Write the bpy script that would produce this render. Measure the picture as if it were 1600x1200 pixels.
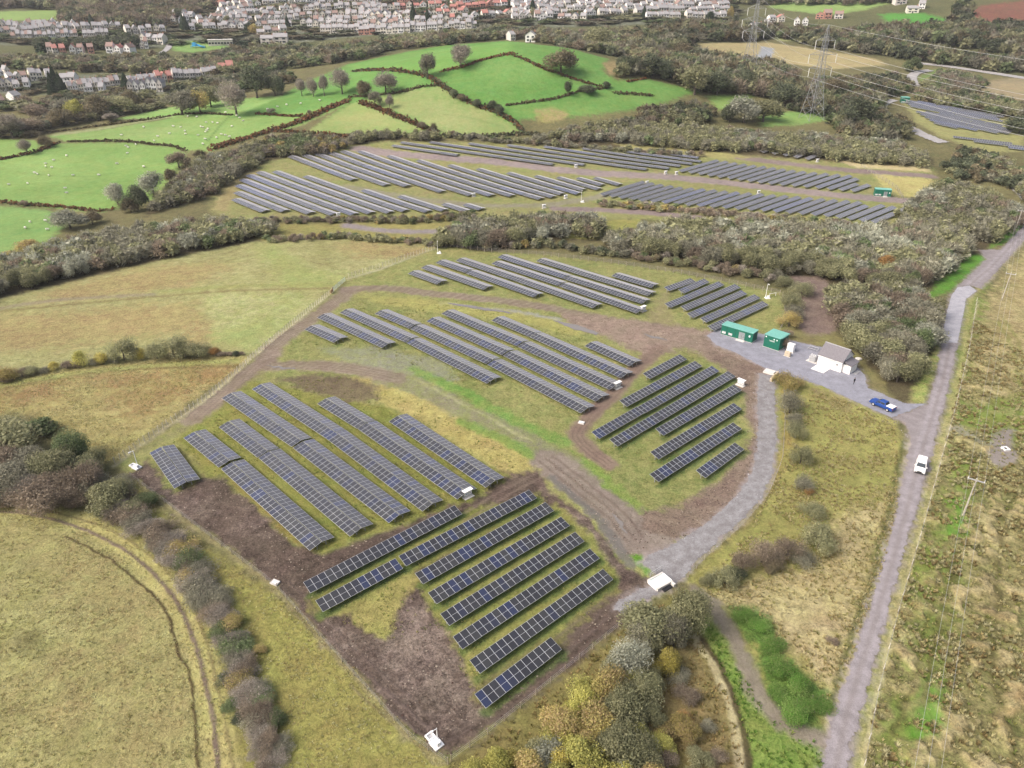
# Aerial view of a solar farm among autumn fields, with a town on the hillside beyond.
import bpy, bmesh, math, random
import numpy as np
from mathutils import Vector, Matrix

for o in list(bpy.data.objects): bpy.data.objects.remove(o)
scene = bpy.context.scene
COL = scene.collection
rad = math.radians

# ------------------------------------------------------------------ camera, sky, sun, exposure
CAM_H, PITCH, FPX = 80.0, rad(28.7), 1109.0         # metres, angle below the horizon, focal length in 1600-px-wide pixels
cam_d = bpy.data.cameras.new("camera")
cam_d.sensor_fit = 'HORIZONTAL'; cam_d.sensor_width = 36.0; cam_d.lens = FPX / 1600.0 * 36.0
cam_d.clip_start = 1.0; cam_d.clip_end = 20000.0
cam = bpy.data.objects.new("camera", cam_d); COL.objects.link(cam)
cam.location = (0, 0, CAM_H); cam.rotation_euler = (math.pi / 2 - PITCH, 0, 0)
scene.camera = cam

SUN_EL, SUN_AZ = rad(44), rad(-112)                   # bright overcast: a wide soft sun from the left, a little behind
world = bpy.data.worlds.new("World"); scene.world = world; world.use_nodes = True
wn = world.node_tree; wn.nodes.clear()
sky = wn.nodes.new('ShaderNodeTexSky'); sky.sky_type = 'NISHITA'; sky.sun_disc = False
sky.sun_elevation = SUN_EL; sky.sun_rotation = SUN_AZ; sky.air_density = 1.0; sky.dust_density = 9.0; sky.ozone_density = 0.6
bg = wn.nodes.new('ShaderNodeBackground'); bg.inputs['Strength'].default_value = 0.15
wo = wn.nodes.new('ShaderNodeOutputWorld')
hs_ = wn.nodes.new('ShaderNodeHueSaturation'); hs_.inputs['Saturation'].default_value = 0.80      # cloud takes the blue out of the sky
wn.links.new(sky.outputs['Color'], hs_.inputs['Color']); wn.links.new(hs_.outputs['Color'], bg.inputs['Color']); wn.links.new(bg.outputs['Background'], wo.inputs['Surface'])
sun_d = bpy.data.lights.new("sun", 'SUN'); sun_d.energy = 0.8; sun_d.angle = rad(20); sun_d.color = (0.98, 0.98, 1.0)
sun = bpy.data.objects.new("sun", sun_d); COL.objects.link(sun)
sd = Vector((math.sin(SUN_AZ) * math.cos(SUN_EL), math.cos(SUN_AZ) * math.cos(SUN_EL), math.sin(SUN_EL)))
sun.rotation_euler = sd.to_track_quat('Z', 'Y').to_euler(); sun.location = (0, 0, 400)
vs = scene.view_settings
vs.view_transform = 'Standard'; vs.look = 'None'; vs.gamma = 1.0; vs.use_curve_mapping = False
vs.exposure = 0.68
scene.cycles.use_denoising = True
scene.cycles.max_bounces = 5; scene.cycles.diffuse_bounces = 2; scene.cycles.glossy_bounces = 2
scene.cycles.transparent_max_bounces = 4; scene.cycles.volume_bounces = 0

# ------------------------------------------------------------------ small helpers
rng = np.random.default_rng(7)
random.seed(7)

def lin(c):
    c = np.asarray(c, float) / 255.0
    return np.where(c <= 0.04045, c / 12.92, ((c + 0.055) / 1.055) ** 2.4)
ALB = 1.45                                           # a surface of albedo a shows as about ALB*a in the picture
def alb(r, g, b): return lin((r, g, b)) / ALB * np.array((0.925, 0.985, 1.03))   # evened for the tint of the light

def hash2(ix, iy, s):
    h = (ix.astype(np.int64) * 374761393 + iy.astype(np.int64) * 668265263 + s * 974634777) & 0xffffffff
    h = ((h ^ (h >> 13)) * 1274126177) & 0xffffffff
    return ((h ^ (h >> 16)) & 0xffffff) / float(0xffffff)
def vnoise(x, y, s=0):
    x = np.asarray(x, float); y = np.asarray(y, float)
    ix = np.floor(x); iy = np.floor(y); fx = x - ix; fy = y - iy
    fx = fx * fx * (3 - 2 * fx); fy = fy * fy * (3 - 2 * fy)
    a = hash2(ix, iy, s); b = hash2(ix + 1, iy, s); c = hash2(ix, iy + 1, s); d = hash2(ix + 1, iy + 1, s)
    return (a * (1 - fx) + b * fx) * (1 - fy) + (c * (1 - fx) + d * fx) * fy
def fbm(x, y, s=0, o=4):
    v = 0; a = 0.5; t = 0
    for k in range(o):
        v = v + a * vnoise(x * 2 ** k, y * 2 ** k, s + k); t += a; a *= 0.5
    return v / t
def sstep(e0, e1, x):
    t = np.clip((np.asarray(x, float) - e0) / (e1 - e0), 0, 1); return t * t * (3 - 2 * t)

# ------------------------------------------------------------------ the lie of the land
def height(x, y):
    x = np.asarray(x, float); y = np.asarray(y, float)
    t = (y - 290.0) / 30.0
    z = 0.112 * 30.0 * np.where(t > 20, t, np.log1p(np.exp(np.minimum(t, 20))))
    z = z + 24.0 * np.exp(-((x + 5) / 105.0) ** 2 - ((y - 500) / 78.0) ** 2)                 # the green hill
    z = z + 5.0 * sstep(380, 520, y) * np.sin(x / 90.0 + 1.0) * np.exp(-((y - 620) / 260.0) ** 2)
    z = z + 45.0 * sstep(1000, 1500, y)
    z = z + 30.0 * sstep(250, 500, x) * sstep(650, 1000, y)
    z = z + 0.5 * (fbm(x / 35.0, y / 35.0, 11, 3) - 0.5)
    return z
def rays(px, py):
    px = np.asarray(px, float); py = np.asarray(py, float)
    rx = (px - 800) / FPX; v = -(py - 600) / FPX; c, s = math.cos(PITCH), math.sin(PITCH)
    return rx, c + v * s, -s + v * c
TS = np.concatenate([np.linspace(40, 500, 231), np.linspace(503, 3000, 800)])
def ground_at(px, py, dz=0.0):
    """points of the land (raised by dz) seen at photo position px, py"""
    px = np.atleast_1d(np.asarray(px, float)); py = np.atleast_1d(np.asarray(py, float))
    rx, ry, rz = rays(px, py)
    X = rx[:, None] * TS; Y = ry[:, None] * TS; Z = CAM_H + rz[:, None] * TS
    below = Z < height(X, Y) + dz
    i = np.where(below.any(1), below.argmax(1), len(TS) - 1); i = np.maximum(i, 1)
    lo = TS[i - 1].copy(); hi = TS[i].copy()
    for _ in range(18):
        m = (lo + hi) / 2; b = CAM_H + rz * m < height(rx * m, ry * m) + dz
        hi = np.where(b, m, hi); lo = np.where(b, lo, m)
    m = (lo + hi) / 2
    return np.stack([rx * m, ry * m, height(rx * m, ry * m) + dz], 1)
def G(px, py, dz=0.0): return Vector(ground_at([px], [py], dz)[0])
def project(p):
    p = np.atleast_2d(np.asarray(p, float)); dy, dz = p[:, 1], p[:, 2] - CAM_H
    c, s = math.cos(PITCH), math.sin(PITCH); dep = dy * c - dz * s; up = dy * s + dz * c
    return 800 + FPX * p[:, 0] / dep, 600 - FPX * up / dep, dep
def dense(pts, step=14, closed=False):
    out = []; n = len(pts)
    for i in range(n if closed else n - 1):
        a = np.array(pts[i], float); b = np.array(pts[(i + 1) % n], float)
        k = max(1, int(np.hypot(*(b - a)) / step))
        for j in range(k): out.append(a + (b - a) * j / k)
    if not closed: out.append(np.array(pts[-1], float))
    return np.array(out)
def wpoly(pts):
    d = dense(pts, 30, True); return ground_at(d[:, 0], d[:, 1])[:, :2]
def smooth_line(pts, closed=False, n=6):
    P = np.array(pts, float); out = []
    for i in range(len(P) - 1):
        p0 = P[max(i - 1, 0)]; p1 = P[i]; p2 = P[i + 1]; p3 = P[min(i + 2, len(P) - 1)]
        for k in range(n):
            t = k / n
            out.append(0.5 * ((2 * p1) + (-p0 + p2) * t + (2 * p0 - 5 * p1 + 4 * p2 - p3) * t * t + (-p0 + 3 * p1 - 3 * p2 + p3) * t ** 3))
    out.append(P[-1]); return np.array(out)
def wline(pts, n=6):
    d = smooth_line(pts, n=n); return ground_at(d[:, 0], d[:, 1])[:, :2]
def inside(poly, x, y):
    r = np.zeros(x.shape, bool); n = len(poly)
    for i in range(n):
        x1, y1 = poly[i]; x2, y2 = poly[(i + 1) % n]
        if y1 == y2: continue
        c = ((y1 > y) != (y2 > y)) & (x < (x2 - x1) * (y - y1) / (y2 - y1) + x1); r ^= c
    return r
def seg_dist(line, x, y, closed=False):
    d = np.full(x.shape, 1e9); n = len(line)
    for i in range(n if closed else n - 1):
        ax, ay = line[i]; bx, by = line[(i + 1) % n]; vx, vy = bx - ax, by - ay; L = vx * vx + vy * vy + 1e-9
        t = np.clip(((x - ax) * vx + (y - ay) * vy) / L, 0, 1)
        d = np.minimum(d, (x - ax - t * vx) ** 2 + (y - ay - t * vy) ** 2)
    return np.sqrt(d)

# ------------------------------------------------------------------ objects and materials
ORD = "first second third fourth fifth sixth seventh eighth ninth tenth eleventh twelfth thirteenth fourteenth fifteenth sixteenth seventeenth eighteenth nineteenth twentieth".split()
def ordi(i):
    if i < 20: return ORD[i]
    t = {2: 'twenty', 3: 'thirty', 4: 'forty', 5: 'fifty', 6: 'sixty', 7: 'seventy', 8: 'eighty', 9: 'ninety'}[(i + 1) // 10]; u = (i + 1) % 10
    return (t + '-' + ORD[u - 1]) if u else t.replace('ty', 'tieth')
def tag(o, label=None, cat=None, group=None, kind=None):
    if label: o['label'] = label
    if cat: o['category'] = cat
    if group: o['group'] = group
    if kind: o['kind'] = kind
    return o
def empty(name, loc, rz=0.0):
    o = bpy.data.objects.new(name, None); COL.objects.link(o); o.location = loc; o.rotation_euler = (0, 0, rz)
    o.empty_display_size = 0.3; return o
def link(name, me, parent=None, loc=None, rot=None):
    o = bpy.data.objects.new(name, me); COL.objects.link(o)
    if parent is not None: o.parent = parent
    if loc is not None: o.location = loc
    if rot is not None: o.rotation_euler = rot
    return o
KIDS = {}
def copy_tree(o, parent=None):
    c = o.copy(); COL.objects.link(c)
    if parent is not None: c.parent = parent
    for ch in o.children: copy_tree(ch, c)
    return c

def mat(name, color, rough=0.8, metal=0.0, spec=0.3, emit=None):
    m = bpy.data.materials.new(name); m.use_nodes = True
    b = m.node_tree.nodes['Principled BSDF']
    b.inputs['Base Color'].default_value = (*color, 1); b.inputs['Roughness'].default_value = rough
    b.inputs['Metallic'].default_value = metal; b.inputs['Specular IOR Level'].default_value = spec
    return m
def nmat(name, colA, colB, scale=3.0, rough=0.85, spec=0.25, detail=6.0, bump=0.0, metal=0.0, lo=0.35, hi=0.65, space='Object'):
    """two colours mingled by a fractal noise that sits in the object's own space"""
    m = mat(name, colA, rough, metal, spec); nt = m.node_tree; b = nt.nodes['Principled BSDF']
    tc = nt.nodes.new('ShaderNodeTexCoord'); nz = nt.nodes.new('ShaderNodeTexNoise')
    nz.inputs['Scale'].default_value = scale; nz.inputs['Detail'].default_value = detail
    nt.links.new(tc.outputs[space], nz.inputs['Vector'])
    rp = nt.nodes.new('ShaderNodeValToRGB'); rp.color_ramp.elements[0].position = lo; rp.color_ramp.elements[1].position = hi
    rp.color_ramp.elements[0].color = (*colA, 1); rp.color_ramp.elements[1].color = (*colB, 1)
    nt.links.new(nz.outputs['Fac'], rp.inputs['Fac']); nt.links.new(rp.outputs['Color'], b.inputs['Base Color'])
    if bump:
        bp = nt.nodes.new('ShaderNodeBump'); bp.inputs['Strength'].default_value = bump; bp.inputs['Distance'].default_value = 0.1
        nt.links.new(nz.outputs['Fac'], bp.inputs['Height']); nt.links.new(bp.outputs['Normal'], b.inputs['Normal'])
    return m

def mesh_np(name, V, F, mats=(), midx=None, attrs=None, smooth=False):
    """V (n,3), F (m,k) all faces with k corners; attrs {name: (n,4) colours per vertex}"""
    V = np.asarray(V, np.float32); F = np.asarray(F, np.int32); k = F.shape[1]
    me = bpy.data.meshes.new(name)
    me.vertices.add(len(V)); me.vertices.foreach_set('co', V.ravel())
    me.loops.add(F.size); me.loops.foreach_set('vertex_index', F.ravel())
    me.polygons.add(len(F)); me.polygons.foreach_set('loop_start', np.arange(0, F.size, k, dtype=np.int32))
    me.polygons.foreach_set('loop_total', np.full(len(F), k, np.int32))
    if smooth: me.polygons.foreach_set('use_smooth', np.ones(len(F), bool))
    for m in mats: me.materials.append(m)
    if midx is not None: me.polygons.foreach_set('material_index', np.asarray(midx, np.int32))
    for an, av in (attrs or {}).items():
        a = me.attributes.new(an, 'FLOAT_COLOR', 'POINT'); a.data.foreach_set('color', np.asarray(av, np.float32).ravel())
    me.update(calc_edges=True); return me

class MB:
    """gathers boxes, tubes, prisms and loose faces and links them as ONE mesh"""
    def __init__(s): s.v = []; s.f = []; s.m = []
    def add(s, V, F, m=0):
        b = len(s.v); s.v += [tuple(p) for p in V]; s.f += [tuple(b + i for i in f) for f in F]; s.m += [m] * len(F); return s
    def box(s, c, d, m=0, rz=0.0, M=None):
        x, y, z = d[0] / 2, d[1] / 2, d[2] / 2
        V = [Vector(p) for p in ((-x, -y, -z), (x, -y, -z), (x, y, -z), (-x, y, -z), (-x, -y, z), (x, -y, z), (x, y, z), (-x, y, z))]
        R = Matrix.Rotation(rz, 3, 'Z') if M is None else M
        V = [R @ p + Vector(c) for p in V]
        return s.add(V, [(0, 3, 2, 1), (4, 5, 6, 7), (0, 1, 5, 4), (1, 2, 6, 5), (2, 3, 7, 6), (3, 0, 4, 7)], m)
    def tube(s, a, b, r0, r1=None, n=6, m=0, cap=True):
        a, b = Vector(a), Vector(b); r1 = r0 if r1 is None else r1; d = (b - a)
        if d.length < 1e-6: return s
        q = d.to_track_quat('Z', 'Y'); V = []
        for p, r in ((a, r0), (b, r1)):
            for i in range(n):
                t = 2 * math.pi * i / n; V.append(p + q @ Vector((r * math.cos(t), r * math.sin(t), 0)))
        F = [(i, (i + 1) % n, n + (i + 1) % n, n + i) for i in range(n)]
        if cap: F += [tuple(range(n - 1, -1, -1)), tuple(range(n, 2 * n))]
        return s.add(V, F, m)
    def prism(s, prof, y0, y1, m=0, axis='y'):
        n = len(prof); V = [(x, y0, z) for x, z in prof] + [(x, y1, z) for x, z in prof]
        if axis == 'x': V = [(y, x, z) for x, y, z in V]
        F = [(i, (i + 1) % n, n + (i + 1) % n, n + i) for i in range(n)] + [tuple(range(n - 1, -1, -1)), tuple(range(n, 2 * n))]
        return s.add(V, F, m)
    def mesh(s, name, mats, bevel=0.0, smooth=False):
        me = bpy.data.meshes.new(name); me.from_pydata([tuple(p) for p in s.v], [], s.f)
        for m in (mats if isinstance(mats, (list, tuple)) else [mats]): me.materials.append(m)
        me.polygons.foreach_set('material_index', s.m)
        bm = bmesh.new(); bm.from_mesh(me)
        bmesh.ops.recalc_face_normals(bm, faces=bm.faces)
        if bevel: bmesh.ops.bevel(bm, geom=list(bm.edges), offset=bevel, segments=2, affect='EDGES', clamp_overlap=True)
        bm.to_mesh(me); bm.free()
        if smooth: me.polygons.foreach_set('use_smooth', [True] * len(me.polygons))
        me.update(); return me
    def build(s, name, mats, parent=None, bevel=0.0, smooth=False, loc=None, rot=None):
        return link(name, s.mesh(name, mats, bevel, smooth), parent, loc, rot)
# ------------------------------------------------------------------ the land: one sheet, its own colours of grass, mud and gravel
az = np.concatenate([np.linspace(-57, 57, 880), np.linspace(60, 300, 61)]); az = np.radians(az)
rr = np.concatenate([np.linspace(2, 27, 9), 28 * 1.0043 ** np.arange(0, 905), np.geomspace(1400, 9000, 22)])
na, nr = len(az), len(rr)
GX = (np.sin(az)[None, :] * rr[:, None]).ravel(); GY = (np.cos(az)[None, :] * rr[:, None]).ravel()
CA = np.empty((len(GX), 4)); CB = np.empty((len(GX), 4))
CA[:, :3] = alb(112, 108, 74); CB[:, :3] = alb(138, 128, 88); CA[:, 3] = 0.5; CB[:, 3] = 0.0
WX = 1.3 * (fbm(GX / 9, GY / 9, 21, 3) - 0.5) + 1.5 * (fbm(GX / 1.9, GY / 1.9, 23, 3) - 0.5); WY = 1.3 * (fbm(GX / 9 + 40, GY / 9, 31, 3) - 0.5) + 1.5 * (fbm(GX / 1.9, GY / 1.9, 33, 3) - 0.5)
FN = fbm(GX / 0.8, GY / 0.8, 41, 3) - 0.5

def blend(sel, w, A, B, tuft, tus=None):
    w = w[:, None]
    a = np.array([*alb(*A), tuft]); b = np.array([*alb(*B), 0.0])
    CA[sel] = CA[sel] * (1 - w) + a * w
    keep = CB[sel][:, 3:4].copy()
    CB[sel] = CB[sel] * (1 - w) + b * w
    CB[sel, 3:4] = keep * (1 - w) + (0.0 if tus is None else tus) * w
def paint(pts, A, B, tuft=0.5, soft=1.0, warp=2.0, k=1.0, tus=None):
    P = wpoly(pts); m = soft + warp + 1
    s = np.nonzero((GX > P[:, 0].min() - m) & (GX < P[:, 0].max() + m) & (GY > P[:, 1].min() - m) & (GY < P[:, 1].max() + m))[0]
    if not len(s): return
    x = GX[s] + warp * WX[s]; y = GY[s] + warp * WY[s]
    d = seg_dist(P, x, y, True); sd = np.where(inside(P, x, y), d, -d)
    w = sstep(-soft * 1.5, soft * 1.5, sd); w = np.clip(w + 7.0 * FN[s] * w * (1 - w), 0, 1) * k; q = w > 0.002
    blend(s[q], w[q], A, B, tuft, tus)
def stroke(pts, width, A, B, tuft=0.3, soft=0.5, warp=0.6, k=1.0, tus=None):
    L = wline(pts); m = width + soft + warp + 1
    s = np.nonzero((GX > L[:, 0].min() - m) & (GX < L[:, 0].max() + m) & (GY > L[:, 1].min() - m) & (GY < L[:, 1].max() + m))[0]
    if not len(s): return
    x = GX[s] + warp * WX[s]; y = GY[s] + warp * WY[s]
    w = sstep(-soft, soft, width / 2 - seg_dist(L, x, y)); w = np.clip(w + 5.0 * FN[s] * w * (1 - w), 0, 1) * k; q = w > 0.002
    blend(s[q], w[q], A, B, tuft, tus)
def ruts(pts, gap, w, A, B, k=0.7, n=2):
    """wheel ruts: parallel lines along a track"""
    d = smooth_line(pts, n=6); P = ground_at(d[:, 0], d[:, 1])[:, :2]
    T = np.gradient(P, axis=0); T /= np.linalg.norm(T, axis=1)[:, None] + 1e-9; N = np.stack([-T[:, 1], T[:, 0]], 1)
    for i in range(n):
        L = P + N * (gap * (i - (n - 1) / 2))
        s = np.nonzero((GX > L[:, 0].min() - 3) & (GX < L[:, 0].max() + 3) & (GY > L[:, 1].min() - 3) & (GY < L[:, 1].max() + 3))[0]
        if not len(s): continue
        x = GX[s] + 0.35 * WX[s]; y = GY[s] + 0.35 * WY[s]
        ww = sstep(-0.25, 0.25, w / 2 - seg_dist(L, x, y)) * k; q = ww > 0.002
        blend(s[q], ww[q], A, B, 0.2)

DRY, DRYB = (186, 180, 126), (156, 150, 96)
BROWN, BROWNB = (162, 134, 92), (184, 168, 114)
MUD, MUDB = (80, 67, 59), (128, 109, 96)
LMUD, LMUDB = (172, 152, 136), (128, 110, 96)
GRS, GRSB = (132, 140, 80), (168, 160, 104)
LUSH, LUSHB = (112, 150, 68), (138, 160, 82)
PAST, PASTB = (128, 160, 84), (150, 174, 100)
HILL, HILLB = (104, 146, 70), (126, 164, 88)
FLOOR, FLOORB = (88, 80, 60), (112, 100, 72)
GREY, GREYB = (150, 140, 132), (170, 160, 150)

# --- far country (see also the town below)
paint([(-400, 130), (0, 112), (330, 125), (560, 95), (700, 66), (860, 75), (1000, 95), (1200, 60), (1600, 125), (2000, 130), (2000, -2), (-400, -2)], (96, 98, 66), (120, 116, 80), 0.5, 4, 4)
for P_ in ([(-100, 70), (-100, 36), (270, 30), (400, 0), (800, -2), (1150, 0), (1150, 34), (900, 42), (700, 48), (560, 58), (400, 72), (260, 74)], [(-100, 145), (-100, 112), (60, 118), (340, 112), (370, 120), (250, 148), (60, 148)]):
    paint(P_, (142, 140, 124), (104, 110, 78), 0.6, 3, 6)
paint([(0, 18), (90, 16), (88, 31), (0, 33), (-60, 32)], (140, 160, 92), PASTB, 0.3, 3, 3)
paint([(1375, 22), (1440, 20), (1490, 32), (1480, 42), (1400, 46)], (92, 150, 66), (104, 158, 74), 0.3, 3, 3)
paint([(1205, 12), (1290, 24), (1350, 16), (1400, 2), (1200, 2)], (136, 156, 92), PASTB, 0.3, 3, 3)
paint([(1505, 12), (1600, 1), (1800, 1), (1800, 40), (1600, 40), (1520, 42)], (146, 96, 80), (122, 92, 76), 0.4, 3, 5)
paint([(0, 6), (90, 10), (200, 6), (230, 2), (-60, 2)], (118, 96, 82), (98, 88, 74), 0.4, 3, 5)
paint([(268, 66), (330, 62), (360, 74), (300, 82), (272, 80)], (122, 158, 84), PASTB, 0.3, 2, 2)
paint([(1210, 50), (1280, 52), (1290, 64), (1215, 64)], (150, 160, 104), DRY, 0.3, 2, 2)
paint([(1090, 68), (1200, 66), (1370, 92), (1385, 102), (1300, 108), (1210, 97), (1100, 82)], (196, 176, 128), (170, 156, 112), 0.3, 2, 3)
paint([(1190, 72), (1210, 76), (1205, 92), (1180, 92)], (176, 176, 178), (160, 160, 160), 0.1, 1, 1)
paint([(1505, 142), (1530, 128), (1600, 120), (1700, 120), (1700, 155), (1600, 156), (1520, 158)], (176, 156, 118), (150, 138, 110), 0.4, 3, 3)
paint([(1435, 120), (1460, 108), (1500, 110), (1530, 125), (1500, 140), (1445, 135)], (130, 150, 84), (118, 134, 80), 0.3, 2, 3)
# --- left pastures
paint([(-300, 246), (0, 227), (60, 233), (90, 224), (200, 223), (272, 231), (292, 238), (282, 262), (240, 312), (182, 326), (150, 332), (60, 323), (0, 317), (-300, 332)], PAST, PASTB, 0.18, 1.5, 1.0)
paint([(-300, 334), (0, 322), (60, 327), (112, 338), (95, 360), (62, 386), (0, 396), (-300, 420)], (126, 160, 92), PASTB, 0.18, 1.5, 1.0)
paint([(76, 212), (160, 203), (270, 184), (362, 178), (420, 178), (470, 168), (545, 150), (548, 160), (470, 196), (402, 212), (330, 236), (292, 236), (270, 229), (200, 222), (105, 221)], (134, 166, 88), (154, 176, 104), 0.18, 1.5, 1.0)
paint([(-200, 226), (0, 217), (62, 220), (66, 230), (0, 246), (-200, 258)], PAST, PASTB, 0.18, 1.5, 1.0)
paint([(180, 186), (262, 168), (330, 158), (430, 150), (545, 146), (540, 152), (440, 176), (360, 180), (265, 184)], (142, 178, 96), (160, 186, 112), 0.18, 2, 1)
stroke([(90, 210), (170, 199), (262, 182)], 5, (182, 176, 140), (150, 160, 96), 0.3, 1.5, 1.5)
stroke([(362, 178), (345, 195), (325, 220)], 1.0, (96, 130, 66), (108, 140, 74), 0.2, 0.6, 0.5)
# --- the green hill
paint([(440, 150), (470, 132), (545, 100), (640, 80), (700, 70), (795, 64), (880, 74), (950, 92), (944, 112), (964, 126), (1012, 123), (1092, 143), (1045, 158), (985, 172), (882, 184), (812, 186), (814, 206), (782, 214), (690, 211), (640, 213), (480, 208), (545, 160), (440, 181), (362, 183), (420, 160)], HILL, HILLB, 0.15, 2, 1.5)
paint([(478, 206), (552, 160), (585, 158), (672, 205), (640, 212), (560, 212)], (158, 166, 102), (142, 164, 94), 0.2, 1.5, 1)
paint([(572, 157), (622, 142), (690, 134), (722, 152), (812, 202), (786, 213), (690, 210), (668, 196)], (142, 164, 96), (164, 168, 108), 0.2, 2, 1.5)
paint([(545, 102), (640, 82), (795, 66), (800, 80), (740, 96), (690, 112), (640, 110), (560, 112)], (118, 160, 78), (134, 170, 92), 0.15, 2, 1)
paint([(832, 170), (862, 168), (892, 178), (880, 188), (845, 194), (838, 182)], (186, 160, 118), (150, 150, 84), 0.4, 1, 2)
paint([(942, 98), (964, 96), (968, 112), (985, 118), (950, 116)], (178, 158, 112), (150, 130, 92), 0.4, 1, 2)
paint([(1140, 118), (1180, 115), (1225, 122), (1230, 145), (1200, 142), (1160, 128)], (196, 172, 124), (160, 138, 100), 0.3, 2, 3)
paint([(1105, 150), (1180, 146), (1160, 165), (1120, 172)], (140, 172, 84), PASTB, 0.2, 2, 1)
paint([(1185, 182), (1235, 174), (1295, 173), (1300, 188), (1240, 196), (1190, 198)], (126, 160, 86), PASTB, 0.2, 2, 1)
# worn, wet and bleached places in the pastures
for P, A_ in (([(700, 150), (780, 140), (850, 128), (900, 140), (820, 158), (740, 162)], (92, 138, 60)), ([(740, 105), (800, 96), (850, 110), (800, 122)], (134, 166, 92)), ([(820, 172), (900, 164), (960, 168), (880, 180)], (132, 158, 84)), ([(960, 150), (1040, 150), (1000, 162)], (130, 152, 80)),
              ([(0, 250), (80, 244), (160, 262), (90, 285), (0, 280)], (148, 172, 98)), ([(120, 290), (220, 280), (240, 300), (170, 318)], (120, 152, 78)), ([(150, 210), (260, 196), (330, 200), (240, 214)], (154, 170, 104)), ([(380, 190), (450, 180), (430, 195)], (126, 154, 80)), ([(650, 160), (720, 172), (760, 195), (690, 200)], (168, 168, 112)), ([(520, 185), (590, 175), (620, 195), (560, 202)], (172, 168, 110)), ([(0, 335), (50, 340), (70, 365), (0, 372)], (116, 150, 78)), ([(560, 105), (640, 92), (700, 92), (640, 104)], (112, 152, 74))):
    paint(P, A_, tuple(c_ + 10 for c_ in A_), 0.25, 7, 8, 0.6)
for L_ in ([(20, 268), (120, 276), (230, 262)], [(30, 296), (110, 300), (190, 306)], [(120, 216), (220, 208), (330, 212)], [(720, 120), (800, 130), (880, 128)], [(710, 136), (790, 146), (850, 140)], [(690, 178), (750, 188), (790, 200)]): stroke(L_, 0.9, (112, 140, 74), (126, 150, 86), 0.3, 0.8, 1.0, 0.55)
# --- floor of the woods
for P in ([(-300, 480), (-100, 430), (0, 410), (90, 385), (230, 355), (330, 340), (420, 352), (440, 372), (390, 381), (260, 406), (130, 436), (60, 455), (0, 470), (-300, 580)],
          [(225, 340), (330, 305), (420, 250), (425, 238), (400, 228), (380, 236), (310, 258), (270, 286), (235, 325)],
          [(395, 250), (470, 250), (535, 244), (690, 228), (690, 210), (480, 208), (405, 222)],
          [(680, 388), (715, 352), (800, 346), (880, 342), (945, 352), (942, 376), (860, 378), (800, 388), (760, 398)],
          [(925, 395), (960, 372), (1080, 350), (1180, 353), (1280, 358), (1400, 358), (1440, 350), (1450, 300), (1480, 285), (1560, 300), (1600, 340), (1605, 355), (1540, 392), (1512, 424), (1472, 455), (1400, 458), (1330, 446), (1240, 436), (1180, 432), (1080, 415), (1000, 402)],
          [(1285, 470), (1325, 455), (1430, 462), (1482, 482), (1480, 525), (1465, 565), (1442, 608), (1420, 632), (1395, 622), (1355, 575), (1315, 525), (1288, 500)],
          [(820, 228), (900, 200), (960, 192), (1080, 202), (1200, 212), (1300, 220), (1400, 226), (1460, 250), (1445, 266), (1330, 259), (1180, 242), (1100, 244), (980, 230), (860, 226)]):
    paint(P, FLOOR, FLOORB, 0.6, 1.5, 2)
# --- far array ground
paint([(325, 330), (352, 285), (420, 252), (540, 228), (600, 220), (760, 224), (1100, 240), (1300, 252), (1455, 262), (1470, 312), (1435, 345), (1300, 358), (1000, 342), (800, 345), (600, 348), (380, 346)], (142, 148, 88), (164, 152, 104), 0.5, 2, 2)
paint([(330, 328), (352, 288), (395, 262), (410, 268), (372, 288), (355, 330)], (178, 164, 116), (160, 142, 96), 0.5, 1, 1)
stroke([(560, 232), (600, 238), (650, 243), (760, 252), (880, 266), (950, 272), (1040, 276), (1120, 284), (1200, 293), (1300, 304), (1380, 311), (1462, 318)], 8.5, (150, 134, 130), (170, 152, 144), 0.25, 1.2, 1.6)
stroke([(540, 292), (640, 308), (740, 320), (840, 321), (900, 314), (960, 302), (1000, 290)], 5, (156, 146, 128), (146, 142, 104), 0.3, 1.5, 1.5)
stroke([(870, 326), (960, 329), (1020, 333), (1090, 340)], 6, (140, 122, 118), (160, 142, 134), 0.25, 1, 1)
stroke([(1155, 246), (1250, 258), (1340, 267), (1452, 275)], 6.5, (140, 120, 116), (156, 138, 130), 0.25, 1, 1)
paint([(1298, 249), (1450, 259), (1452, 268), (1340, 262)], (208, 190, 146), (196, 178, 130), 0.3, 1, 1)
paint([(1365, 273), (1455, 279), (1460, 313), (1410, 306), (1380, 292)], (198, 184, 122), (184, 172, 108), 0.35, 1, 1.5)
paint([(960, 224), (1040, 228), (1130, 238), (1180, 246), (1120, 248), (1000, 238)], (176, 166, 110), (160, 150, 96), 0.4, 1, 2)
paint([(1410, 158), (1500, 172), (1600, 192), (1600, 236), (1540, 240), (1470, 214), (1430, 190)], (172, 164, 108), (156, 154, 100), 0.4, 1.5, 1.5)
# --- strips between the woods
paint([(395, 352), (540, 348), (700, 348), (730, 352), (700, 384), (600, 378), (520, 372), (440, 374), (410, 380)], (168, 156, 96), (148, 144, 86), 0.5, 1.5, 2)
stroke([(540, 352), (600, 360), (680, 362)], 5, (150, 138, 138), (164, 150, 146), 0.3, 1.5, 1.5)
paint([(925, 345), (1000, 342), (1010, 352), (950, 364), (930, 374), (880, 372)], (176, 164, 98), (150, 152, 84), 0.5, 1, 1.5)
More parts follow.
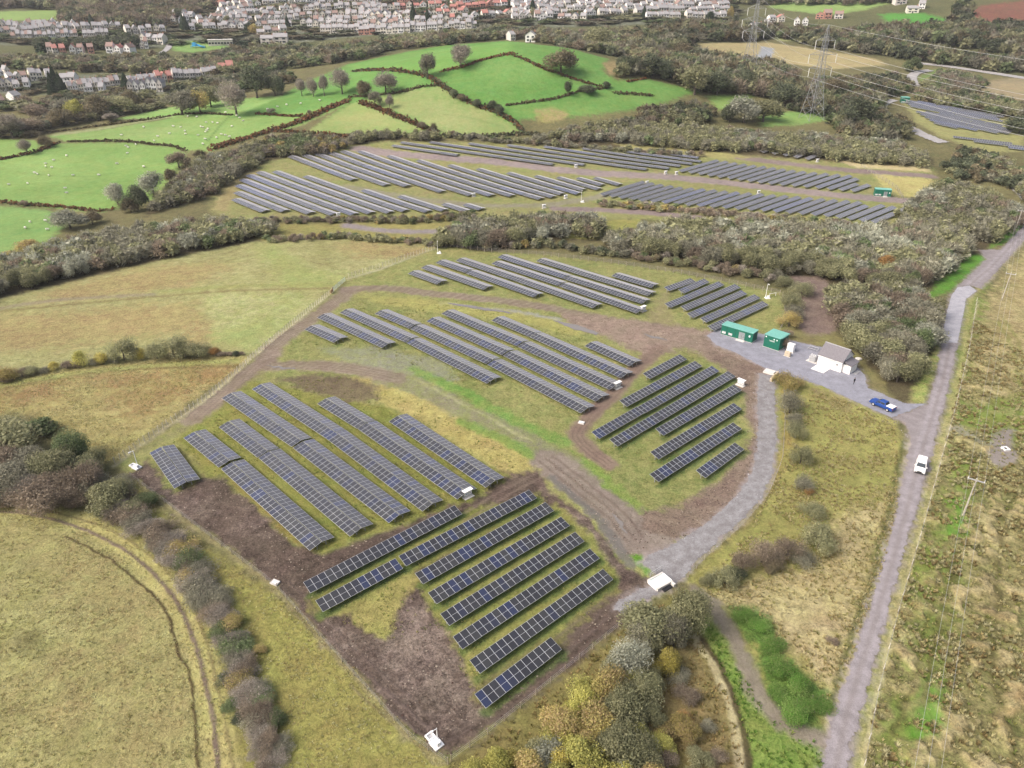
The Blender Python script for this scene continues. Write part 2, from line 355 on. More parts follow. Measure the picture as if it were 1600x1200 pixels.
# --- rough fields on the left
paint([(-400, 620), (0, 466), (60, 452), (140, 434), (260, 405), (400, 378), (440, 374), (520, 371), (600, 377), (692, 384), (640, 406), (590, 426), (540, 441), (500, 482), (440, 522), (397, 553), (340, 557), (250, 561), (120, 573), (0, 592), (-400, 700)], DRY, DRYB, 0.6, 1.2, 1.5)
for P in ([(70, 455), (200, 425), (330, 410), (360, 418), (300, 446), (180, 462), (60, 480)], [(-60, 520), (0, 496), (150, 484), (312, 472), (318, 512), (200, 530), (90, 540), (0, 548)], [(250, 560), (320, 500), (360, 520), (330, 556)],
          [(525, 380), (640, 382), (680, 386), (620, 404), (560, 402)], [(640, 388), (668, 388), (650, 396), (625, 396)]):
    paint(P, BROWN, BROWNB, 0.6, 4, 5, 0.8)
paint([(318, 462), (460, 456), (498, 474), (430, 525), (385, 545), (330, 512)], (186, 180, 128), (160, 168, 98), 0.6, 2, 3, 0.9)
paint([(395, 385), (440, 384), (470, 415), (545, 432), (520, 446), (440, 444)], (150, 164, 90), (172, 170, 110), 0.5, 4, 4, 0.8)
paint([(340, 520), (430, 500), (420, 530), (390, 550), (350, 548)], (138, 160, 84), (170, 170, 110), 0.5, 3, 4, 0.6)
stroke([(-60, 492), (0, 482), (80, 470), (160, 464), (240, 460)], 2.6, (150, 136, 118), (166, 152, 116), 0.4, 0.8, 0.6, 0.8)
stroke([(0, 487), (150, 472), (300, 459), (400, 453), (520, 450)], 1.6, (128, 114, 76), (150, 134, 88), 0.5, 0.8, 0.6, 0.8)
stroke([(250, 455), (400, 446), (530, 444)], 2.5, (140, 150, 84), (160, 158, 92), 0.5, 1.5, 1, 0.6)
paint([(-400, 760), (0, 594), (120, 576), (250, 564), (382, 557), (394, 562), (362, 586), (302, 626), (242, 669), (192, 714), (150, 735), (100, 705), (60, 655), (20, 645), (-400, 720)], (182, 170, 114), (160, 144, 90), 0.6, 1.2, 1.5)
for P in ([(0, 612), (100, 594), (90, 622), (0, 634)], [(120, 590), (250, 580), (260, 600), (150, 606)], [(290, 580), (370, 570), (340, 600), (300, 615)], [(180, 620), (300, 600), (270, 630), (200, 650)]):
    paint(P, BROWN, (158, 124, 84), 0.6, 3, 4, 0.75)
stroke([(0, 608), (100, 589), (200, 578), (300, 574), (378, 572)], 1.3, (118, 102, 66), (140, 122, 80), 0.5, 0.7, 0.5, 0.9)
paint([(0, 598), (120, 580), (250, 567), (375, 561), (372, 568), (250, 573), (120, 586), (0, 605)], (172, 170, 106), (156, 158, 92), 0.5, 0.7, 0.6, 0.8)
paint([(-500, 830), (0, 776), (60, 781), (140, 796), (207, 830), (268, 890), (322, 970), (350, 1048), (372, 1200), (380, 1500), (-500, 1500)], (184, 176, 120), (154, 146, 90), 0.6, 1, 1)
for P in ([(0, 815), (60, 820), (160, 850), (180, 890), (120, 900), (40, 850), (0, 850)], [(120, 860), (180, 872), (245, 935), (240, 990), (180, 1000), (130, 940)], [(100, 1000), (220, 990), (290, 1070), (280, 1120), (180, 1070), (110, 1050)], [(0, 1080), (120, 1060), (150, 1120), (60, 1140), (0, 1130)], [(150, 1130), (300, 1120), (305, 1200), (160, 1240)]):
    paint(P, (160, 140, 92), (180, 170, 116), 0.6, 3.5, 4, 0.7)
paint([(30, 985), (70, 995), (65, 1020), (35, 1015)], (118, 114, 74), (134, 126, 80), 0.6, 1.2, 1.5, 0.8)
paint([(20, 1095), (45, 1100), (40, 1112), (18, 1110)], (120, 104, 70), (134, 120, 80), 0.6, 1, 1, 0.7)
stroke([(-120, 790), (0, 791), (80, 803), (150, 826), (208, 862), (262, 920), (298, 980), (322, 1050), (338, 1120), (352, 1200), (360, 1300)], 3.6, (200, 188, 124), (182, 170, 106), 0.4, 0.8, 0.4, 0.9)
stroke([(-120, 800), (0, 799), (70, 808), (140, 831), (196, 860), (245, 902), (280, 948), (304, 1004), (322, 1067), (334, 1130), (341, 1196), (346, 1290)], 0.62, (122, 106, 92), (140, 122, 102), 0.2, 0.25, 0.2)
stroke([(-120, 786), (0, 789), (87, 801), (157, 822), (210, 850), (266, 899), (304, 955), (329, 1025), (346, 1102), (364, 1196), (372, 1290)], 0.42, (126, 114, 80), (146, 132, 90), 0.2, 0.3, 0.2, 0.9)
stroke([(100, 838), (171, 873), (210, 906), (245, 937), (266, 972), (280, 1025), (297, 1053), (303, 1112), (310, 1196), (312, 1280)], 0.4, (66, 54, 38), (92, 76, 50), 0.3, 0.18, 0.4, 0.95)
paint([(196, 752), (212, 752), (262, 812), (332, 862), (432, 922), (522, 1012), (602, 1097), (662, 1167), (722, 1202), (780, 1350), (372, 1350), (384, 1200), (372, 1100), (340, 1000), (300, 920), (240, 855), (170, 800), (150, 775)], (170, 156, 92), (148, 146, 80), 0.6, 1, 1)
paint([(440, 960), (560, 1080), (640, 1180), (560, 1190), (460, 1080), (420, 1000)], (146, 150, 80), (170, 154, 92), 0.6, 3, 4, 0.7)
# --- the solar field itself
paint([(185, 724), (250, 676), (330, 621), (400, 556), (470, 500), (540, 441), (640, 405), (692, 384), (760, 393), (850, 398), (960, 411), (1060, 426), (1150, 443), (1222, 458), (1232, 510), (1190, 530), (1240, 580), (1232, 640), (1216, 740), (1166, 810), (1106, 862), (1060, 908), (985, 967), (870, 1063), (760, 1153), (700, 1191), (640, 1153), (560, 1063), (430, 918), (320, 833), (203, 748)], GRS, GRSB, 0.55, 0.7, 0.7)
paint([(202, 742), (236, 718), (272, 772), (318, 742), (350, 740), (400, 792), (460, 852), (500, 868), (545, 850), (640, 815), (722, 776), (780, 738), (840, 733), (862, 770), (902, 800), (952, 840), (985, 888), (1022, 914), (987, 963), (872, 1060), (760, 1150), (698, 1184), (640, 1148), (562, 1060), (430, 914), (320, 830)], MUD, MUDB, 0.45, 0.6, 1.2)
for P in ([(606, 1000), (650, 915), (690, 990), (725, 1060), (748, 1110), (700, 1120), (640, 1080)], [(585, 1020), (610, 1030), (640, 1090), (610, 1080)], [(380, 800), (420, 830), (415, 845), (370, 815)], [(520, 980), (560, 1000), (545, 1010), (515, 995)], [(300, 770), (330, 790), (318, 800), (290, 785)], [(640, 1110), (700, 1140), (680, 1150), (650, 1135)], [(240, 740), (270, 790), (300, 830), (270, 800)], [(860, 800), (930, 830), (980, 890), (940, 930), (900, 880)]):
    paint(P, (112, 96, 86), (166, 146, 132), 0.8, 2, 3, 0.85)
paint([(500, 960), (570, 925), (645, 888), (662, 906), (640, 926), (622, 955), (604, 998), (574, 985), (552, 962), (522, 958)], (172, 160, 98), (156, 152, 86), 0.6, 0.5, 1.0)
paint([(652, 908), (866, 786), (880, 800), (905, 822), (935, 850), (960, 892), (966, 908), (880, 1000), (800, 1045), (738, 1070), (720, 1030), (696, 985), (672, 950)], (140, 144, 76), (160, 152, 90), 0.6, 0.6, 0.8)
paint([(760, 1050), (880, 985), (900, 960), (965, 905), (968, 922), (905, 975), (885, 1010), (770, 1112), (745, 1100), (735, 1075)], (122, 112, 80), (140, 134, 78), 0.5, 0.6, 1.0)
paint([(476, 935), (726, 797), (842, 770), (850, 792), (640, 900), (500, 968), (486, 955)], (130, 132, 70), (150, 142, 84), 0.6, 0.6, 0.8)
paint([(275, 690), (340, 616), (392, 594), (500, 612), (618, 640), (792, 745), (762, 772), (640, 815), (560, 842), (500, 866), (455, 842), (352, 745), (318, 742)], (132, 138, 68), (156, 148, 84), 0.6, 0.8, 1.2)
paint([(352, 742), (400, 790), (460, 852), (488, 862), (440, 820), (380, 748)], (168, 146, 88), (146, 138, 76), 0.6, 0.6, 1.0)
paint([(238, 712), (272, 690), (320, 742), (300, 760)], (150, 132, 92), (140, 142, 74), 0.6, 0.6, 0.8, 0.8)
paint([(232, 704), (330, 622), (400, 566), (420, 580), (350, 630), (290, 668)], (146, 130, 106), (150, 146, 92), 0.5, 1.0, 2.0, 0.8)
paint([(525, 590), (600, 588), (690, 622), (770, 662), (838, 706), (846, 728), (806, 742), (740, 716), (680, 676), (640, 650), (600, 632), (560, 608)], (196, 182, 116), (180, 164, 100), 0.6, 0.8, 1.2)
paint([(430, 592), (480, 584), (540, 588), (585, 602), (592, 622), (540, 630), (490, 612)], (112, 96, 78), (138, 124, 92), 0.5, 1, 1.5)
paint([(500, 545), (600, 542), (690, 560), (720, 592), (650, 596), (560, 574)], (150, 144, 132), (152, 156, 110), 0.4, 1.5, 2, 0.85)
stroke([(600, 592), (650, 604), (720, 640), (800, 678), (862, 712), (905, 745), (960, 800)], 6.5, (148, 138, 120), (142, 146, 92), 0.4, 1.2, 1.2, 0.9)
stroke([(650, 578), (720, 612), (800, 655), (880, 690)], 3.2, (112, 154, 70), (140, 156, 84), 0.4, 0.9, 1.2, 0.85)
stroke([(720, 660), (790, 690), (852, 722)], 3, (112, 150, 68), (136, 156, 80), 0.4, 0.9, 1, 0.85)
paint([(890, 705), (935, 732), (990, 780), (1052, 828), (1005, 838), (950, 790)], (122, 152, 70), (146, 158, 86), 0.5, 0.8, 1.4)
stroke([(640, 588), (740, 640), (830, 690)], 0.8, (190, 184, 140), (160, 160, 100), 0.3, 0.5, 0.8, 0.7)
# tracks of the diggers
for pts, w in (([(545, 452), (510, 482), (462, 515), (425, 545), (415, 562), (425, 572), (470, 570), (540, 575), (620, 590)], 5.5), ([(540, 452), (600, 450), (680, 459), (760, 467), (860, 482), (940, 500), (1010, 522)], 5.0),
               ([(300, 655), (350, 615), (400, 572), (425, 555)], 4.5)):
    stroke(pts, w, LMUD, (140, 122, 106), 0.3, 1.0, 1.2, 0.85); ruts(pts, 1.1, 0.4, (112, 94, 84), MUDB, 0.7, 4)
stroke([(690, 474), (730, 479), (800, 487), (870, 500)], 2, (176, 172, 166), (150, 148, 140), 0.2, 0.8, 1.0, 0.8)
paint([(560, 462), (640, 465), (760, 480), (900, 508), (905, 530), (820, 505), (700, 488), (600, 478)], (186, 176, 108), (164, 160, 92), 0.55, 1, 1.5, 0.8)
paint([(870, 490), (940, 492), (1010, 502), (1110, 515), (1150, 545), (1215, 572), (1190, 590), (1130, 572), (1070, 545), (1010, 556), (960, 535), (900, 512)], (176, 152, 134), (140, 122, 106), 0.4, 1.2, 2.0)
paint([(1090, 545), (1170, 562), (1212, 582), (1212, 640), (1196, 722), (1152, 790), (1082, 842), (1000, 862), (950, 815), (1000, 800), (1062, 790), (1122, 750), (1166, 700), (1166, 620), (1130, 575)], (128, 108, 94), (156, 136, 118), 0.45, 0.8, 1.5)
paint([(1012, 500), (1030, 460), (1048, 440), (1040, 480), (1060, 512)], (168, 148, 116), (150, 144, 96), 0.4, 1.2, 1.5, 0.8)
pts = [(1030, 545), (1000, 570), (955, 618), (918, 655), (902, 682), (922, 706), (950, 726)]
stroke(pts, 4.2, (156, 132, 116), (136, 116, 100), 0.3, 0.8, 1.0); ruts(pts, 1.0, 0.35, (112, 92, 82), MUDB, 0.7, 3)
stroke([(852, 716), (905, 758), (962, 806), (992, 842), (1050, 862)], 7.0, (164, 148, 134), (140, 126, 112), 0.3, 1.0, 1.5); ruts([(852, 716), (905, 758), (962, 806), (992, 842)], 1.6, 0.5, (120, 104, 94), MUDB, 0.7, 3)
stroke([(860, 745), (905, 785), (950, 830), (990, 880)], 1.8, (128, 122, 118), (112, 106, 100), 0.2, 0.6, 0.8, 0.8)
paint([(986, 868), (1003, 866), (1028, 885), (1030, 892), (1010, 897)], (106, 152, 50), LUSH, 0.5, 0.3, 0.4)
for pts in ([(560, 1062), (660, 1150), (700, 1176), (790, 1112), (960, 972)], [(440, 915), (560, 1040), (660, 1130)], [(790, 1080), (900, 990), (960, 940)]): ruts(pts, 1.3, 0.35, (132, 114, 104), (96, 80, 74), 0.55, 3)
ruts([(720, 812), (790, 770), (850, 738)], 1.6, 0.4, (150, 130, 114), MUDB, 0.7, 2)
# pale uncut grass under the old fence lines
stroke([(178, 728), (240, 682), (330, 618), (400, 552), (470, 497), (522, 452)], 1.1, (206, 194, 160), (178, 168, 126), 0.5, 0.4, 0.5, 0.75)
stroke([(542, 436), (600, 418), (690, 384)], 1.1, (206, 198, 170), (182, 172, 134), 0.5, 0.4, 0.4, 0.75)
stroke([(208, 748), (320, 836), (428, 918), (560, 1064), (640, 1152), (690, 1190)], 0.9, (176, 162, 116), (150, 138, 92), 0.6, 0.4, 0.5, 0.7)
# --- between the loop track and the lane
paint([(1215, 585), (1260, 592), (1330, 618), (1400, 658), (1418, 700), (1402, 780), (1384, 870), (1354, 960), (1324, 1060), (1294, 1140), (1262, 1145), (1180, 1085), (1128, 990), (1088, 925), (1068, 902), (1110, 866), (1180, 802), (1222, 722), (1232, 640)], (174, 164, 100), (150, 148, 84), 0.6, 0.8, 1)
paint([(1094, 925), (1180, 900), (1290, 868), (1320, 800), (1392, 768), (1372, 880), (1332, 1000), (1294, 1095), (1232, 1010), (1160, 965)], (208, 190, 142), (184, 166, 114), 0.75, 1.5, 2.5)
paint([(1225, 590), (1240, 590), (1240, 700), (1200, 780), (1110, 870), (1180, 790), (1220, 700)], (176, 158, 96), (160, 146, 84), 0.6, 0.8, 1)
for P in ([(1140, 948), (1190, 955), (1212, 1000), (1205, 1030), (1150, 990)], [(1180, 1010), (1215, 1020), (1240, 1045), (1292, 1085), (1292, 1135), (1240, 1145), (1200, 1090)]):
    paint(P, (96, 128, 58), (118, 146, 72), 0.8, 1, 1.5)
paint([(1072, 925), (1108, 955), (1150, 1030), (1190, 1095), (1250, 1140), (1300, 1150), (1290, 1300), (1185, 1300), (1165, 1180), (1140, 1080), (1095, 990)], (116, 146, 64), (140, 152, 80), 0.6, 0.8, 1.0)
stroke([(1415, 690), (1408, 715), (1395, 770), (1375, 850), (1352, 930), (1322, 1020), (1296, 1115)], 0.9, (94, 98, 56), (120, 118, 70), 0.6, 0.5, 0.6, 0.9)
stroke([(1428, 690), (1415, 760), (1395, 840), (1365, 940), (1330, 1050), (1300, 1140)], 1.6, (196, 182, 130), (150, 154, 82), 0.6, 0.7, 0.8, 0.8)
stroke([(1090, 925), (1118, 950), (1152, 1012), (1178, 1070), (1215, 1120), (1255, 1146), (1310, 1162)], 2.6, (158, 144, 128), (140, 130, 108), 0.3, 0.7, 0.8)
paint([(1325, 618), (1352, 610), (1420, 650), (1416, 664), (1380, 640)], (150, 128, 116), (128, 112, 92), 0.4, 0.6, 0.9)
paint([(1258, 604), (1300, 612), (1340, 634), (1330, 645), (1290, 632)], (142, 120, 100), (160, 148, 92), 0.5, 0.8, 1, 0.8)
# copse and stone-edged ditch below the site
paint([(706, 1196), (985, 970), (1064, 920), (1098, 992), (1138, 1085), (1166, 1190), (1176, 1400), (680, 1400)], (152, 138, 86), (132, 124, 74), 0.6, 0.8, 1)
paint([(1050, 1000), (1095, 1010), (1130, 1090), (1155, 1190), (1080, 1200), (1030, 1100)], (164, 142, 96), (142, 126, 84), 0.6, 1.5, 2)
stroke([(1088, 1000), (1110, 1032), (1136, 1085), (1152, 1140), (1162, 1200)], 1.3, (206, 192, 150), (186, 170, 126), 0.5, 0.4, 0.5)
stroke([(1098, 1000), (1122, 1036), (1146, 1090), (1164, 1145), (1174, 1210)], 0.8, (70, 58, 44), (96, 84, 58), 0.5, 0.3, 0.3, 0.9)
# --- bare clearing, road verges
paint([(1240, 432), (1290, 428), (1300, 460), (1315, 510), (1296, 530), (1262, 528), (1246, 505)], (128, 108, 100), (148, 128, 114), 0.5, 1, 1.5)
paint([(1225, 500), (1260, 525), (1310, 520), (1370, 585), (1400, 628), (1370, 612), (1340, 560), (1290, 540), (1240, 540)], (146, 138, 88), (132, 122, 84), 0.5, 1, 1.2)
paint([(1440, 470), (1470, 440), (1515, 398), (1548, 400), (1500, 440), (1482, 458)], (108, 160, 58), LUSH, 0.5, 1, 1)
paint([(1545, 388), (1600, 335), (1700, 300), (1700, 320), (1600, 352), (1572, 378)], (108, 162, 56), LUSH, 0.5, 1, 1)
paint([(1425, 615), (1450, 565), (1470, 520), (1478, 530), (1462, 580), (1444, 630), (1420, 634)], (132, 156, 74), (190, 178, 116), 0.6, 0.7, 0.8)
# --- rushy moor beyond the lane
paint([(1800, 230), (1640, 355), (1560, 435), (1522, 480), (1500, 560), (1478, 660), (1462, 720), (1424, 850), (1384, 990), (1352, 1120), (1338, 1220), (1320, 1450), (2200, 1450), (2200, 230)], (178, 164, 112), (122, 122, 74), 1.0, 1, 1.5, 1, 1.0)
paint([(1620, 380), (1545, 470), (1520, 560), (1560, 600), (1680, 560), (1700, 400)], (210, 192, 142), (176, 156, 106), 0.8, 3, 3, 0.8, 0.7)
for P in ([(1480, 662), (1500, 640), (1560, 622), (1620, 632), (1620, 690), (1560, 700), (1500, 680)], [(1488, 700), (1528, 742), (1522, 820), (1490, 880), (1486, 960), (1470, 1080), (1440, 1190), (1392, 1210), (1392, 1130), (1420, 1040), (1440, 960), (1470, 850)],
          [(1496, 480), (1540, 440), (1532, 500), (1512, 560), (1500, 640), (1480, 650)], [(1420, 880), (1470, 820), (1480, 870), (1440, 950), (1405, 1010)]):
    paint(P, (122, 150, 66), (142, 150, 76), 0.6, 1.6, 2.2, 0.9, 0.35)
for P in ([(1484, 780), (1506, 780), (1510, 835), (1478, 830)], [(1440, 1060), (1470, 1060), (1462, 1150), (1430, 1150)]): paint(P, (104, 160, 48), LUSH, 0.4, 1, 1.2, 0.9, 0.1)
for pts in ([(1582, 770), (1568, 830), (1558, 900), (1556, 960), (1550, 1050), (1568, 1120), (1590, 1200)], [(1478, 850), (1452, 960), (1430, 1040), (1402, 1150)], [(1490, 880), (1470, 960), (1440, 1100)]):
    stroke(pts, 0.8, (92, 84, 50), (112, 106, 62), 0.6, 0.5, 1.2, 0.8, 0.3)
for pts in ([(1558, 500), (1588, 560), (1590, 640), (1578, 660)], [(1570, 500), (1600, 560), (1606, 640)], [(1580, 615), (1540, 660), (1525, 690)]): stroke(pts, 0.9, (124, 132, 66), (150, 146, 84), 0.5, 0.5, 0.8, 0.8, 0.3)
paint([(1548, 680), (1572, 664), (1584, 672), (1586, 722), (1560, 730), (1545, 722)], (166, 154, 148), (150, 138, 126), 0.3, 0.6, 0.8, 1, 0.0)
paint([(1476, 662), (1500, 664), (1550, 690), (1546, 700), (1500, 680), (1478, 676)], (164, 154, 146), (146, 140, 104), 0.3, 0.6, 0.8, 0.9, 0.0)
stroke([(1600, 372), (1560, 420), (1520, 462), (1512, 500), (1505, 560), (1484, 640), (1466, 705), (1430, 830), (1392, 960), (1362, 1080), (1340, 1200), (1330, 1300)], 1.5, (146, 150, 84), (200, 186, 130), 0.6, 0.6, 0.6, 0.85, 0.2)
stroke([(1528, 470), (1520, 510), (1512, 560), (1492, 640), (1474, 705), (1440, 830), (1402, 960), (1372, 1080), (1350, 1200)], 0.6, (216, 204, 160), (196, 182, 130), 0.6, 0.3, 0.3, 0.8, 0.1)

# lush grass along the low edges of the tables, painted darker for the shade there
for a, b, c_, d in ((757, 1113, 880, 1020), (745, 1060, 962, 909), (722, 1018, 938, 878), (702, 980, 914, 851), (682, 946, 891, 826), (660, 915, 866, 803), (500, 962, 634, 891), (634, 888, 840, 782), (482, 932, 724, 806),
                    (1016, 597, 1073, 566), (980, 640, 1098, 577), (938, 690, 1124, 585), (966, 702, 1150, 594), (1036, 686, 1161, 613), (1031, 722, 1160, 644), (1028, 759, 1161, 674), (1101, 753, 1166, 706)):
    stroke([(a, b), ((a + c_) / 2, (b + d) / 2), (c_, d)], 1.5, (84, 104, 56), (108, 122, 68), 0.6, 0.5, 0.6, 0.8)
# roads and gravel, as outlines; the sheets themselves are laid below
LANE = [(1284, 1200), (1296, 1137), (1331, 1025), (1372, 900), (1397, 808), (1418, 708), (1421, 676), (1415, 661), (1394, 653), (1430, 640), (1448, 631), (1462, 591), (1470, 535),
        (1497, 537), (1481, 612), (1469, 660), (1458, 708), (1440, 775), (1403, 900), (1374, 1012), (1341, 1137), (1327, 1200), (1312, 1290), (1266, 1290)]
CONC = [(1470, 535), (1476, 497), (1485, 463), (1495, 449), (1515, 446), (1527, 455), (1510, 468), (1508, 482), (1497, 537)]
LANE2 = [(1495, 449), (1514, 430), (1530, 416), (1541, 405), (1535, 399), (1532, 391), (1548, 390), (1562, 391), (1600, 352), (1760, 236), (1790, 240), (1600, 376), (1562, 420), (1532, 451), (1515, 446)]
PAD = [(1104, 524), (1126, 510), (1182, 520), (1262, 538), (1300, 545), (1332, 564), (1351, 586), (1357, 606), (1383, 617), (1414, 630), (1448, 631), (1430, 640), (1394, 653), (1364, 641), (1340, 630), (1308, 615), (1286, 604), (1248, 592), (1212, 584), (1190, 573), (1150, 552), (1118, 540)]
LOOP = [(1184, 584), (1212, 584), (1212, 640), (1214, 700), (1208, 740), (1190, 780), (1160, 815), (1122, 846), (1087, 880), (1066, 908), (1046, 925), (1036, 922), (985, 962), (958, 952), (970, 935), (1010, 916), (1028, 902), (1000, 878), (1012, 868), (1042, 855), (1082, 830), (1112, 810), (1150, 775), (1175, 735), (1183, 690), (1182, 640)]
FARROAD = [[(1396, 156), (1378, 163), (1376, 172), (1390, 184), (1410, 194), (1440, 210), (1475, 224)], [(1434, 99), (1480, 104), (1540, 113), (1610, 124), (1700, 138)], [(1455, 110), (1432, 114), (1424, 122), (1430, 134)],
           [(1560, 262), (1575, 278), (1590, 296), (1606, 314)], [(252, 84), (262, 76), (268, 64), (276, 52)]]
for P in (LANE, CONC, LANE2, PAD, LOOP): paint(P, (180, 165, 162), (160, 148, 142), 0.05, 0.8, 0.5, 1, 0.0)

GZ = height(GX, GY)
tus = CB[:, 3]
cell = fbm(GX / 1.7, GY / 1.7, 51, 2); big = fbm(GX / 6.0, GY / 6.0, 61, 2)
near = sstep(260, 120, np.hypot(GX, GY))
lump = sstep(0.44, 0.66, cell) * sstep(0.3, 0.55, big)
GZ = GZ + near * tus * 0.55 * lump
CA[:, :3] *= (1 - 0.0 * lump)[:, None]
GZ = GZ + near * CA[:, 3] * 0.10 * (fbm(GX / 0.9, GY / 0.9, 71, 2) - 0.5)
mixl = np.clip(tus * lump, 0, 1)[:, None]
CB[:, :3] = CB[:, :3] * (1 - mixl) + alb(176, 154, 106) * mixl          # the rush clumps are browner than the grass between
CA[:, :3] = CA[:, :3] * (1 - mixl * 0.75) + alb(210, 194, 146) * mixl * 0.75

mg = bpy.data.materials.new("land"); mg.use_nodes = True; nt = mg.node_tree; bs = nt.nodes['Principled BSDF']
bs.inputs['Roughness'].default_value = 0.95; bs.inputs['Specular IOR Level'].default_value = 0.1
geo = nt.nodes.new('ShaderNodeNewGeometry')
aA = nt.nodes.new('ShaderNodeAttribute'); aA.attribute_name = 'colA'; aB = nt.nodes.new('ShaderNodeAttribute'); aB.attribute_name = 'colB'
def noise(scale, detail=5.0, rough=0.6, vec=None, dist=0.0):
    n = nt.nodes.new('ShaderNodeTexNoise'); n.inputs['Scale'].default_value = scale; n.inputs['Detail'].default_value = detail
    n.inputs['Roughness'].default_value = rough; n.inputs['Distortion'].default_value = dist
    nt.links.new(vec or geo.outputs['Position'], n.inputs['Vector']); return n.outputs['Fac']
def math_(op, a, b, clamp=False):
    n = nt.nodes.new('ShaderNodeMath'); n.operation = op; n.use_clamp = clamp
    for i, v in enumerate((a, b)):
        if isinstance(v, (int, float)): n.inputs[i].default_value = v
        else: nt.links.new(v, n.inputs[i])
    return n.outputs[0]
def maprange(v, a, b, c, d):
    n = nt.nodes.new('ShaderNodeMapRange'); nt.links.new(v, n.inputs['Value'])
    for k_, q in zip(('From Min', 'From Max', 'To Min', 'To Max'), (a, b, c, d)): n.inputs[k_].default_value = q
    return n.outputs[0]
n1 = noise(0.055, 4); n2 = noise(0.45, 5, 0.65, dist=0.6); n3 = noise(2.6, 5, 0.7)
f = math_('ADD', math_('ADD', math_('MULTIPLY', n1, 0.30), math_('MULTIPLY', n2, 0.42)), math_('MULTIPLY', n3, 0.28))
f = maprange(f, 0.41, 0.59, 0, 1)
mx = nt.nodes.new('ShaderNodeMix'); mx.data_type = 'RGBA'; nt.links.new(f, mx.inputs['Factor'])
nt.links.new(aA.outputs['Color'], mx.inputs['A']); nt.links.new(aB.outputs['Color'], mx.inputs['B'])
vor = noise(1.25, 6, 0.75, dist=1.2)
n4 = noise(7.0, 4, 0.8, dist=0.5); n5 = noise(0.32, 6, 0.7, dist=0.8)
val = math_('ADD', math_('ADD', math_('MULTIPLY', maprange(n3, 0.3, 0.7, -1, 1), 0.30), math_('MULTIPLY', maprange(vor, 0.32, 0.68, -1, 1), 0.42)), math_('ADD', math_('MULTIPLY', maprange(n4, 0.3, 0.7, -1, 1), 0.34), math_('MULTIPLY', maprange(n5, 0.32, 0.68, -1, 1), 0.28)))
val = math_('ADD', math_('MULTIPLY', val, math_('ADD', aA.outputs['Alpha'], 0.12)), math_('ADD', math_('MULTIPLY', maprange(noise(0.018, 3), 0.3, 0.7, -1, 1), 0.09), 1.0))
hs = nt.nodes.new('ShaderNodeHueSaturation'); nt.links.new(mx.outputs['Result'], hs.inputs['Color']); nt.links.new(val, hs.inputs['Value'])
nt.links.new(maprange(noise(0.16, 3), 0.3, 0.7, 0.485, 0.512), hs.inputs['Hue'])
nt.links.new(hs.outputs['Color'], bs.inputs['Base Color'])
bp = nt.nodes.new('ShaderNodeBump'); bp.inputs['Strength'].default_value = 0.7; bp.inputs['Distance'].default_value = 0.4
nt.links.new(math_('MULTIPLY', math_('ADD', n3, vor), math_('ADD', aA.outputs['Alpha'], 0.15)), bp.inputs['Height']); nt.links.new(bp.outputs['Normal'], bs.inputs['Normal'])

ii, jj = np.meshgrid(np.arange(nr - 1), np.arange(na), indexing='ij'); j2 = (jj + 1) % na
F = np.stack([ii * na + jj, ii * na + j2, (ii + 1) * na + j2, (ii + 1) * na + jj], -1).reshape(-1, 4)[:, ::-1]
CAf = CA.copy()
me = mesh_np("ground", np.stack([GX, GY, GZ], 1), F, [mg], attrs={'colA': CA, 'colB': CB}, smooth=True)
tag(link("ground", me), kind='structure')

def gravel(name, A, B, scale=0.5, fine=9.0, wear=False):
    m = mat(name, alb(*A), 0.92, 0, 0.15); nt = m.node_tree; b = nt.nodes['Principled BSDF']
    g = nt.nodes.new('ShaderNodeNewGeometry')
    def nz(s, d):
        n = nt.nodes.new('ShaderNodeTexNoise'); n.inputs['Scale'].default_value = s; n.inputs['Detail'].default_value = d; n.inputs['Roughness'].default_value = 0.7
        nt.links.new(g.outputs['Position'], n.inputs['Vector']); return n.outputs['Fac']
    r = nt.nodes.new('ShaderNodeValToRGB'); r.color_ramp.elements[0].position = 0.38; r.color_ramp.elements[1].position = 0.62
    r.color_ramp.elements[0].color = (*alb(*A), 1); r.color_ramp.elements[1].color = (*alb(*B), 1); nt.links.new(nz(scale, 6), r.inputs['Fac'])
    if wear:      # paler where the wheels run, browner in the middle and along the edges
        wa = nt.nodes.new('ShaderNodeAttribute'); wa.attribute_name = 'wear'; wm = nt.nodes.new('ShaderNodeMix'); wm.data_type = 'RGBA'
        nt.links.new(wa.outputs['Fac'], wm.inputs['Factor']); wm.inputs['A'].default_value = (*alb(144, 131, 124), 1); nt.links.new(r.outputs['Color'], wm.inputs['B']); r_out = wm.outputs['Result']
    else: r_out = r.outputs['Color']
    h = nt.nodes.new('ShaderNodeHueSaturation'); mr = nt.nodes.new('ShaderNodeMapRange')
    for k_, q in zip(('From Min', 'From Max', 'To Min', 'To Max'), (0.3, 0.7, 0.68, 1.25)): mr.inputs[k_].default_value = q
    f = nz(fine, 5); nt.links.new(f, mr.inputs['Value']); nt.links.new(mr.outputs[0], h.inputs['Value']); nt.links.new(r_out, h.inputs['Color'])
    nt.links.new(h.outputs['Color'], b.inputs['Base Color'])
    bp = nt.nodes.new('ShaderNodeBump'); bp.inputs['Strength'].default_value = 0.4; bp.inputs['Distance'].default_value = 0.08; nt.links.new(f, bp.inputs['Height']); nt.links.new(bp.outputs['Normal'], b.inputs['Normal'])
    return m
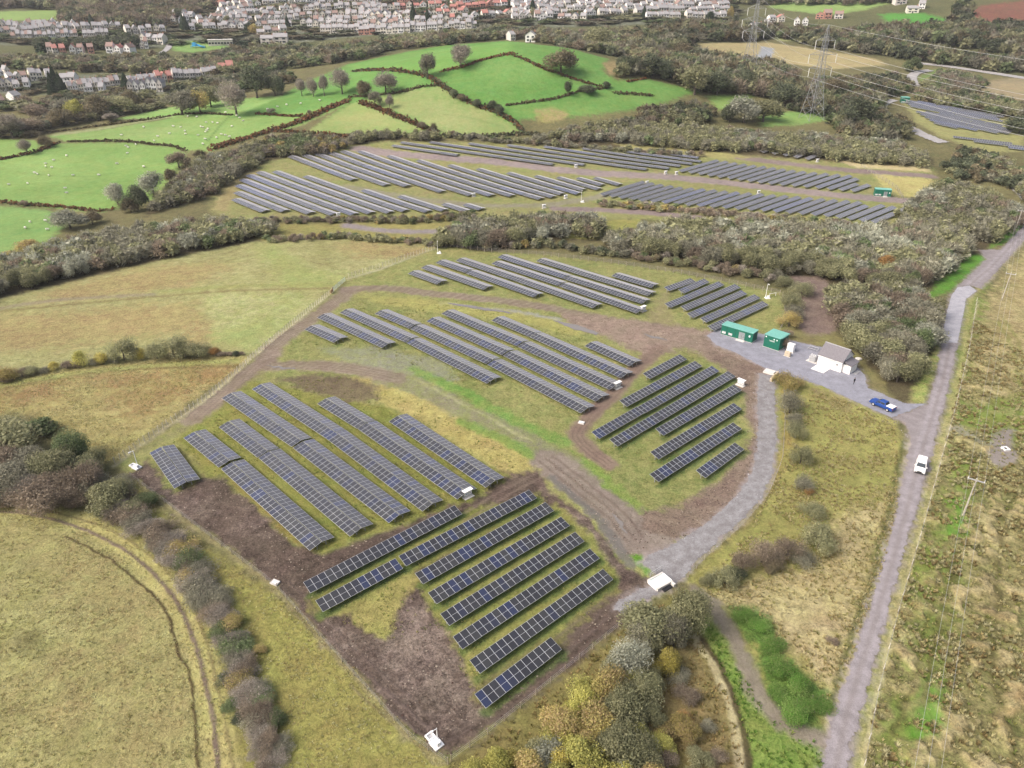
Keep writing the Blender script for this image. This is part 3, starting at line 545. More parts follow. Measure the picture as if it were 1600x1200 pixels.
def drape(name, P, m, cell=0.25, lift=0.05, warp=0.35, mid=None):
    """a thin sheet following the land inside a world outline P, with a frayed edge"""
    x0, y0 = P.min(0) - 1; x1, y1 = P.max(0) + 1
    xs = np.arange(x0, x1, cell); ys = np.arange(y0, y1, cell); X, Y = np.meshgrid(xs, ys, indexing='ij')
    wx = warp * 2 * (fbm(X / 1.3, Y / 1.3, 5, 3) - 0.5); wy = warp * 2 * (fbm(X / 1.3, Y / 1.3, 9, 3) - 0.5)
    ins = inside(P, X + wx, Y + wy)
    q = ins[:-1, :-1] & ins[1:, :-1] & ins[1:, 1:] & ins[:-1, 1:]
    idx = np.arange(X.size).reshape(X.shape); i, j = np.nonzero(q)
    F = np.stack([idx[i, j], idx[i + 1, j], idx[i + 1, j + 1], idx[i, j + 1]], 1)
    u, inv = np.unique(F, return_inverse=True); F = inv.reshape(-1, 4)
    x = X.ravel()[u]; y = Y.ravel()[u]
    at = None
    if mid is not None:
        d = seg_dist(mid, x + 0.3 * (fbm(x / 3, y / 3, 3, 2) - .5), y); wv = np.exp(-((d - 0.82) / 0.42) ** 2) - 0.55 * np.exp(-(d / 0.35) ** 2) - 0.35 * sstep(1.4, 2.2, d)
        at = {'wear': np.stack([np.clip(wv * .34 + .74, 0, 1)] * 3 + [wv * 0 + 1], 1)}
    return tag(link(name, mesh_np(name, np.stack([x, y, height(x, y) + lift], 1), F, [m], attrs=at, smooth=True)), kind='structure')
def strip_poly(pts, w):
    L = wline(pts); T = np.gradient(L, axis=0); T /= np.linalg.norm(T, axis=1)[:, None]; N = np.stack([-T[:, 1], T[:, 0]], 1)
    return np.concatenate([L + N * w / 2, (L - N * w / 2)[::-1]])
M_LANE = gravel("lane_gravel", (184, 172, 172), (158, 147, 147), wear=True); M_CONC = gravel("concrete_road", (198, 192, 196), (180, 174, 178)); M_PAD = gravel("pad_gravel", (174, 170, 178), (154, 150, 157))
M_LOOP = gravel("loop_gravel", (172, 166, 165), (144, 136, 134), 0.6, 6.0); M_FAR = gravel("far_road", (196, 188, 184), (180, 172, 168))
LMID = wline([(1289, 1290), (1306, 1200), (1318, 1137), (1352, 1018), (1388, 900), (1418, 790), (1440, 708), (1460, 640), (1474, 590), (1484, 536), (1492, 490), (1502, 465), (1520, 442), (1548, 418), (1580, 384), (1600, 364), (1770, 240)])
drape("road", wpoly(LANE), M_LANE, lift=0.07, warp=0.7, mid=LMID); drape("concrete_road", wpoly(CONC), M_CONC, lift=0.075, warp=0.1); drape("road", wpoly(LANE2), M_LANE, lift=0.07, warp=0.6, mid=LMID)
drape("gravel_yard", wpoly(PAD), M_PAD, lift=0.06); drape("gravel_path", wpoly(LOOP), M_LOOP, lift=0.05, warp=0.6)
for p, w in zip(FARROAD, (8, 9, 8, 6, 6)): drape("road", strip_poly(p, w), M_FAR, 0.8, 0.3)

# ------------------------------------------------------------------ rough grass and rushes standing above the sheet: uncountable, one object each
M_TUFT = bpy.data.materials.new("dry_grass"); M_TUFT.use_nodes = True
_b = M_TUFT.node_tree.nodes['Principled BSDF']; _b.inputs['Roughness'].default_value = 0.9; _b.inputs['Specular IOR Level'].default_value = 0.1
_a = M_TUFT.node_tree.nodes.new('ShaderNodeAttribute'); _a.attribute_name = 'tint'; M_TUFT.node_tree.links.new(_a.outputs['Color'], _b.inputs['Base Color'])
_t = M_TUFT.node_tree.nodes.new('ShaderNodeBsdfTranslucent'); _m = M_TUFT.node_tree.nodes.new('ShaderNodeMixShader'); _m.inputs[0].default_value = 0.35
M_TUFT.node_tree.links.new(_a.outputs['Color'], _t.inputs['Color']); M_TUFT.node_tree.links.new(_b.outputs[0], _m.inputs[1]); M_TUFT.node_tree.links.new(_t.outputs[0], _m.inputs[2])
M_TUFT.node_tree.links.new(_m.outputs[0], M_TUFT.node_tree.nodes['Material Output'].inputs['Surface'])
def tufts(name, lab, polys, holes, dens, blades, h, spread, cols, lo, seed):
    g = np.random.default_rng(seed); C = []
    H = [wpoly(p) for p in holes]
    for p in polys:
        W = wpoly(p); x0, y0 = np.maximum(W.min(0), (-130, 20)); x1, y1 = np.minimum(W.max(0), (130, 230)); n = int((x1 - x0) * (y1 - y0) * dens)
        if n <= 0: continue
        x = x0 + (x1 - x0) * g.random(n); y = y0 + (y1 - y0) * g.random(n); q = inside(W, x, y)
        q &= fbm(x / 3.5, y / 3.5, seed, 3) + 0.25 * (g.random(n) - 0.5) > lo
        for k in H: q &= ~inside(k, x, y)
        C.append(np.stack([x[q], y[q]], 1))
    C = np.concatenate(C); n = len(C); s = 0.6 + 0.8 * g.random(n)
    T = np.array([alb(*c) for c in cols]) * 1.15; tc = T[g.integers(0, len(T), n)] * (0.8 + 0.4 * g.random((n, 1)))
    c = np.repeat(C, blades, 0); sz = np.repeat(s, blades)[:, None]; m = len(c); th = g.random(m) * 6.283; ln = g.random((m, 1)) ** 0.5
    o = np.stack([np.cos(th), np.sin(th), 0 * th], 1); base = np.concatenate([c, height(c[:, 0], c[:, 1])[:, None]], 1) + o * 0.35 * spread * sz * g.random((m, 1)) + np.array([0, 0, -.03])
    tip = base + o * spread * ln * sz + np.array([0, 0, 1]) * h * sz * (0.55 + 0.6 * g.random((m, 1))); side = np.stack([-o[:, 1], o[:, 0], 0 * th], 1) * (0.06 * sz * spread + 0.012)
    mid_ = base * .5 + tip * .5 + np.array([0, 0, 1]) * h * .18 * sz
    V = np.stack([base - side, base + side, mid_ + side * 1.1, tip, mid_ - side * 1.1], 1)
    V = V[:, [0, 1, 2, 3, 4]].reshape(-1, 3); F = np.arange(5 * m).reshape(-1, 5)
    col = np.repeat(np.repeat(tc, blades, 0) * (0.85 + 0.3 * g.random((m, 1))), 5, 0)
    tag(link(name, mesh_np(name, V, F, [M_TUFT], attrs={'tint': np.concatenate([col, np.ones((len(col), 1))], 1)})), lab, kind='stuff'); print(name, n)
MOOR = [(1640, 355), (1562, 435), (1526, 480), (1506, 560), (1486, 660), (1470, 720), (1434, 850), (1396, 990), (1364, 1120), (1350, 1220), (1335, 1400), (1900, 1400), (1900, 355)]
tufts('rushes', 'brown rush clumps over the moor', [MOOR], [[(1548, 680), (1572, 664), (1586, 672), (1588, 722), (1560, 732), (1545, 722)]], 2.4, 24, 0.50, 0.36, [(206, 192, 142), (194, 174, 124), (218, 206, 160), (178, 154, 106), (208, 196, 146)], 0.50, 5)
tufts('rough_grass', 'pale tussock grass over the moor', [MOOR], [], 1.6, 9, 0.30, 0.28, [(206, 190, 134), (170, 164, 96), (140, 150, 80), (216, 200, 148)], 0.40, 6)
tufts('rough_grass', 'uncut dry grass in the left fields', [[(-200, 776), (60, 781), (140, 796), (207, 830), (268, 890), (322, 970), (350, 1048), (380, 1300), (-200, 1300)], [(0, 594), (120, 576), (250, 564), (382, 557), (362, 586), (302, 626), (242, 669), (192, 714), (150, 735), (100, 705), (60, 655), (-100, 650), (-100, 600)],
      [(212, 752), (332, 862), (432, 922), (522, 1012), (602, 1097), (722, 1202), (780, 1350), (430, 1350), (424, 1200), (400, 1080), (350, 960), (270, 850)]], [], 4.5, 7, 0.15, 0.20, [(208, 198, 144), (192, 178, 120), (168, 164, 102), (188, 166, 118), (214, 206, 156)], 0.42, 7)
tufts('rough_grass', 'long pale grass between loop and lane', [[(1240, 600), (1330, 630), (1400, 665), (1404, 780), (1384, 870), (1340, 1000), (1296, 1110), (1232, 1010), (1150, 960), (1100, 922), (1180, 810), (1226, 722)]], [], 4.0, 9, 0.36, 0.26, [(216, 198, 148), (202, 182, 128), (176, 168, 104), (192, 170, 118), (224, 208, 160)], 0.42, 8)
tufts('green_grass', 'lush green grass by the copse track', [[(1085, 930), (1110, 958), (1150, 1040), (1188, 1100), (1290, 1150), (1285, 1250), (1185, 1250), (1150, 1100), (1105, 1000)]], [strip_pts for strip_pts in ([(1092, 920), (1160, 1010), (1225, 1110), (1300, 1150), (1290, 1170), (1200, 1120), (1140, 1020), (1084, 925)],)], 3.0, 8, 0.3, 0.28, [(120, 152, 66), (104, 136, 58), (150, 160, 84)], 0.42, 9)
tufts('rough_grass', 'straggling grass on the slope beside the copse', [[(720, 1190), (985, 975), (1060, 930), (1095, 1000), (1135, 1085), (1160, 1190), (1170, 1350), (700, 1350)]], [], 3.0, 8, 0.35, 0.3, [(176, 150, 100), (158, 142, 88), (140, 130, 74), (186, 160, 110)], 0.40, 10)
tufts('site_grass', 'unmown grass between the solar tables', [[(240, 712), (400, 600), (540, 590), (700, 640), (840, 720), (640, 815), (490, 866), (360, 745)], [(476, 935), (850, 770), (966, 905), (880, 1010), (750, 1112), (690, 985), (600, 1000), (500, 960)], [(960, 640), (1080, 560), (1165, 640), (1160, 700), (1100, 755), (1030, 770), (930, 690)], [(450, 540), (560, 470), (760, 480), (900, 520), (985, 570), (900, 660), (720, 600), (560, 545)]], [], 1.3, 7, 0.20, 0.22, [(150, 156, 84), (126, 142, 70), (176, 166, 104), (186, 174, 114)], 0.47, 11)

def clods(name, lab, polys, dens, size, cols, lo, seed):
    g = np.random.default_rng(seed); C = []
    for p in polys:
        W = wpoly(p); x0, y0 = W.min(0); x1, y1 = W.max(0); n = int((x1 - x0) * (y1 - y0) * dens); x = x0 + (x1 - x0) * g.random(n); y = y0 + (y1 - y0) * g.random(n)
        q = inside(W, x, y) & (fbm(x / 2.2, y / 2.2, seed, 3) + 0.3 * (g.random(n) - .5) > lo); C.append(np.stack([x[q], y[q]], 1))
    C = np.concatenate(C); n = len(C); s = size * (0.35 + 1.0 * g.random(n) ** 2.5); a0 = g.random(n) * 6.283; z = height(C[:, 0], C[:, 1])
    ring = [np.stack([C[:, 0] + s * (0.7 + 0.6 * g.random(n)) * np.cos(a0 + k * 1.2566), C[:, 1] + s * (0.7 + 0.6 * g.random(n)) * np.sin(a0 + k * 1.2566), z - 0.02], 1) for k in range(5)]
    top = np.stack([C[:, 0] + s * .25 * g.normal(size=n), C[:, 1] + s * .25 * g.normal(size=n), z + s * (0.45 + .4 * g.random(n))], 1)
    V = np.stack(ring + [top], 1).reshape(-1, 3); b = np.arange(n)[:, None] * 6; F = np.stack([np.concatenate([b + k, b + (k + 1) % 5, b + 5], 1) for k in range(5)], 1).reshape(-1, 3)
    T = np.array([alb(*c) for c in cols]); t = np.repeat(T[g.integers(0, len(T), n)] * (0.75 + 0.5 * g.random((n, 1))), 6, 0)
    tag(link(name, mesh_np(name, V, F, [M_TUFT], attrs={'tint': np.concatenate([t, np.ones((len(t), 1))], 1)})), lab, kind='stuff'); print(name, n)
clods('mud', 'clods of churned mud over the bare ground', [[(206, 742), (236, 722), (272, 772), (345, 745), (400, 792), (460, 852), (500, 868), (640, 815), (722, 776), (780, 742), (780, 760), (640, 830), (500, 900), (480, 960), (560, 1000), (640, 960), (690, 990), (740, 1090), (760, 1118), (880, 1020), (968, 922), (1018, 915), (985, 960), (870, 1058), (760, 1148), (700, 1180), (640, 1145), (562, 1058), (430, 912), (320, 828)],
   [(870, 490), (940, 492), (1010, 502), (1110, 515), (1150, 545), (1205, 572), (1205, 640), (1190, 722), (1150, 785), (1082, 838), (1000, 858), (950, 812), (1062, 790), (1122, 750), (1166, 700), (1166, 620), (1130, 575), (1070, 545), (1010, 556), (960, 535), (900, 512)], [(852, 712), (905, 752), (962, 800), (1000, 845), (990, 880), (940, 840), (880, 770)]],
   5.0, 0.14, [(104, 80, 72), (128, 108, 96), (164, 144, 128), (112, 94, 84), (186, 168, 150)], 0.44, 21)
clods('gravel', 'loose stones along the loop track and yard', [[(1176, 590), (1216, 590), (1218, 700), (1210, 745), (1160, 822), (1088, 886), (1045, 928), (990, 962), (955, 950), (1005, 900), (1000, 870), (1080, 828), (1150, 772), (1178, 700)], [(1335, 640), (1420, 660), (1425, 690), (1400, 668), (1340, 640)]], 3.0, 0.15, [(196, 186, 184), (160, 148, 144), (214, 206, 204), (136, 124, 118)], 0.5, 22)
M_WET = mat("muddy_water", alb(150, 140, 132), 0.12, 0, 0.6)
for P in ([(692, 473), (730, 476), (796, 487), (802, 491), (740, 483)], [(862, 500), (900, 507), (936, 520), (930, 524), (890, 513)], [(955, 798), (972, 815), (984, 840), (974, 832), (958, 808)], [(404, 570), (440, 573), (470, 577), (440, 577)], [(884, 758), (898, 772), (890, 772)], [(1000, 520), (1030, 527), (1050, 534), (1015, 528)]): drape("puddle", wpoly(P), M_WET, 0.2, 0.07, 0.5)
# ------------------------------------------------------------------ trees and bushes
def foliage_material():
    m = bpy.data.materials.new("foliage"); m.use_nodes = True; nt = m.node_tree; b = nt.nodes['Principled BSDF']
    b.inputs['Roughness'].default_value = 0.75; b.inputs['Specular IOR Level'].default_value = 0.15
    tr = nt.nodes.new('ShaderNodeBsdfTranslucent'); mx_ = nt.nodes.new('ShaderNodeMixShader'); mx_.inputs[0].default_value = 0.40   # thin leaves let light through
    nt.links.new(b.outputs[0], mx_.inputs[1]); nt.links.new(tr.outputs[0], mx_.inputs[2]); nt.links.new(mx_.outputs[0], nt.nodes['Material Output'].inputs['Surface'])
    a = nt.nodes.new('ShaderNodeAttribute'); a.attribute_name = 'tint'; oi = nt.nodes.new('ShaderNodeObjectInfo')
    mr = nt.nodes.new('ShaderNodeMapRange'); mr.inputs['To Min'].default_value = 0.80; mr.inputs['To Max'].default_value = 1.18
    hs = nt.nodes.new('ShaderNodeHueSaturation'); nt.links.new(oi.outputs['Random'], mr.inputs['Value'])
    nt.links.new(mr.outputs[0], hs.inputs['Value']); nt.links.new(a.outputs['Color'], hs.inputs['Color']); nt.links.new(hs.outputs['Color'], b.inputs['Base Color']); nt.links.new(hs.outputs['Color'], tr.inputs['Color'])
    return m
M_LEAF = foliage_material()
M_BARK = nmat("bark", alb(120, 108, 98), alb(88, 78, 68), 6.0, bump=0.5)
# species: leaf tints (shown brightness of single leaves), share of bare twigs, form
SPEC = {
 'bramble': ([(104, 142, 62), (122, 150, 74), (134, 150, 86)], 0.05),
 'olive':  ([(146, 142, 106), (132, 130, 98), (158, 152, 116)], 0.42),
 'grey':   ([(142, 136, 116), (130, 124, 106), (152, 146, 124)], 0.62),
 'brown':  ([(144, 128, 110), (132, 116, 100), (154, 138, 118)], 0.70),
 'bare':   ([(158, 146, 132), (144, 132, 120), (168, 156, 142)], 0.88),
 'silver': ([(164, 160, 140), (150, 148, 130), (174, 170, 150)], 0.6),
 'oak':    ([(122, 110, 86), (132, 118, 92), (112, 104, 82)], 0.3),
 'dark':   ([(100, 104, 80), (90, 94, 74), (110, 112, 86)], 0.2),
 'green':  ([(112, 122, 84), (100, 112, 76), (126, 132, 94)], 0.25),
 'lime':   ([(184, 176, 98), (168, 164, 94), (192, 182, 106)], 0.25),
 'gold':   ([(180, 162, 100), (166, 152, 98), (170, 146, 106)], 0.35),
 'yellow': ([(196, 178, 92), (182, 168, 92), (172, 158, 98)], 0.25),
 'orange': ([(184, 142, 88), (172, 132, 84), (162, 134, 96)], 0.3),
 'conifer':([(66, 80, 58), (56, 70, 52), (76, 88, 64)], 0.0),
}
def crown_arrays(h, r, n, size, tints, twig, seed, form='round', low=0.22):
    """leaf sprays and twigs scattered through the lobes of a crown: V, F(quads), tint; base at z=0"""
    g = np.random.default_rng(seed)
    if form == 'cone':
        z = h * (0.08 + 0.9 * (1 - np.sqrt(g.random(n)))); rad_ = r * (1 - z / h) * (0.75 + 0.35 * g.random(n)); th = g.random(n) * 6.283
        P = np.stack([rad_ * np.cos(th), rad_ * np.sin(th), z], 1); out = np.stack([np.cos(th), np.sin(th), 0.3 + 0 * th], 1); lob = g.integers(0, 9, n)
    else:
        k = max(5, int(7 + 5 * g.random())); zc = h * (low + (1 - low) * 0.48); hz = h * (1 - low) * 0.5
        d = g.normal(size=(k, 3)); d /= np.linalg.norm(d, axis=1)[:, None]; d[:, 2] = np.abs(d[:, 2]) * 1.35 - 0.60
        C = np.stack([d[:, 0] * r * 0.68 * g.uniform(.75, 1.2), d[:, 1] * r * 0.68 * g.uniform(.75, 1.2), zc + d[:, 2] * hz * 0.62], 1); C[0] = (0, 0, zc + 0.2 * hz)
        R = (0.30 + 0.38 * g.random(k)) * r
        lob = g.integers(0, k, n); q = g.normal(size=(n, 3)); q /= np.linalg.norm(q, axis=1)[:, None]
        rho = (0.25 + 0.95 * g.random(n) ** 0.75)[:, None]
        P = C[lob] + q * rho * R[lob][:, None] * np.array([1, 1, min(1.3, hz / r * 1.1)]); out = q
        P[:, 2] = np.clip(P[:, 2], h * 0.04, h)
        top = P - np.array([0, 0, zc]); out = out * 0.6 + top / (np.linalg.norm(top, axis=1)[:, None] + 1e-6) * 0.6
    nrm = out + g.normal(size=(n, 3)) * 0.75; nrm /= np.linalg.norm(nrm, axis=1)[:, None]
    t = np.cross(nrm, g.normal(size=(n, 3))); t /= np.linalg.norm(t, axis=1)[:, None] + 1e-9; b = np.cross(nrm, t)
    s = size * (0.5 + 0.9 * g.random(n)); asp = 0.55 + 0.4 * g.random(n)
    istw = g.random(n) < twig
    # a twig is a long thin sliver that points outwards and up
    tw = out + np.array([0, 0, 0.5]) + g.normal(size=(n, 3)) * 0.45; tw /= np.linalg.norm(tw, axis=1)[:, None]
    bt = np.cross(tw, g.normal(size=(n, 3))); bt /= np.linalg.norm(bt, axis=1)[:, None] + 1e-9
    A = np.where(istw[:, None], tw * (s * 1.9)[:, None], t * s[:, None]); B = np.where(istw[:, None], bt * (s * 0.17)[:, None], b * (s * asp)[:, None])
    j = lambda: 1 + 0.35 * (g.random((n, 1)) - 0.5)
    V = np.stack([P - A * j() - B * j() * 0.6, P + A * j() * 0.2 - B * j(), P + A * j() + B * j() * 0.5, P - A * j() * 0.3 + B * j()], 1).reshape(-1, 3)
    V[:, 2] = np.maximum(V[:, 2], 0.02)
    T = np.array([alb(*c) for c in tints]) * 1.55; lt = g.random((64, 1)) * 0.36 + 0.82
    c = T[(lob + g.integers(0, 2, n)) % len(T)] * lt[lob % 64] * (0.82 + 0.36 * g.random((n, 1)))
    tint = np.repeat(np.concatenate([c, np.ones((n, 1))], 1), 4, 0)
    return V, np.arange(4 * n).reshape(-1, 4), tint
def trunk_mb(h, r, seed, low=0.22, limbs=6):
    g = random.Random(seed); mb = MB(); th = max(0.07, 0.035 * h); p = Vector((0, 0, -0.3)); top = h * 0.62
    pts = [p]; n = 4
    for i in range(n): pts.append(Vector((g.uniform(-.1, .1) * r * 0.5 * (i + 1) / n, g.uniform(-.1, .1) * r * 0.5 * (i + 1) / n, top * (i + 1) / n)))
    for i in range(n): mb.tube(pts[i], pts[i + 1], th * (1 - 0.8 * i / n), th * (1 - 0.8 * (i + 1) / n), 6, cap=False)
    for k in range(limbs):
        z = top * (0.35 + 0.6 * k / limbs); a = g.uniform(0, 6.28); b0 = Vector((0, 0, z)); L = r * g.uniform(.6, .95)
        m = b0 + Vector((math.cos(a) * L * .55, math.sin(a) * L * .55, h * .10)); e = b0 + Vector((math.cos(a) * L, math.sin(a) * L, h * .26))
        mb.tube(b0, m, th * .42, th * .26, 5, cap=False); mb.tube(m, e, th * .26, th * .08, 5, cap=False)
    return mb
PROTO = {}
def tree_meshes(sp, lod, form='round'):
    """unit meshes for one kind of tree: height 1 x radius .42 scaled from real proportions of 7 m"""
    key = (sp, lod, form)
    if key not in PROTO:
        tints, tw = SPEC[sp]; L = []
        n, size = {'near': (17000, 0.115), 'mid': (5600, 0.185), 'bush': (8000, 0.115)}[lod]
        for v in range(3 if lod != 'mid' else 4):
            sd = abs(hash(key[0])) % 1 + sum(map(ord, sp)) * 31 + v * 7 + len(lod)
            low = 0.02 if lod == 'bush' else (0.10 if tw < 0.8 else 0.16)
            V, F, T = crown_arrays(7.0, 3.0, n, size, tints, tw, sd, form, low)
            cm = mesh_np("crown_" + sp, V, F, [M_LEAF], attrs={'tint': T})
            tm = trunk_mb(7.0, 3.0, sd, low, 4 if lod == 'bush' else 7).mesh("trunk_" + sp, M_BARK)
            L.append((cm, tm))
        PROTO[key] = L
    return PROTO[key]
def size_from_px(px, py, top, w):
    p = G(px, py); _, _, dep = project(p); dep = dep[0]; el = math.atan2(CAM_H - p.z, math.hypot(p.x, p.y))
    wr = w / FPX * dep / 2
    hh = (py - top) / FPX * dep; h = max(0.9 * wr, (hh - wr * math.sin(el) * 0.9) / math.cos(el))
    return p, h, wr
NTREE = 0
def plant(p, h, r, sp, label, group, cat='tree', lod=None, form='round'):
    global NTREE
    d = math.hypot(p[0], p[1]); lod = lod or ('near' if d < 150 else 'mid')
    name = {'tree': 'conifer_tree' if form == 'cone' else 'tree', 'bush': 'bush'}[cat]
    root = empty(name, (p[0], p[1], float(height(p[0], p[1])) - 0.05), random.uniform(0, 6.28)); root.scale = (r / 3.0 * random.uniform(.85, 1.2), r / 3.0 * random.uniform(.85, 1.2), h / 7.0 * random.uniform(.85, 1.15))
    cm, tm = random.choice(tree_meshes(sp, 'bush' if cat == 'bush' and lod == 'near' else lod, form))
    if cat == 'tree': link('trunk', tm, root)
    else: link('stem', tm, root)
    link('crown', cm, root)
    tag(root, label, cat, group); NTREE += 1
    return root
LOOK = {'bramble': 'bright green', 'olive': 'olive green', 'grey': 'grey green', 'brown': 'brown twiggy', 'bare': 'leafless grey', 'silver': 'pale silvery', 'oak': 'dark brown leafed', 'dark': 'dark green', 'green': 'mid green', 'lime': 'yellow green', 'gold': 'golden brown', 'yellow': 'bright yellow', 'orange': 'orange leafed', 'conifer': 'dark evergreen'}
def plant_list(rows, where, group, cat='tree', lod=None):
    rows = sorted(rows, key=lambda r: r[0])
    for i, row in enumerate(rows):
        px, py, top, w, sp = row[:5]; p, h, wr = size_from_px(px, py, top, w)
        plant(p, h, wr, sp, f"{LOOK[sp]} {cat}, {ordi(i)} from the left {where}", group, cat, lod, row[5] if len(row) > 5 else 'round')

plant_list([(1020, 1000, 915, 96, 'olive'), (1070, 985, 912, 60, 'olive'), (980, 1060, 988, 68, 'silver'), (1037, 1047, 1005, 38, 'yellow'), (945, 1097, 1030, 62, 'gold'), (912, 1112, 1050, 58, 'lime'), (1000, 1100, 1040, 50, 'olive'), (968, 1132, 1070, 60, 'olive'),
  (932, 1152, 1085, 72, 'gold'), (882, 1152, 1095, 62, 'gold'), (850, 1192, 1140, 60, 'silver'), (902, 1202, 1140, 68, 'lime'), (962, 1192, 1130, 66, 'olive'), (1002, 1200, 1150, 50, 'olive'), (782, 1216, 1168, 50, 'lime'), (822, 1222, 1168, 56, 'gold'),
  (742, 1232, 1184, 50, 'lime'), (872, 1232, 1180, 60, 'lime'), (945, 1242, 1182, 72, 'lime'), (1010, 1236, 1184, 52, 'gold'), (700, 1262, 1206, 60, 'lime'), (800, 1275, 1206, 70, 'silver'), (1062, 1152, 1112, 44, 'gold'), (1000, 1020, 960, 44, 'grey'), (1052, 1010, 950, 40, 'grey'), (958, 1060, 1015, 36, 'olive'), (930, 1100, 1058, 36, 'lime'), (985, 1085, 1045, 34, 'lime'), (1018, 1078, 1038, 34, 'olive'), (895, 1135, 1090, 40, 'lime'), (920, 1175, 1130, 40, 'gold'), (945, 1165, 1122, 40, 'lime'), (985, 1165, 1122, 38, 'lime'), (860, 1172, 1130, 40, 'lime'), (835, 1195, 1155, 38, 'olive'), (880, 1205, 1160, 40, 'yellow'), (1020, 1130, 1092, 36, 'olive'), (1030, 1175, 1140, 36, 'lime'), (800, 1200, 1165, 34, 'yellow'), (765, 1225, 1190, 36, 'yellow'), (975, 1225, 1180, 44, 'lime'), (905, 1235, 1195, 40, 'gold')], 'in the copse below the solar site', 'trees in the copse below the solar site')
plant_list([(1092, 1192, 1160, 36, 'olive'), (1122, 1190, 1166, 34, 'brown'), (1042, 1200, 1166, 44, 'brown'), (1072, 1092, 1066, 36, 'brown'), (1030, 1150, 1128, 40, 'gold'), (1105, 1140, 1120, 26, 'grey'), (1080, 1230, 1200, 44, 'olive'), (1070, 1130, 1110, 30, 'orange'), (1000, 1150, 1128, 34, 'grey'), (1060, 1060, 1036, 34, 'grey')], 'on the rough slope beside the copse', 'bushes on the slope beside the copse', 'bush', 'near')
plant_list([(30, 712, 648, 80, 'olive'), (92, 748, 678, 74, 'olive'), (20, 775, 712, 84, 'grey'), (80, 792, 730, 80, 'brown'), (132, 776, 712, 68, 'brown'), (172, 794, 744, 56, 'olive'), (212, 800, 764, 42, 'olive'), (62, 676, 640, 60, 'green'), (142, 742, 690, 54, 'olive'), (-20, 700, 645, 70, 'green'), (-40, 780, 710, 84, 'grey'), (-60, 730, 670, 80, 'olive'), (108, 722, 668, 54, 'green'), (50, 742, 684, 60, 'grey'), (60, 782, 728, 60, 'bare'), (110, 788, 740, 56, 'brown'), (150, 775, 730, 50, 'grey'), (10, 738, 680, 66, 'brown'), (190, 782, 745, 44, 'brown'), (20, 672, 636, 56, 'olive'), (122, 752, 705, 50, 'brown'), (35, 790, 745, 60, 'brown'), (228, 790, 762, 34, 'green'), (195, 762, 738, 36, 'grey')], 'in the left clump', 'trees in the clump at the left edge')
rows = []
g_ = random.Random(5)
SP_ = smooth_line([(180, 786), (215, 815), (255, 852), (290, 884), (316, 920), (346, 965), (366, 1015), (386, 1065), (400, 1115), (412, 1165), (424, 1240)], n=8)
for i, (x, y) in enumerate(SP_):
    rows.append((x + g_.uniform(-12, 12), y + g_.uniform(-4, 6), y - g_.uniform(16, 32), g_.uniform(34, 54), g_.choice(['bare', 'brown', 'bare', 'brown', 'bare', 'grey', 'brown', 'grey', 'gold', 'green'])))
for x, y, w, s in ((166, 803, 30, 'dark'), (362, 975, 26, 'green'), (358, 1060, 30, 'dark'), (362, 1105, 34, 'green'), (372, 1125, 26, 'dark'), (405, 1020, 26, 'gold'), (432, 1130, 40, 'green'), (440, 1170, 44, 'grey'), (300, 880, 20, 'dark'), (330, 905, 26, 'yellow'), (195, 790, 30, 'orange'), (412, 1090, 30, 'orange')):
    rows.append((x, y, y - w * 0.55, w, s))
plant_list(rows, 'in the scrub strip between track and fence', 'bushes in the scrub strip below the fence', 'bush', 'near')
plant_list([(15, 592, 562, 42, 'gold'), (50, 584, 566, 26, 'olive'), (85, 577, 559, 20, 'yellow'), (105, 575, 561, 28, 'brown'), (132, 570, 540, 32, 'lime'), (165, 566, 545, 26, 'yellow'), (195, 562, 521, 44, 'olive'), (221, 560, 538, 24, 'yellow'), (246, 560, 525, 34, 'olive'), (272, 558, 519, 46, 'olive'), (310, 558, 522, 42, 'olive'), (338, 555, 537, 20, 'orange'), (-20, 596, 570, 40, 'brown'), (150, 569, 556, 24, 'grey'), (35, 588, 568, 24, 'brown'), (290, 558, 540, 24, 'grey')], 'in the hedge between the two rough fields', 'bushes in the hedge between the rough fields', 'bush', 'near')
plant_list([(345, 556, 548, 16, 'brown'), (356, 556, 549, 16, 'brown'), (368, 555, 549, 16, 'dark'), (378, 554, 549, 12, 'brown'), (180, 565, 553, 20, 'grey'), (70, 581, 570, 20, 'grey'), (120, 573, 562, 20, 'brown'), (5, 596, 580, 26, 'brown')], 'of the low hedge bottoms by the rough fields', 'low bushes under the rough field hedge', 'bush', 'near')
plant_list([(1230, 604, 573, 38, 'gold'), (1233, 645, 606, 38, 'grey'), (1241, 684, 650, 34, 'olive'), (1250, 724, 690, 36, 'olive'), (1256, 764, 736, 32, 'grey'), (1264, 772, 757, 16, 'orange'), (1278, 856, 808, 52, 'olive'), (1230, 868, 822, 50, 'brown'), (1190, 878, 832, 50, 'brown'), (1160, 892, 842, 46, 'brown'), (1130, 912, 872, 46, 'olive'), (1268, 806, 774, 40, 'olive'), (1205, 890, 860, 40, 'oak'), (1255, 880, 850, 40, 'grey'), (1105, 912, 890, 26, 'olive'), (1238, 664, 640, 26, 'grey'), (1150, 905, 880, 34, 'dark')], 'in the thicket between loop and lane', 'bushes in the thicket between the loop and the lane', 'bush', 'near')
plant_list([(1160, 965, 953, 36, 'bramble'), (1185, 985, 972, 40, 'bramble'), (1205, 1015, 1000, 36, 'bramble'), (1215, 1050, 1034, 44, 'bramble'), (1245, 1075, 1060, 44, 'bramble'), (1270, 1105, 1090, 44, 'bramble'), (1240, 1120, 1107, 44, 'bramble'), (1215, 1090, 1078, 36, 'bramble'), (1300, 1005, 990, 18, 'brown')], 'in the bramble patch by the lane', 'bramble bushes beside the lane', 'bush', 'near')
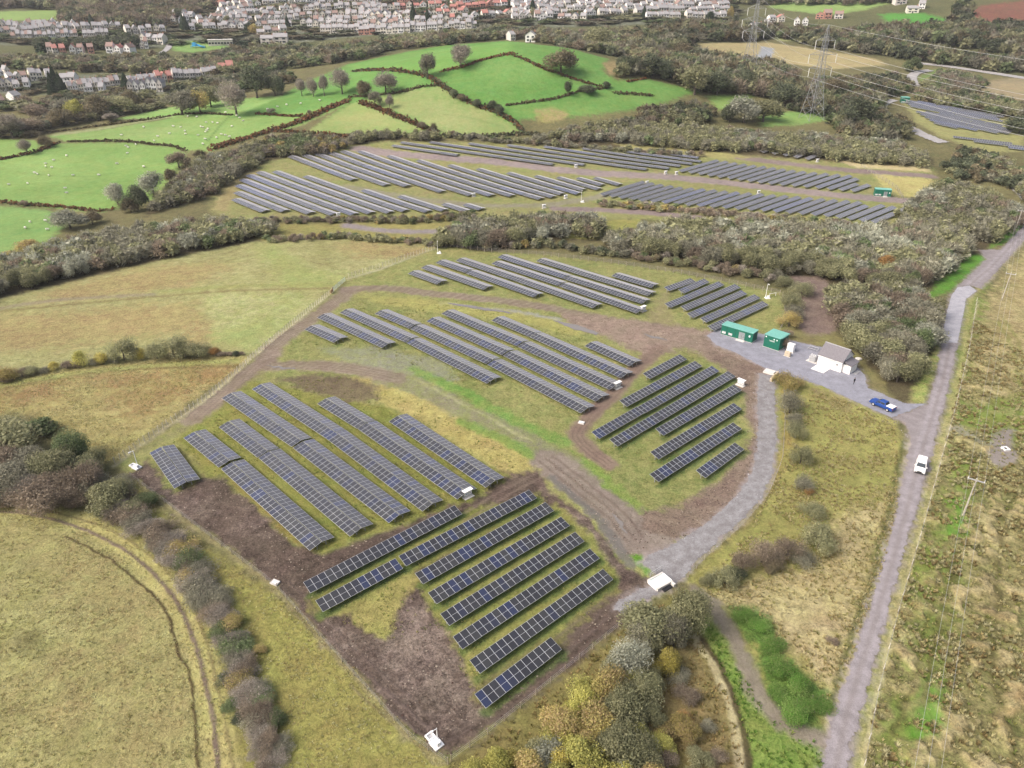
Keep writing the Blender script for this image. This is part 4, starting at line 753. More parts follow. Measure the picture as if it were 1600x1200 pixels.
plant_list([(1236, 482, 452, 34, 'olive'), (1232, 510, 482, 32, 'gold'), (1240, 498, 470, 28, 'grey'), (1222, 448, 424, 30, 'olive'), (1250, 460, 430, 40, 'olive'), (1228, 528, 508, 20, 'brown'), (1226, 545, 526, 16, 'brown')], 'by the bare clearing behind the yard', 'bushes beside the bare clearing', 'bush', 'near')
plant_list([(370, 180, 132, 44, 'bare'), (285, 179, 140, 52, 'grey'), (313, 176, 142, 30, 'gold'), (330, 167, 134, 32, 'olive'), (125, 188, 154, 34, 'lime'), (62, 192, 160, 40, 'brown'), (98, 196, 164, 42, 'oak'), (156, 184, 148, 36, 'oak'), (186, 179, 145, 42, 'olive'), (20, 216, 178, 42, 'bare'), (48, 208, 180, 44, 'brown'), (43, 241, 215, 22, 'bare'), (72, 231, 213, 19, 'oak'), (50, 214, 200, 28, 'oak'), (172, 190, 176, 28, 'bare'), (205, 172, 140, 30, 'oak'), (238, 168, 152, 22, 'oak')], 'along the far pasture edge', 'trees along the far edge of the left pastures')
plant_list([(185, 320, 278, 32, 'silver'), (216, 328, 282, 36, 'dark'), (241, 304, 256, 44, 'silver'), (38, 322, 309, 12, 'brown'), (110, 358, 322, 46, 'silver'), (50, 394, 368, 36, 'gold'), (20, 408, 390, 32, 'gold'), (205, 332, 308, 26, 'oak'), (280, 262, 236, 30, 'brown'), (312, 246, 230, 18, 'oak'), (145, 350, 330, 22, 'oak'), (268, 285, 262, 20, 'oak')], 'below the sheep pastures on the left', 'trees along the lower edge of the sheep pastures')
plant_list([(402, 153, 98, 52, 'dark'), (430, 150, 118, 30, 'dark'), (535, 147, 107, 40, 'bare'), (490, 151, 120, 20, 'bare'), (507, 150, 118, 20, 'bare'), (472, 150, 124, 18, 'bare'), (569, 152, 126, 21, 'oak'), (603, 147, 107, 42, 'bare'), (586, 166, 144, 24, 'grey'), (609, 170, 147, 14, 'bare'), (668, 123, 88, 30, 'grey'), (720, 105, 72, 38, 'bare'), (876, 114, 72, 48, 'oak'), (887, 150, 124, 14, 'dark'), (917, 145, 128, 25, 'dark'), (946, 137, 127, 14, 'dark'), (711, 152, 140, 15, 'dark'), (722, 158, 146, 14, 'oak'), (746, 167, 153, 15, 'dark'), (771, 174, 156, 19, 'dark'), (781, 180, 166, 15, 'dark'), (660, 203, 188, 14, 'brown'), (678, 206, 192, 12, 'oak'), (425, 178, 167, 15, 'grey'), (484, 180, 171, 8, 'grey')], 'on the green hill', 'trees on the green hill')
plant_list([(1162, 192, 150, 46, 'silver'), (1192, 190, 150, 44, 'olive'), (1226, 166, 125, 44, 'dark'), (1140, 190, 165, 28, 'dark'), (1592, 208, 180, 40, 'dark'), (1330, 196, 150, 60, 'dark'), (1300, 150, 120, 40, 'oak'), (1020, 122, 90, 50, 'dark'), (1085, 148, 108, 48, 'olive'), (1120, 148, 115, 40, 'dark'), (980, 112, 85, 44, 'dark'), (1060, 96, 68, 44, 'oak'), (935, 82, 48, 40, 'olive'), (900, 75, 48, 30, 'grey'), (1395, 205, 188, 46, 'dark'), (1425, 112, 90, 24, 'green'), (1160, 140, 105, 36, 'dark')], 'right of the green hill', 'big trees right of the green hill')
# the woods: each outline is filled, the trees that show largest are things, the rest one mass
MIX_A = ['grey'] * 8 + ['olive'] * 8 + ['brown'] * 3 + ['green'] * 2 + ['silver'] * 1
MIX_B = ['olive'] * 11 + ['grey'] * 9 + ['brown'] * 3 + ['green'] * 2 + ['silver'] * 1
MIX_C = ['dark'] * 5 + ['oak'] * 4 + ['olive'] * 3 + ['grey'] * 3 + ['green'] * 3 + ['brown'] * 2 + ['olive']
MIX_D = ['brown'] * 7 + ['bare'] * 3 + ['gold'] * 2 + ['oak'] * 1 + ['olive'] * 5 + ['green'] * 2
WOODS = [
 ('wood', 'the grey wood above the rough fields', [(-160, 500), (-60, 440), (0, 420), (90, 392), (230, 362), (330, 352), (420, 358), (432, 371), (390, 377), (260, 402), (130, 431), (60, 449), (0, 463), (-160, 530)], 3.3, (4.5, 7.0), MIX_A, 46),
 ('wood', 'the wood between pastures and far arrays', [(238, 334), (330, 306), (405, 258), (418, 242), (400, 232), (380, 240), (310, 262), (270, 292)], 3.4, (5, 7), MIX_A, 0),
 ('wood', 'the autumn wood behind the far arrays', [(405, 247), (470, 245), (530, 240), (548, 226), (480, 217), (410, 224)], 3.2, (4.5, 7), MIX_D, 0),
 ('wood', 'the trees behind the far arrays', [(540, 230), (600, 220), (680, 222), (682, 212), (560, 213)], 3.2, (4, 6.5), MIX_B, 0),
 ('wood', 'the wood between the arrays', [(682, 385), (716, 356), (800, 350), (880, 346), (940, 354), (938, 372), (860, 374), (800, 385), (760, 395)], 3.4, (5, 7.5), MIX_B, 12),
 ('wood', 'the broad wood behind the solar site', [(938, 390), (962, 374), (1080, 356), (1180, 359), (1280, 364), (1400, 364), (1440, 358), (1510, 378), (1518, 392), (1492, 420), (1458, 448), (1400, 453), (1330, 442), (1240, 431), (1180, 426), (1080, 410), (1000, 397)], 3.6, (5, 8), MIX_B, 60),
 ('wood', 'the wood beside the lane', [(1296, 470), (1330, 462), (1424, 468), (1458, 486), (1456, 525), (1442, 562), (1422, 596), (1402, 612), (1384, 604), (1352, 568), (1320, 522), (1298, 498)], 3.5, (5.5, 8.5), MIX_B, 34),
 ('wood', 'the wood round the lane bend', [(1390, 345), (1452, 306), (1480, 292), (1550, 312), (1600, 342), (1594, 356), (1556, 384), (1500, 370), (1440, 362)], 3.8, (5, 8), MIX_B, 0),
 ('wood', 'the wood belt behind the far arrays', [(830, 226), (900, 202), (960, 196), (1080, 206), (1200, 216), (1300, 222), (1400, 230), (1450, 252), (1440, 262), (1330, 256), (1180, 238), (1100, 238), (980, 226), (860, 222)], 3.4, (4.5, 7), MIX_B, 0),
 ('wood', 'the wood below the green hill', [(968, 200), (1000, 180), (1080, 168), (1120, 180), (1090, 202)], 4, (6, 9), MIX_C, 0),
 ('wood', 'the dark wood right of the hill', [(962, 122), (1000, 96), (1100, 92), (1190, 108), (1240, 122), (1244, 168), (1190, 152), (1100, 146), (1020, 121)], 5.5, (8, 12), MIX_C, 0),
 ('wood', 'the wood round the pylon', [(1300, 216), (1296, 186), (1232, 172), (1244, 140), (1330, 128), (1400, 124), (1432, 140), (1376, 156), (1372, 180), (1408, 204), (1420, 215), (1380, 226)], 5, (6, 10), MIX_C, 0),
 ('wood', 'the belt above the right array', [(1424, 152), (1480, 146), (1540, 156), (1600, 170), (1700, 190), (1700, 205), (1580, 186), (1500, 172), (1430, 158)], 4.5, (5, 8), MIX_C, 0),
 ('wood', 'the scrub in the road bend', [(1440, 134), (1470, 112), (1520, 118), (1545, 135), (1500, 150), (1450, 146)], 4, (3, 5), ['olive', 'green', 'grey', 'brown'], 0),
 ('wood', 'the scrub above the lane', [(1470, 270), (1500, 236), (1560, 250), (1600, 275), (1700, 320), (1640, 330), (1600, 318), (1575, 296), (1550, 290), (1500, 284)], 4, (4, 7), MIX_C, 0),
 ('wood', 'the trees in the valley below the town', [(-120, 150), (-120, 112), (0, 108), (200, 116), (330, 122), (430, 112), (560, 94), (640, 76), (800, 60), (870, 72), (960, 88), (1010, 92), (1000, 50), (900, 58), (780, 50), (640, 62), (520, 78), (400, 78), (300, 96), (200, 92), (100, 96), (0, 94), (-120, 94), (-300, 110)], 7.0, (6, 10), MIX_C, 0),
 ('wood', 'the trees in the valley on the right', [(1000, 94), (1010, 52), (1090, 40), (1180, 48), (1300, 56), (1400, 50), (1420, 80), (1510, 96), (1600, 100), (1720, 110), (1720, 128), (1600, 118), (1450, 100), (1390, 90), (1290, 78), (1210, 60), (1180, 66), (1100, 66)], 7.0, (8, 13), MIX_C, 0),
 ('wood', 'the trees on the right hillside', [(1385, 50), (1390, 46), (1480, 46), (1496, 4), (1506, 4), (1516, 44), (1600, 46), (1720, 46), (1720, 96), (1600, 90), (1500, 78), (1420, 62)], 7.5, (9, 14), MIX_C, 0),
 ('wood', 'the trees on the left hillside', [(-160, 40), (-160, -6), (270, -6), (400, -8), (330, 14), (280, 30), (250, 44), (180, 42), (95, 38), (95, 16), (0, 14)], 8, (8, 12), ['dark', 'oak', 'brown', 'olive', 'brown', 'oak'], 0),
 ('wood', 'the trees above the town', [(740, 10), (860, -4), (1100, -8), (1400, -8), (1400, 4), (1340, 10), (1180, 8), (1000, 4), (840, 8)], 8, (8, 12), MIX_C, 0),
 ('wood', 'the evergreens below the terraces', [(50, 76), (120, 72), (200, 66), (218, 68), (210, 76), (120, 80), (60, 82)], 6, (8, 11), ['conifer', 'dark', 'dark'], 0),
 ('wood', 'the trees among the left houses', [(0, 160), (60, 165), (110, 150), (200, 152), (240, 150), (250, 158), (120, 178), (60, 182), (0, 178)], 8, (5, 8), MIX_C, 0),
 ('wood', 'the trees along the field edge left', [(-60, 215), (0, 205), (60, 196), (140, 184), (210, 172), (250, 162), (250, 170), (180, 184), (90, 200), (40, 214), (-60, 225)], 6, (5, 8), MIX_C, 0),
 ('wood', 'the trees beyond the left pastures', [(245, 160), (300, 140), (370, 125), (440, 120), (470, 128), (400, 140), (350, 150), (270, 166)], 7.5, (6, 10), MIX_C, 0),
 ('wood', 'the hedge along the far arrays', [(362, 346), (440, 343), (540, 343), (640, 343), (740, 334), (745, 342), (640, 350), (540, 350), (440, 350)], 2.3, (1.8, 3.2), MIX_D + ['olive'] * 6, 0),
 ('wood', 'the hedge along the rough field top', [(405, 374), (520, 370), (600, 374), (690, 380), (690, 388), (600, 380), (520, 376), (420, 380)], 2.4, (2, 3.6), MIX_D + ['olive'] * 6, 0),
 ('wood', 'the hedge along the site fence', [(762, 390), (850, 390), (960, 402), (1060, 417), (1150, 434), (1230, 448), (1228, 440), (1150, 424), (1060, 407), (960, 393), (850, 382), (770, 384)], 2.6, (2.2, 4.5), MIX_D + ['grey'] * 7 + ['dark'] * 3, 0),
 ('wood', 'the hedge below the right arrays', [(930, 324), (1000, 328), (1100, 338), (1180, 344), (1260, 350), (1340, 358), (1330, 350), (1200, 338), (1100, 330), (1000, 320), (940, 316)], 2.6, (1.8, 3.6), MIX_D + ['olive'] * 8, 0),
 ('wood', 'the hedge above the upper arrays', [(700, 212), (800, 220), (900, 228), (1000, 236), (1100, 244), (1100, 248), (1000, 241), (900, 233), (800, 226), (700, 218)], 3.2, (2, 4.5), MIX_B, 0),
]
WOODS += [('wood', 'the gardens of the hillside town', [(-60, 70), (-60, 38), (270, 34), (330, 12), (420, 0), (800, -4), (1150, -2), (1150, 32), (900, 40), (700, 46), (560, 56), (400, 70), (260, 72)], 15.0, (2.0, 5.5), MIX_C + ['conifer'] * 2, 0),
 ('wood', 'the gardens of the village', [(-60, 146), (-60, 116), (60, 122), (340, 116), (370, 122), (250, 146), (60, 146)], 12.0, (2.0, 5.0), MIX_C, 0)]
cand = []; G2 = np.random.default_rng(12)
for wi, (nm, lab, P, sp_, hr, mix, nind) in enumerate(WOODS):
    W = wpoly(P); x0, y0 = W.min(0); x1, y1 = W.max(0)
    X, Y = np.meshgrid(np.arange(x0, x1, sp_), np.arange(y0, y1, sp_), indexing='ij'); X = X + (G2.random(X.shape) - .5) * sp_ * .9; Y = Y + (G2.random(Y.shape) - .5) * sp_ * .9
    q = inside(W, X, Y); x = X[q]; y = Y[q]
    n = len(x); u = fbm(x / 22, y / 22, 80 + wi, 2); h = 0.86 * hr[0] + 0.86 * (hr[1] - hr[0]) * np.clip(0.55 * G2.random(n) + 0.9 * (u - 0.28), 0, 1)
    mi = ((np.clip(0.5 + (fbm(x / 16, y / 16, 180 + wi, 2) - 0.5) * 1.5 + (G2.random(n) - .5) * 0.75, 0, 0.999)) * len(mix)).astype(int)
    cand.append(dict(x=x, y=y, h=h, r=np.maximum(h * (0.42 + 0.18 * G2.random(n)), sp_ * 0.62), m=np.array([mix[k] for k in mi]), lab=lab, mix=mix, nind=nind, d=np.hypot(x, y)))
FARV = {}
def far_variant(sp, v, lod):
    k = (sp, v, lod)
    if k not in FARV:
        tints, tw = SPEC[sp]; n, s = {0: (1300, 0.34), 1: (440, 0.58), 2: (170, 0.95)}[lod]
        FARV[k] = crown_arrays(7.0, 3.0, n, s, tints, min(0.9, tw * 1.25), 900 + v * 13 + sum(map(ord, sp)) + lod, 'cone' if sp == 'conifer' else 'round', 0.06 if lod else 0.12)
    return FARV[k]
for c in cand:
    rest = np.ones(len(c['x']), bool)
    if c['nind']:
        for i in np.argsort(c['d'])[:c['nind']]:
            plant((c['x'][i], c['y'][i]), c['h'][i], c['r'][i], c['m'][i], f"{'yellowing' if c['m'][i] in ('gold', 'lime', 'orange', 'yellow') else 'thin grey green'} tree at the near edge of {c['lab']}", f"{'yellowing' if c['m'][i] in ('gold', 'lime', 'orange', 'yellow') else 'grey green'} trees at the near edge of {c['lab']}", 'tree', 'mid')
            rest[i] = False
    idx = np.nonzero(rest)[0]
    if not len(idx): continue
    Vs, Fs, Ts, off = [], [], [], 0
    for i in idx:
        d = c['d'][i]; V, F, T = far_variant(c['m'][i], int(G2.integers(0, 4)), 0 if d < 240 else 1 if d < 430 else 2)
        a = G2.random() * 6.283; s, k = math.sin(a), math.cos(a); fr = c['r'][i] / 3.0; fh = c['h'][i] / 7.0
        W = np.empty_like(V); W[:, 0] = (V[:, 0] * k - V[:, 1] * s) * fr + c['x'][i]; W[:, 1] = (V[:, 0] * s + V[:, 1] * k) * fr + c['y'][i]
        W[:, 2] = V[:, 2] * fh + float(height(c['x'][i], c['y'][i])) - 0.1
        Vs.append(W); Fs.append(F + off); off += len(V); t = T.copy(); t[:, :3] *= 0.82 + 0.36 * G2.random(); Ts.append(t)
    me = mesh_np("woodland", np.concatenate(Vs), np.concatenate(Fs), [M_LEAF], attrs={'tint': np.concatenate(Ts)})
    tag(link("woodland", me), c['lab'], None, None, 'stuff')
print("trees as things", NTREE, "in woods", sum(len(c['x']) for c in cand))
for px, py, top, w, sp in ((1380, 424, 402, 26, 'orange'),):
    p, h, wr = size_from_px(px, py, top, w); plant(p, h + 2, wr, sp, 'bright orange tree standing in the broad wood behind the yard', None)
# ------------------------------------------------------------------ solar tables
M_ALU = mat("aluminium_frame", (0.56, 0.57, 0.58), 0.5, 0.3, 0.5)
M_STEEL = mat("galvanised_steel", (0.34, 0.35, 0.35), 0.6, 0.5, 0.4)
def glass_material():
    m = bpy.data.materials.new("solar_glass"); m.use_nodes = True; nt = m.node_tree; b = nt.nodes['Principled BSDF']
    oi = nt.nodes.new('ShaderNodeObjectInfo'); r = nt.nodes.new('ShaderNodeValToRGB'); cr = r.color_ramp; cr.interpolation = 'CONSTANT'
    cols = [(0.0, (0.018, 0.018, 0.021)), (0.22, (0.024, 0.024, 0.026)), (0.45, (0.019, 0.020, 0.027)), (0.66, (0.030, 0.030, 0.030)), (0.80, (0.018, 0.021, 0.040)), (0.90, (0.016, 0.023, 0.062))]
    cr.elements[0].position = 0; cr.elements[0].color = (*cols[0][1], 1); cr.elements[1].position = cols[1][0]; cr.elements[1].color = (*cols[1][1], 1)
    for p, c in cols[2:]:
        e = cr.elements.new(p); e.color = (*c, 1)
    nt.links.new(oi.outputs['Random'], r.inputs['Fac']); nt.links.new(r.outputs['Color'], b.inputs['Base Color'])
    b.inputs['Roughness'].default_value = 0.24; b.inputs['Specular IOR Level'].default_value = 0.85
    b.inputs['Sheen Weight'].default_value = 0.85; b.inputs['Sheen Roughness'].default_value = 0.4; b.inputs['Sheen Tint'].default_value = (0.9, 0.9, 1.0, 1)      # sheen added in place of a brighter sky reflection at grazing angles
    return m
M_GLASS = glass_material()
MW, ML, STEP, LOW = 1.134, 2.278, 1.150, 0.80
def module_geo(mb, O, ux, uy, un):
    """one framed panel: O its corner, ux along the row, uy up the slope, un its normal"""
    def P(a, b, c): return O + ux * a + uy * b + un * c
    V = [P(a, b, c) for c in (0, 0.035) for a, b in ((0, 0), (MW, 0), (MW, ML), (0, ML))]
    mb.add(V, [(0, 3, 2, 1), (4, 5, 6, 7), (0, 1, 5, 4), (1, 2, 6, 5), (2, 3, 7, 6), (3, 0, 4, 7)], 0)
    e, c = 0.028, 0.018
    for b0, b1 in ((e, ML / 2 - c), (ML / 2 + c, ML - e)):
        mb.add([P(e, b0, .038), P(MW - e, b0, .038), P(MW - e, b1, .038), P(e, b1, .038)], [(0, 1, 2, 3)], 1)
mbm = MB(); module_geo(mbm, Vector((-MW / 2, -ML / 2, 0)), Vector((1, 0, 0)), Vector((0, 1, 0)), Vector((0, 0, 1)))
MODULE = mbm.mesh("solar_panel", [M_ALU, M_GLASS])
CACHE = {}
def slopes(kind):
    if kind == 'mono':
        t = rad(15); return [(t, 0.0, LOW, 1)]
    t = rad(11.5); w = ML * math.cos(t); return [(t, 0.0, LOW, 1), (-t, w + 0.16, LOW + ML * math.sin(t), 1)]
def frame_mesh(kind, n):
    k = ('f', kind, n)
    if k not in CACHE:
        mb = MB(); L = n * STEP
        for t, y0, z0, _ in slopes(kind):
            for f in (0.25, 0.75):
                y = y0 + ML * f * math.cos(t); z = z0 + ML * f * math.sin(t) - 0.07; mb.box((0, y, z), (L - 0.1, 0.06, 0.09))
        CACHE[k] = mb.mesh("rails", M_STEEL)
    return CACHE[k]
def post_mesh(h, y, lean):
    k = ('p', round(h, 2), lean)
    if k not in CACHE:
        mb = MB(); mb.box((0, 0, (h - 0.5) / 2), (0.10, 0.12, h + 0.5)); mb.tube((0, 0, h * 0.45), (0, lean * 0.7, h + lean * 0.10), 0.04, n=5)
        mb.box((0, 0, h + 0.0), (0.08, 1.7, 0.08), M=Matrix.Rotation(CACHE_T[0], 3, 'X')); CACHE[k] = mb.mesh("post", M_STEEL)
    return CACHE[k]
CACHE_T = [0.0]
def slab_mesh(kind, n, which=None, posts=False):
    """all the panels of a slope (or of a whole far table) joined"""
    k = ('s', kind, n, which, posts)
    if k not in CACHE:
        mb = MB(); L = n * STEP
        for i, (t, y0, z0, _) in enumerate(slopes(kind)):
            if which is not None and i != which: continue
            uy = Vector((0, math.cos(t), math.sin(t))); un = Vector((0, -math.sin(t), math.cos(t)))
            for j in range(n): module_geo(mb, Vector((j * STEP - L / 2, y0, z0)), Vector((1, 0, 0)), uy, un)
            if posts:
                for x in np.arange(-L / 2 + 0.6, L / 2, 4.6): mb.box((x, y0 + ML * 0.5 * math.cos(t), (z0 + ML * .5 * math.sin(t) - 0.6) / 2), (0.1, 0.1, z0 + ML * .5 * math.sin(t) + 0.5), 2)
        CACHE[k] = mb.mesh("solar_panels", [M_ALU, M_GLASS, M_STEEL])
    return CACHE[k]
NTAB = [0, 0]
def table(P0, P1, kind, label, group, joined=False):
    """P0, P1: ends of the low edge nearest the camera, LOW metres above the ground"""
    P0, P1 = Vector(P0), Vector(P1); d = P1 - P0; n = max(4, round(math.hypot(d.x, d.y) / STEP)); c = (P0 + P1) / 2
    root = empty('solar_table', (c.x, c.y, c.z - LOW)); root.rotation_euler = (0, -math.atan2(d.z, math.hypot(d.x, d.y)), math.atan2(d.y, d.x)); root.rotation_mode = 'XYZ'
    tag(root, label, 'solar table', group); L = n * STEP
    for i, (t, y0, z0, _) in enumerate(slopes(kind)):
        if joined: link('solar_panels', slab_mesh(kind, n, i), root)
        else:
            for j in range(n):
                link('solar_panel', MODULE, root, ((j + .5) * STEP - L / 2, y0 + ML / 2 * math.cos(t), z0 + ML / 2 * math.sin(t)), (t, 0, 0))
        f = 0.5 if kind == 'mono' else (0.66 if i == 0 else 0.34)
        y = y0 + ML * f * math.cos(t); h = z0 + ML * f * math.sin(t) - 0.12; CACHE_T[0] = t
        m = max(2, round((L - 1) / 4.6) + 1)
        for q in range(m): link('post', post_mesh(h, y, 1 if t > 0 else -1), root, (-L / 2 + 0.35 + (L - 0.7) * q / (m - 1), y, 0))
    link('rails', frame_mesh(kind, n), root); NTAB[0] += 1; NTAB[1] += n * len(slopes(kind))
def tables(rows, kind, lab, group, joined=False):
    for i, (a, b, c_, d) in enumerate(rows):
        p = ground_at([a, c_], [b, d], LOW); table(p[0], p[1], kind, lab.format(ordi(i)), group, joined)
tables([(760, 1106.3, 877, 1015.5), (748.3, 1053.8, 959.3, 904.5), (725, 1013, 935, 873.8), (704.5, 976.3, 911.3, 847), (684.5, 942.5, 888.5, 822.5), (663, 911.8, 864, 799), (635.5, 884.3, 838.2, 778.8), (501.8, 957.7, 632, 887.2), (483.7, 927.5, 723.2, 802.7)],
       'mono', 'single slope solar table on brown mud, {} up from the bottom corner of the site', 'single slope tables nearest the camera')
tables([(1016.4, 591.6, 1072.5, 561.9), (980.3, 635, 1096.6, 572.3), (937.8, 684.9, 1006.3, 645.6), (1008.8, 645.2, 1123, 580.4), (966.3, 696.8, 1035, 656.4), (1036, 655.8, 1148.6, 588.9), (1035.6, 681.3, 1160.3, 609), (1030.7, 717, 1158.2, 639.9), (1027.5, 754.2, 1160.3, 669.6), (1100.8, 747.8, 1163.9, 701.5)],
       'mono', 'single slope solar table inside the gravel loop, {} from the green cabins', 'single slope tables inside the gravel loop')
tables([(1045, 455, 1088, 440), (1068, 458.8, 1109.4, 440.6), (1046.9, 481.3, 1132.5, 445), (1072.5, 485.6, 1157.5, 449.4), (1083, 496.9, 1167.5, 459.4), (1103, 504.4, 1188.8, 465.6), (1116.3, 516.3, 1200.6, 476.9)],
       'mono', 'single slope solar table behind the long green cabin, {} from the fence', 'single slope tables behind the green cabins')
tables([(233.8, 707.5, 272.5, 763.8), (286, 683.8, 342.5, 731.3), (344.3, 732, 485.5, 862), (342.5, 668, 401.3, 714.3), (403.3, 715, 547.8, 839.2), (345.8, 622, 456.3, 698.8), (458, 700, 607.3, 817), (394.5, 608.8, 507.5, 683.8), (509.5, 685, 659, 798.3), (495.6, 631, 558, 670), (560, 670.8, 713, 779.4), (607.6, 658.6, 759, 762)],
       'ew', 'ridged solar table left of the brown mud, {} from the left fence', 'ridged tables on the left of the site')
tables([(474.9, 514.6, 522.7, 535.9), (496, 496.6, 596, 543.3), (531.2, 489, 633.2, 534.8), (635.3, 535.9, 760.7, 599.2), (585.4, 490.2, 639.6, 513.6), (640.9, 514, 760, 568.8), (761.7, 569.9, 907, 645.4), (666, 501.9, 784.6, 555), (786.2, 555.8, 930.8, 627.4), (689.5, 490.2, 807.4, 540.6), (808.6, 541.4, 952.6, 609.2), (768, 501, 827.5, 526.4), (828.8, 527.2, 969.3, 590.6), (912.4, 540.4, 985, 572.8)],
       'ew', 'ridged solar table in the middle of the site, {} from the left track', 'ridged tables in the middle of the site')
tables([(636.9, 427.5, 683, 444.4), (658, 419, 755, 453), (680, 410.6, 726.9, 426.3), (728, 427, 832.5, 464.2), (711.9, 407.5, 810, 440.6), (811, 441.3, 925, 481.2), (768, 412.5, 871.2, 446.4), (872.5, 447, 995.2, 489.8), (778, 402.5, 879, 435), (880.6, 435.7, 1003, 474.7), (838.4, 408.4, 891.5, 424.8), (892.8, 425.4, 1011, 462), (955.8, 431.7, 1016.9, 449.7)],
       'ew', 'ridged solar table between upper track and wood, {} from the left', 'ridged tables above the upper track', True)
print("near tables", NTAB)
# the arrays beyond: rows cut to the outline of each field
def far_array(outline, along, kind, pitch, lab, group, cap=24, off=0.0):
    W = wpoly(outline); a = ground_at([along[0], along[2]], [along[1], along[3]]); u = (a[1] - a[0])[:2]; u /= np.linalg.norm(u); v = np.array([-u[1], u[0]])
    S = W @ v; T = W @ u; row = 0; cnt = 0
    for s in np.arange(S.min() + pitch * (0.5 + off), S.max(), pitch):
        t = np.arange(T.min(), T.max(), 0.4); x = u[0] * t + v[0] * s; y = u[1] * t + v[1] * s; q = inside(W, x, y)
        if not q.any(): continue
        e = np.nonzero(np.diff(np.concatenate([[0], q.astype(int), [0]])))[0].reshape(-1, 2); k = 0
        for i0, i1 in e:
            t0, t1 = t[i0], t[i1 - 1]; L = t1 - t0
            if L < 8 * STEP: continue
            while L > 8 * STEP:
                n = cap if L >= cap * STEP else 12 if L >= 12 * STEP else 8; m = t0 + n * STEP / 2
                A = u * t0 + v * s; B = u * (t0 + n * STEP) + v * s; za, zb = float(height(A[0], A[1])), float(height(B[0], B[1]))
                o = link('solar_table', slab_mesh(kind, n, None, True), None, ((A[0] + B[0]) / 2, (A[1] + B[1]) / 2, (za + zb) / 2), (0, -math.atan2(zb - za, n * STEP), math.atan2(u[1], u[0])))
                tag(o, lab.format(ordi(row), ordi(k)), 'solar table', group); t0 += n * STEP + 0.35; L = t1 - t0; k += 1; cnt += 1
        row += 1
    print(group, cnt); return cnt
far_array([(360, 321), (367, 291), (378, 279), (404, 271), (452, 273), (500, 288), (545, 299), (600, 307), (650, 317), (700, 325), (775, 322), (778, 330), (700, 339), (620, 341), (540, 341), (450, 338), (390, 334)], (366.9, 293.4, 479.4, 337.5), 'ew', 5.5,
          'ridged table in the lower left far array, {} row from left, {} along', 'tables of the lower left far array')
far_array([(447, 248), (545, 238), (575, 243), (660, 256), (705, 263), (760, 270), (820, 278), (880, 282), (930, 282), (966, 291), (966, 297), (920, 306), (870, 313), (830, 317), (780, 312), (735, 310), (690, 305), (645, 302), (585, 291), (530, 283), (450, 253)], (448.4, 251.3, 527, 281.6), 'ew', 5.5,
          'ridged table in the middle far array, {} row from left, {} along', 'tables of the middle far array')
far_array([(595, 227), (650, 225), (760, 229), (900, 235), (1000, 242), (1095, 247), (1108, 254), (1092, 263), (1040, 272), (960, 264), (900, 264), (850, 260), (800, 254), (740, 249), (690, 244), (640, 239)], (885, 250, 1040, 271.5), 'ew', 5.5,
          'ridged table in the upper far array, {} row from left, {} along', 'tables of the upper far array')
far_array([(1058, 271), (1130, 248), (1180, 254), (1340, 279), (1388, 296), (1346, 304), (1280, 298), (1200, 291), (1120, 280)], (1062, 271.5, 1136, 250), 'mono', 4.0,
          'sloping table in the upper right far array, {} row from right, {} along', 'tables of the upper right far array')
far_array([(934, 308), (1010, 288), (1100, 295), (1200, 304), (1300, 314), (1428, 331), (1376, 354), (1300, 343), (1200, 334), (1100, 327), (1000, 318)], (1378, 352.4, 1427.4, 331.6), 'mono', 4.0,
          'sloping table in the lower right far array, {} row from right, {} along', 'tables of the lower right far array')
far_array([(1178, 239), (1196, 232), (1284, 247), (1272, 254)], (1181, 240, 1198, 233), 'mono', 5.2, 'sloping table in the short upper block, {} row from right, {} along', 'tables of the short upper block')
for k, o in enumerate(([(1410, 159), (1440, 162), (1575, 187), (1570, 195), (1500, 185), (1420, 169)], [(1427, 176), (1470, 180), (1560, 198), (1590, 209), (1582, 217), (1500, 205), (1460, 197)], [(1483, 217), (1530, 220), (1610, 228), (1610, 240), (1545, 229)])):
    far_array(o, ((1424, 165, 1560, 190), (1440, 180, 1575, 209), (1490, 219, 1600, 232))[k], 'mono', 4.3, 'table in the ' + ('upper', 'middle', 'lower')[k] + ' strip at the right edge, {} row from right, {} along', 'tables of the right edge array')
# ------------------------------------------------------------------ buildings, vehicles and the small things on the site
M_WHITE = nmat("white_render", (0.80, 0.79, 0.77), (0.72, 0.71, 0.69), 1.5)
M_WPAINT = mat("white_paint", (0.80, 0.80, 0.80), 0.4, 0, 0.5); M_CONCW = nmat("pale_concrete", (0.62, 0.60, 0.57), (0.52, 0.50, 0.47), 3.0)
M_GREEN = nmat("green_cladding", (0.012, 0.115, 0.080), (0.016, 0.135, 0.092), 2.0, 0.45); M_GROOF = nmat("pale_green_roof", (0.16, 0.40, 0.34), (0.20, 0.46, 0.40), 2.0, 0.5)
M_SLATE = nmat("slate_roof", (0.15, 0.14, 0.155), (0.19, 0.18, 0.195), 4.0, 0.7); M_DARK = mat("dark_opening", (0.02, 0.02, 0.022), 0.5); M_GREY = nmat("grey_steel", (0.42, 0.42, 0.43), (0.34, 0.34, 0.35), 5.0, 0.5)
M_MINT = nmat("worn_mint_deck", (0.52, 0.66, 0.60), (0.60, 0.70, 0.65), 2.0); M_WOOD = nmat("weathered_wood", (0.36, 0.29, 0.21), (0.26, 0.21, 0.16), 8.0); M_TAN = nmat("tan_stone", (0.55, 0.46, 0.34), (0.42, 0.36, 0.28), 3.0)
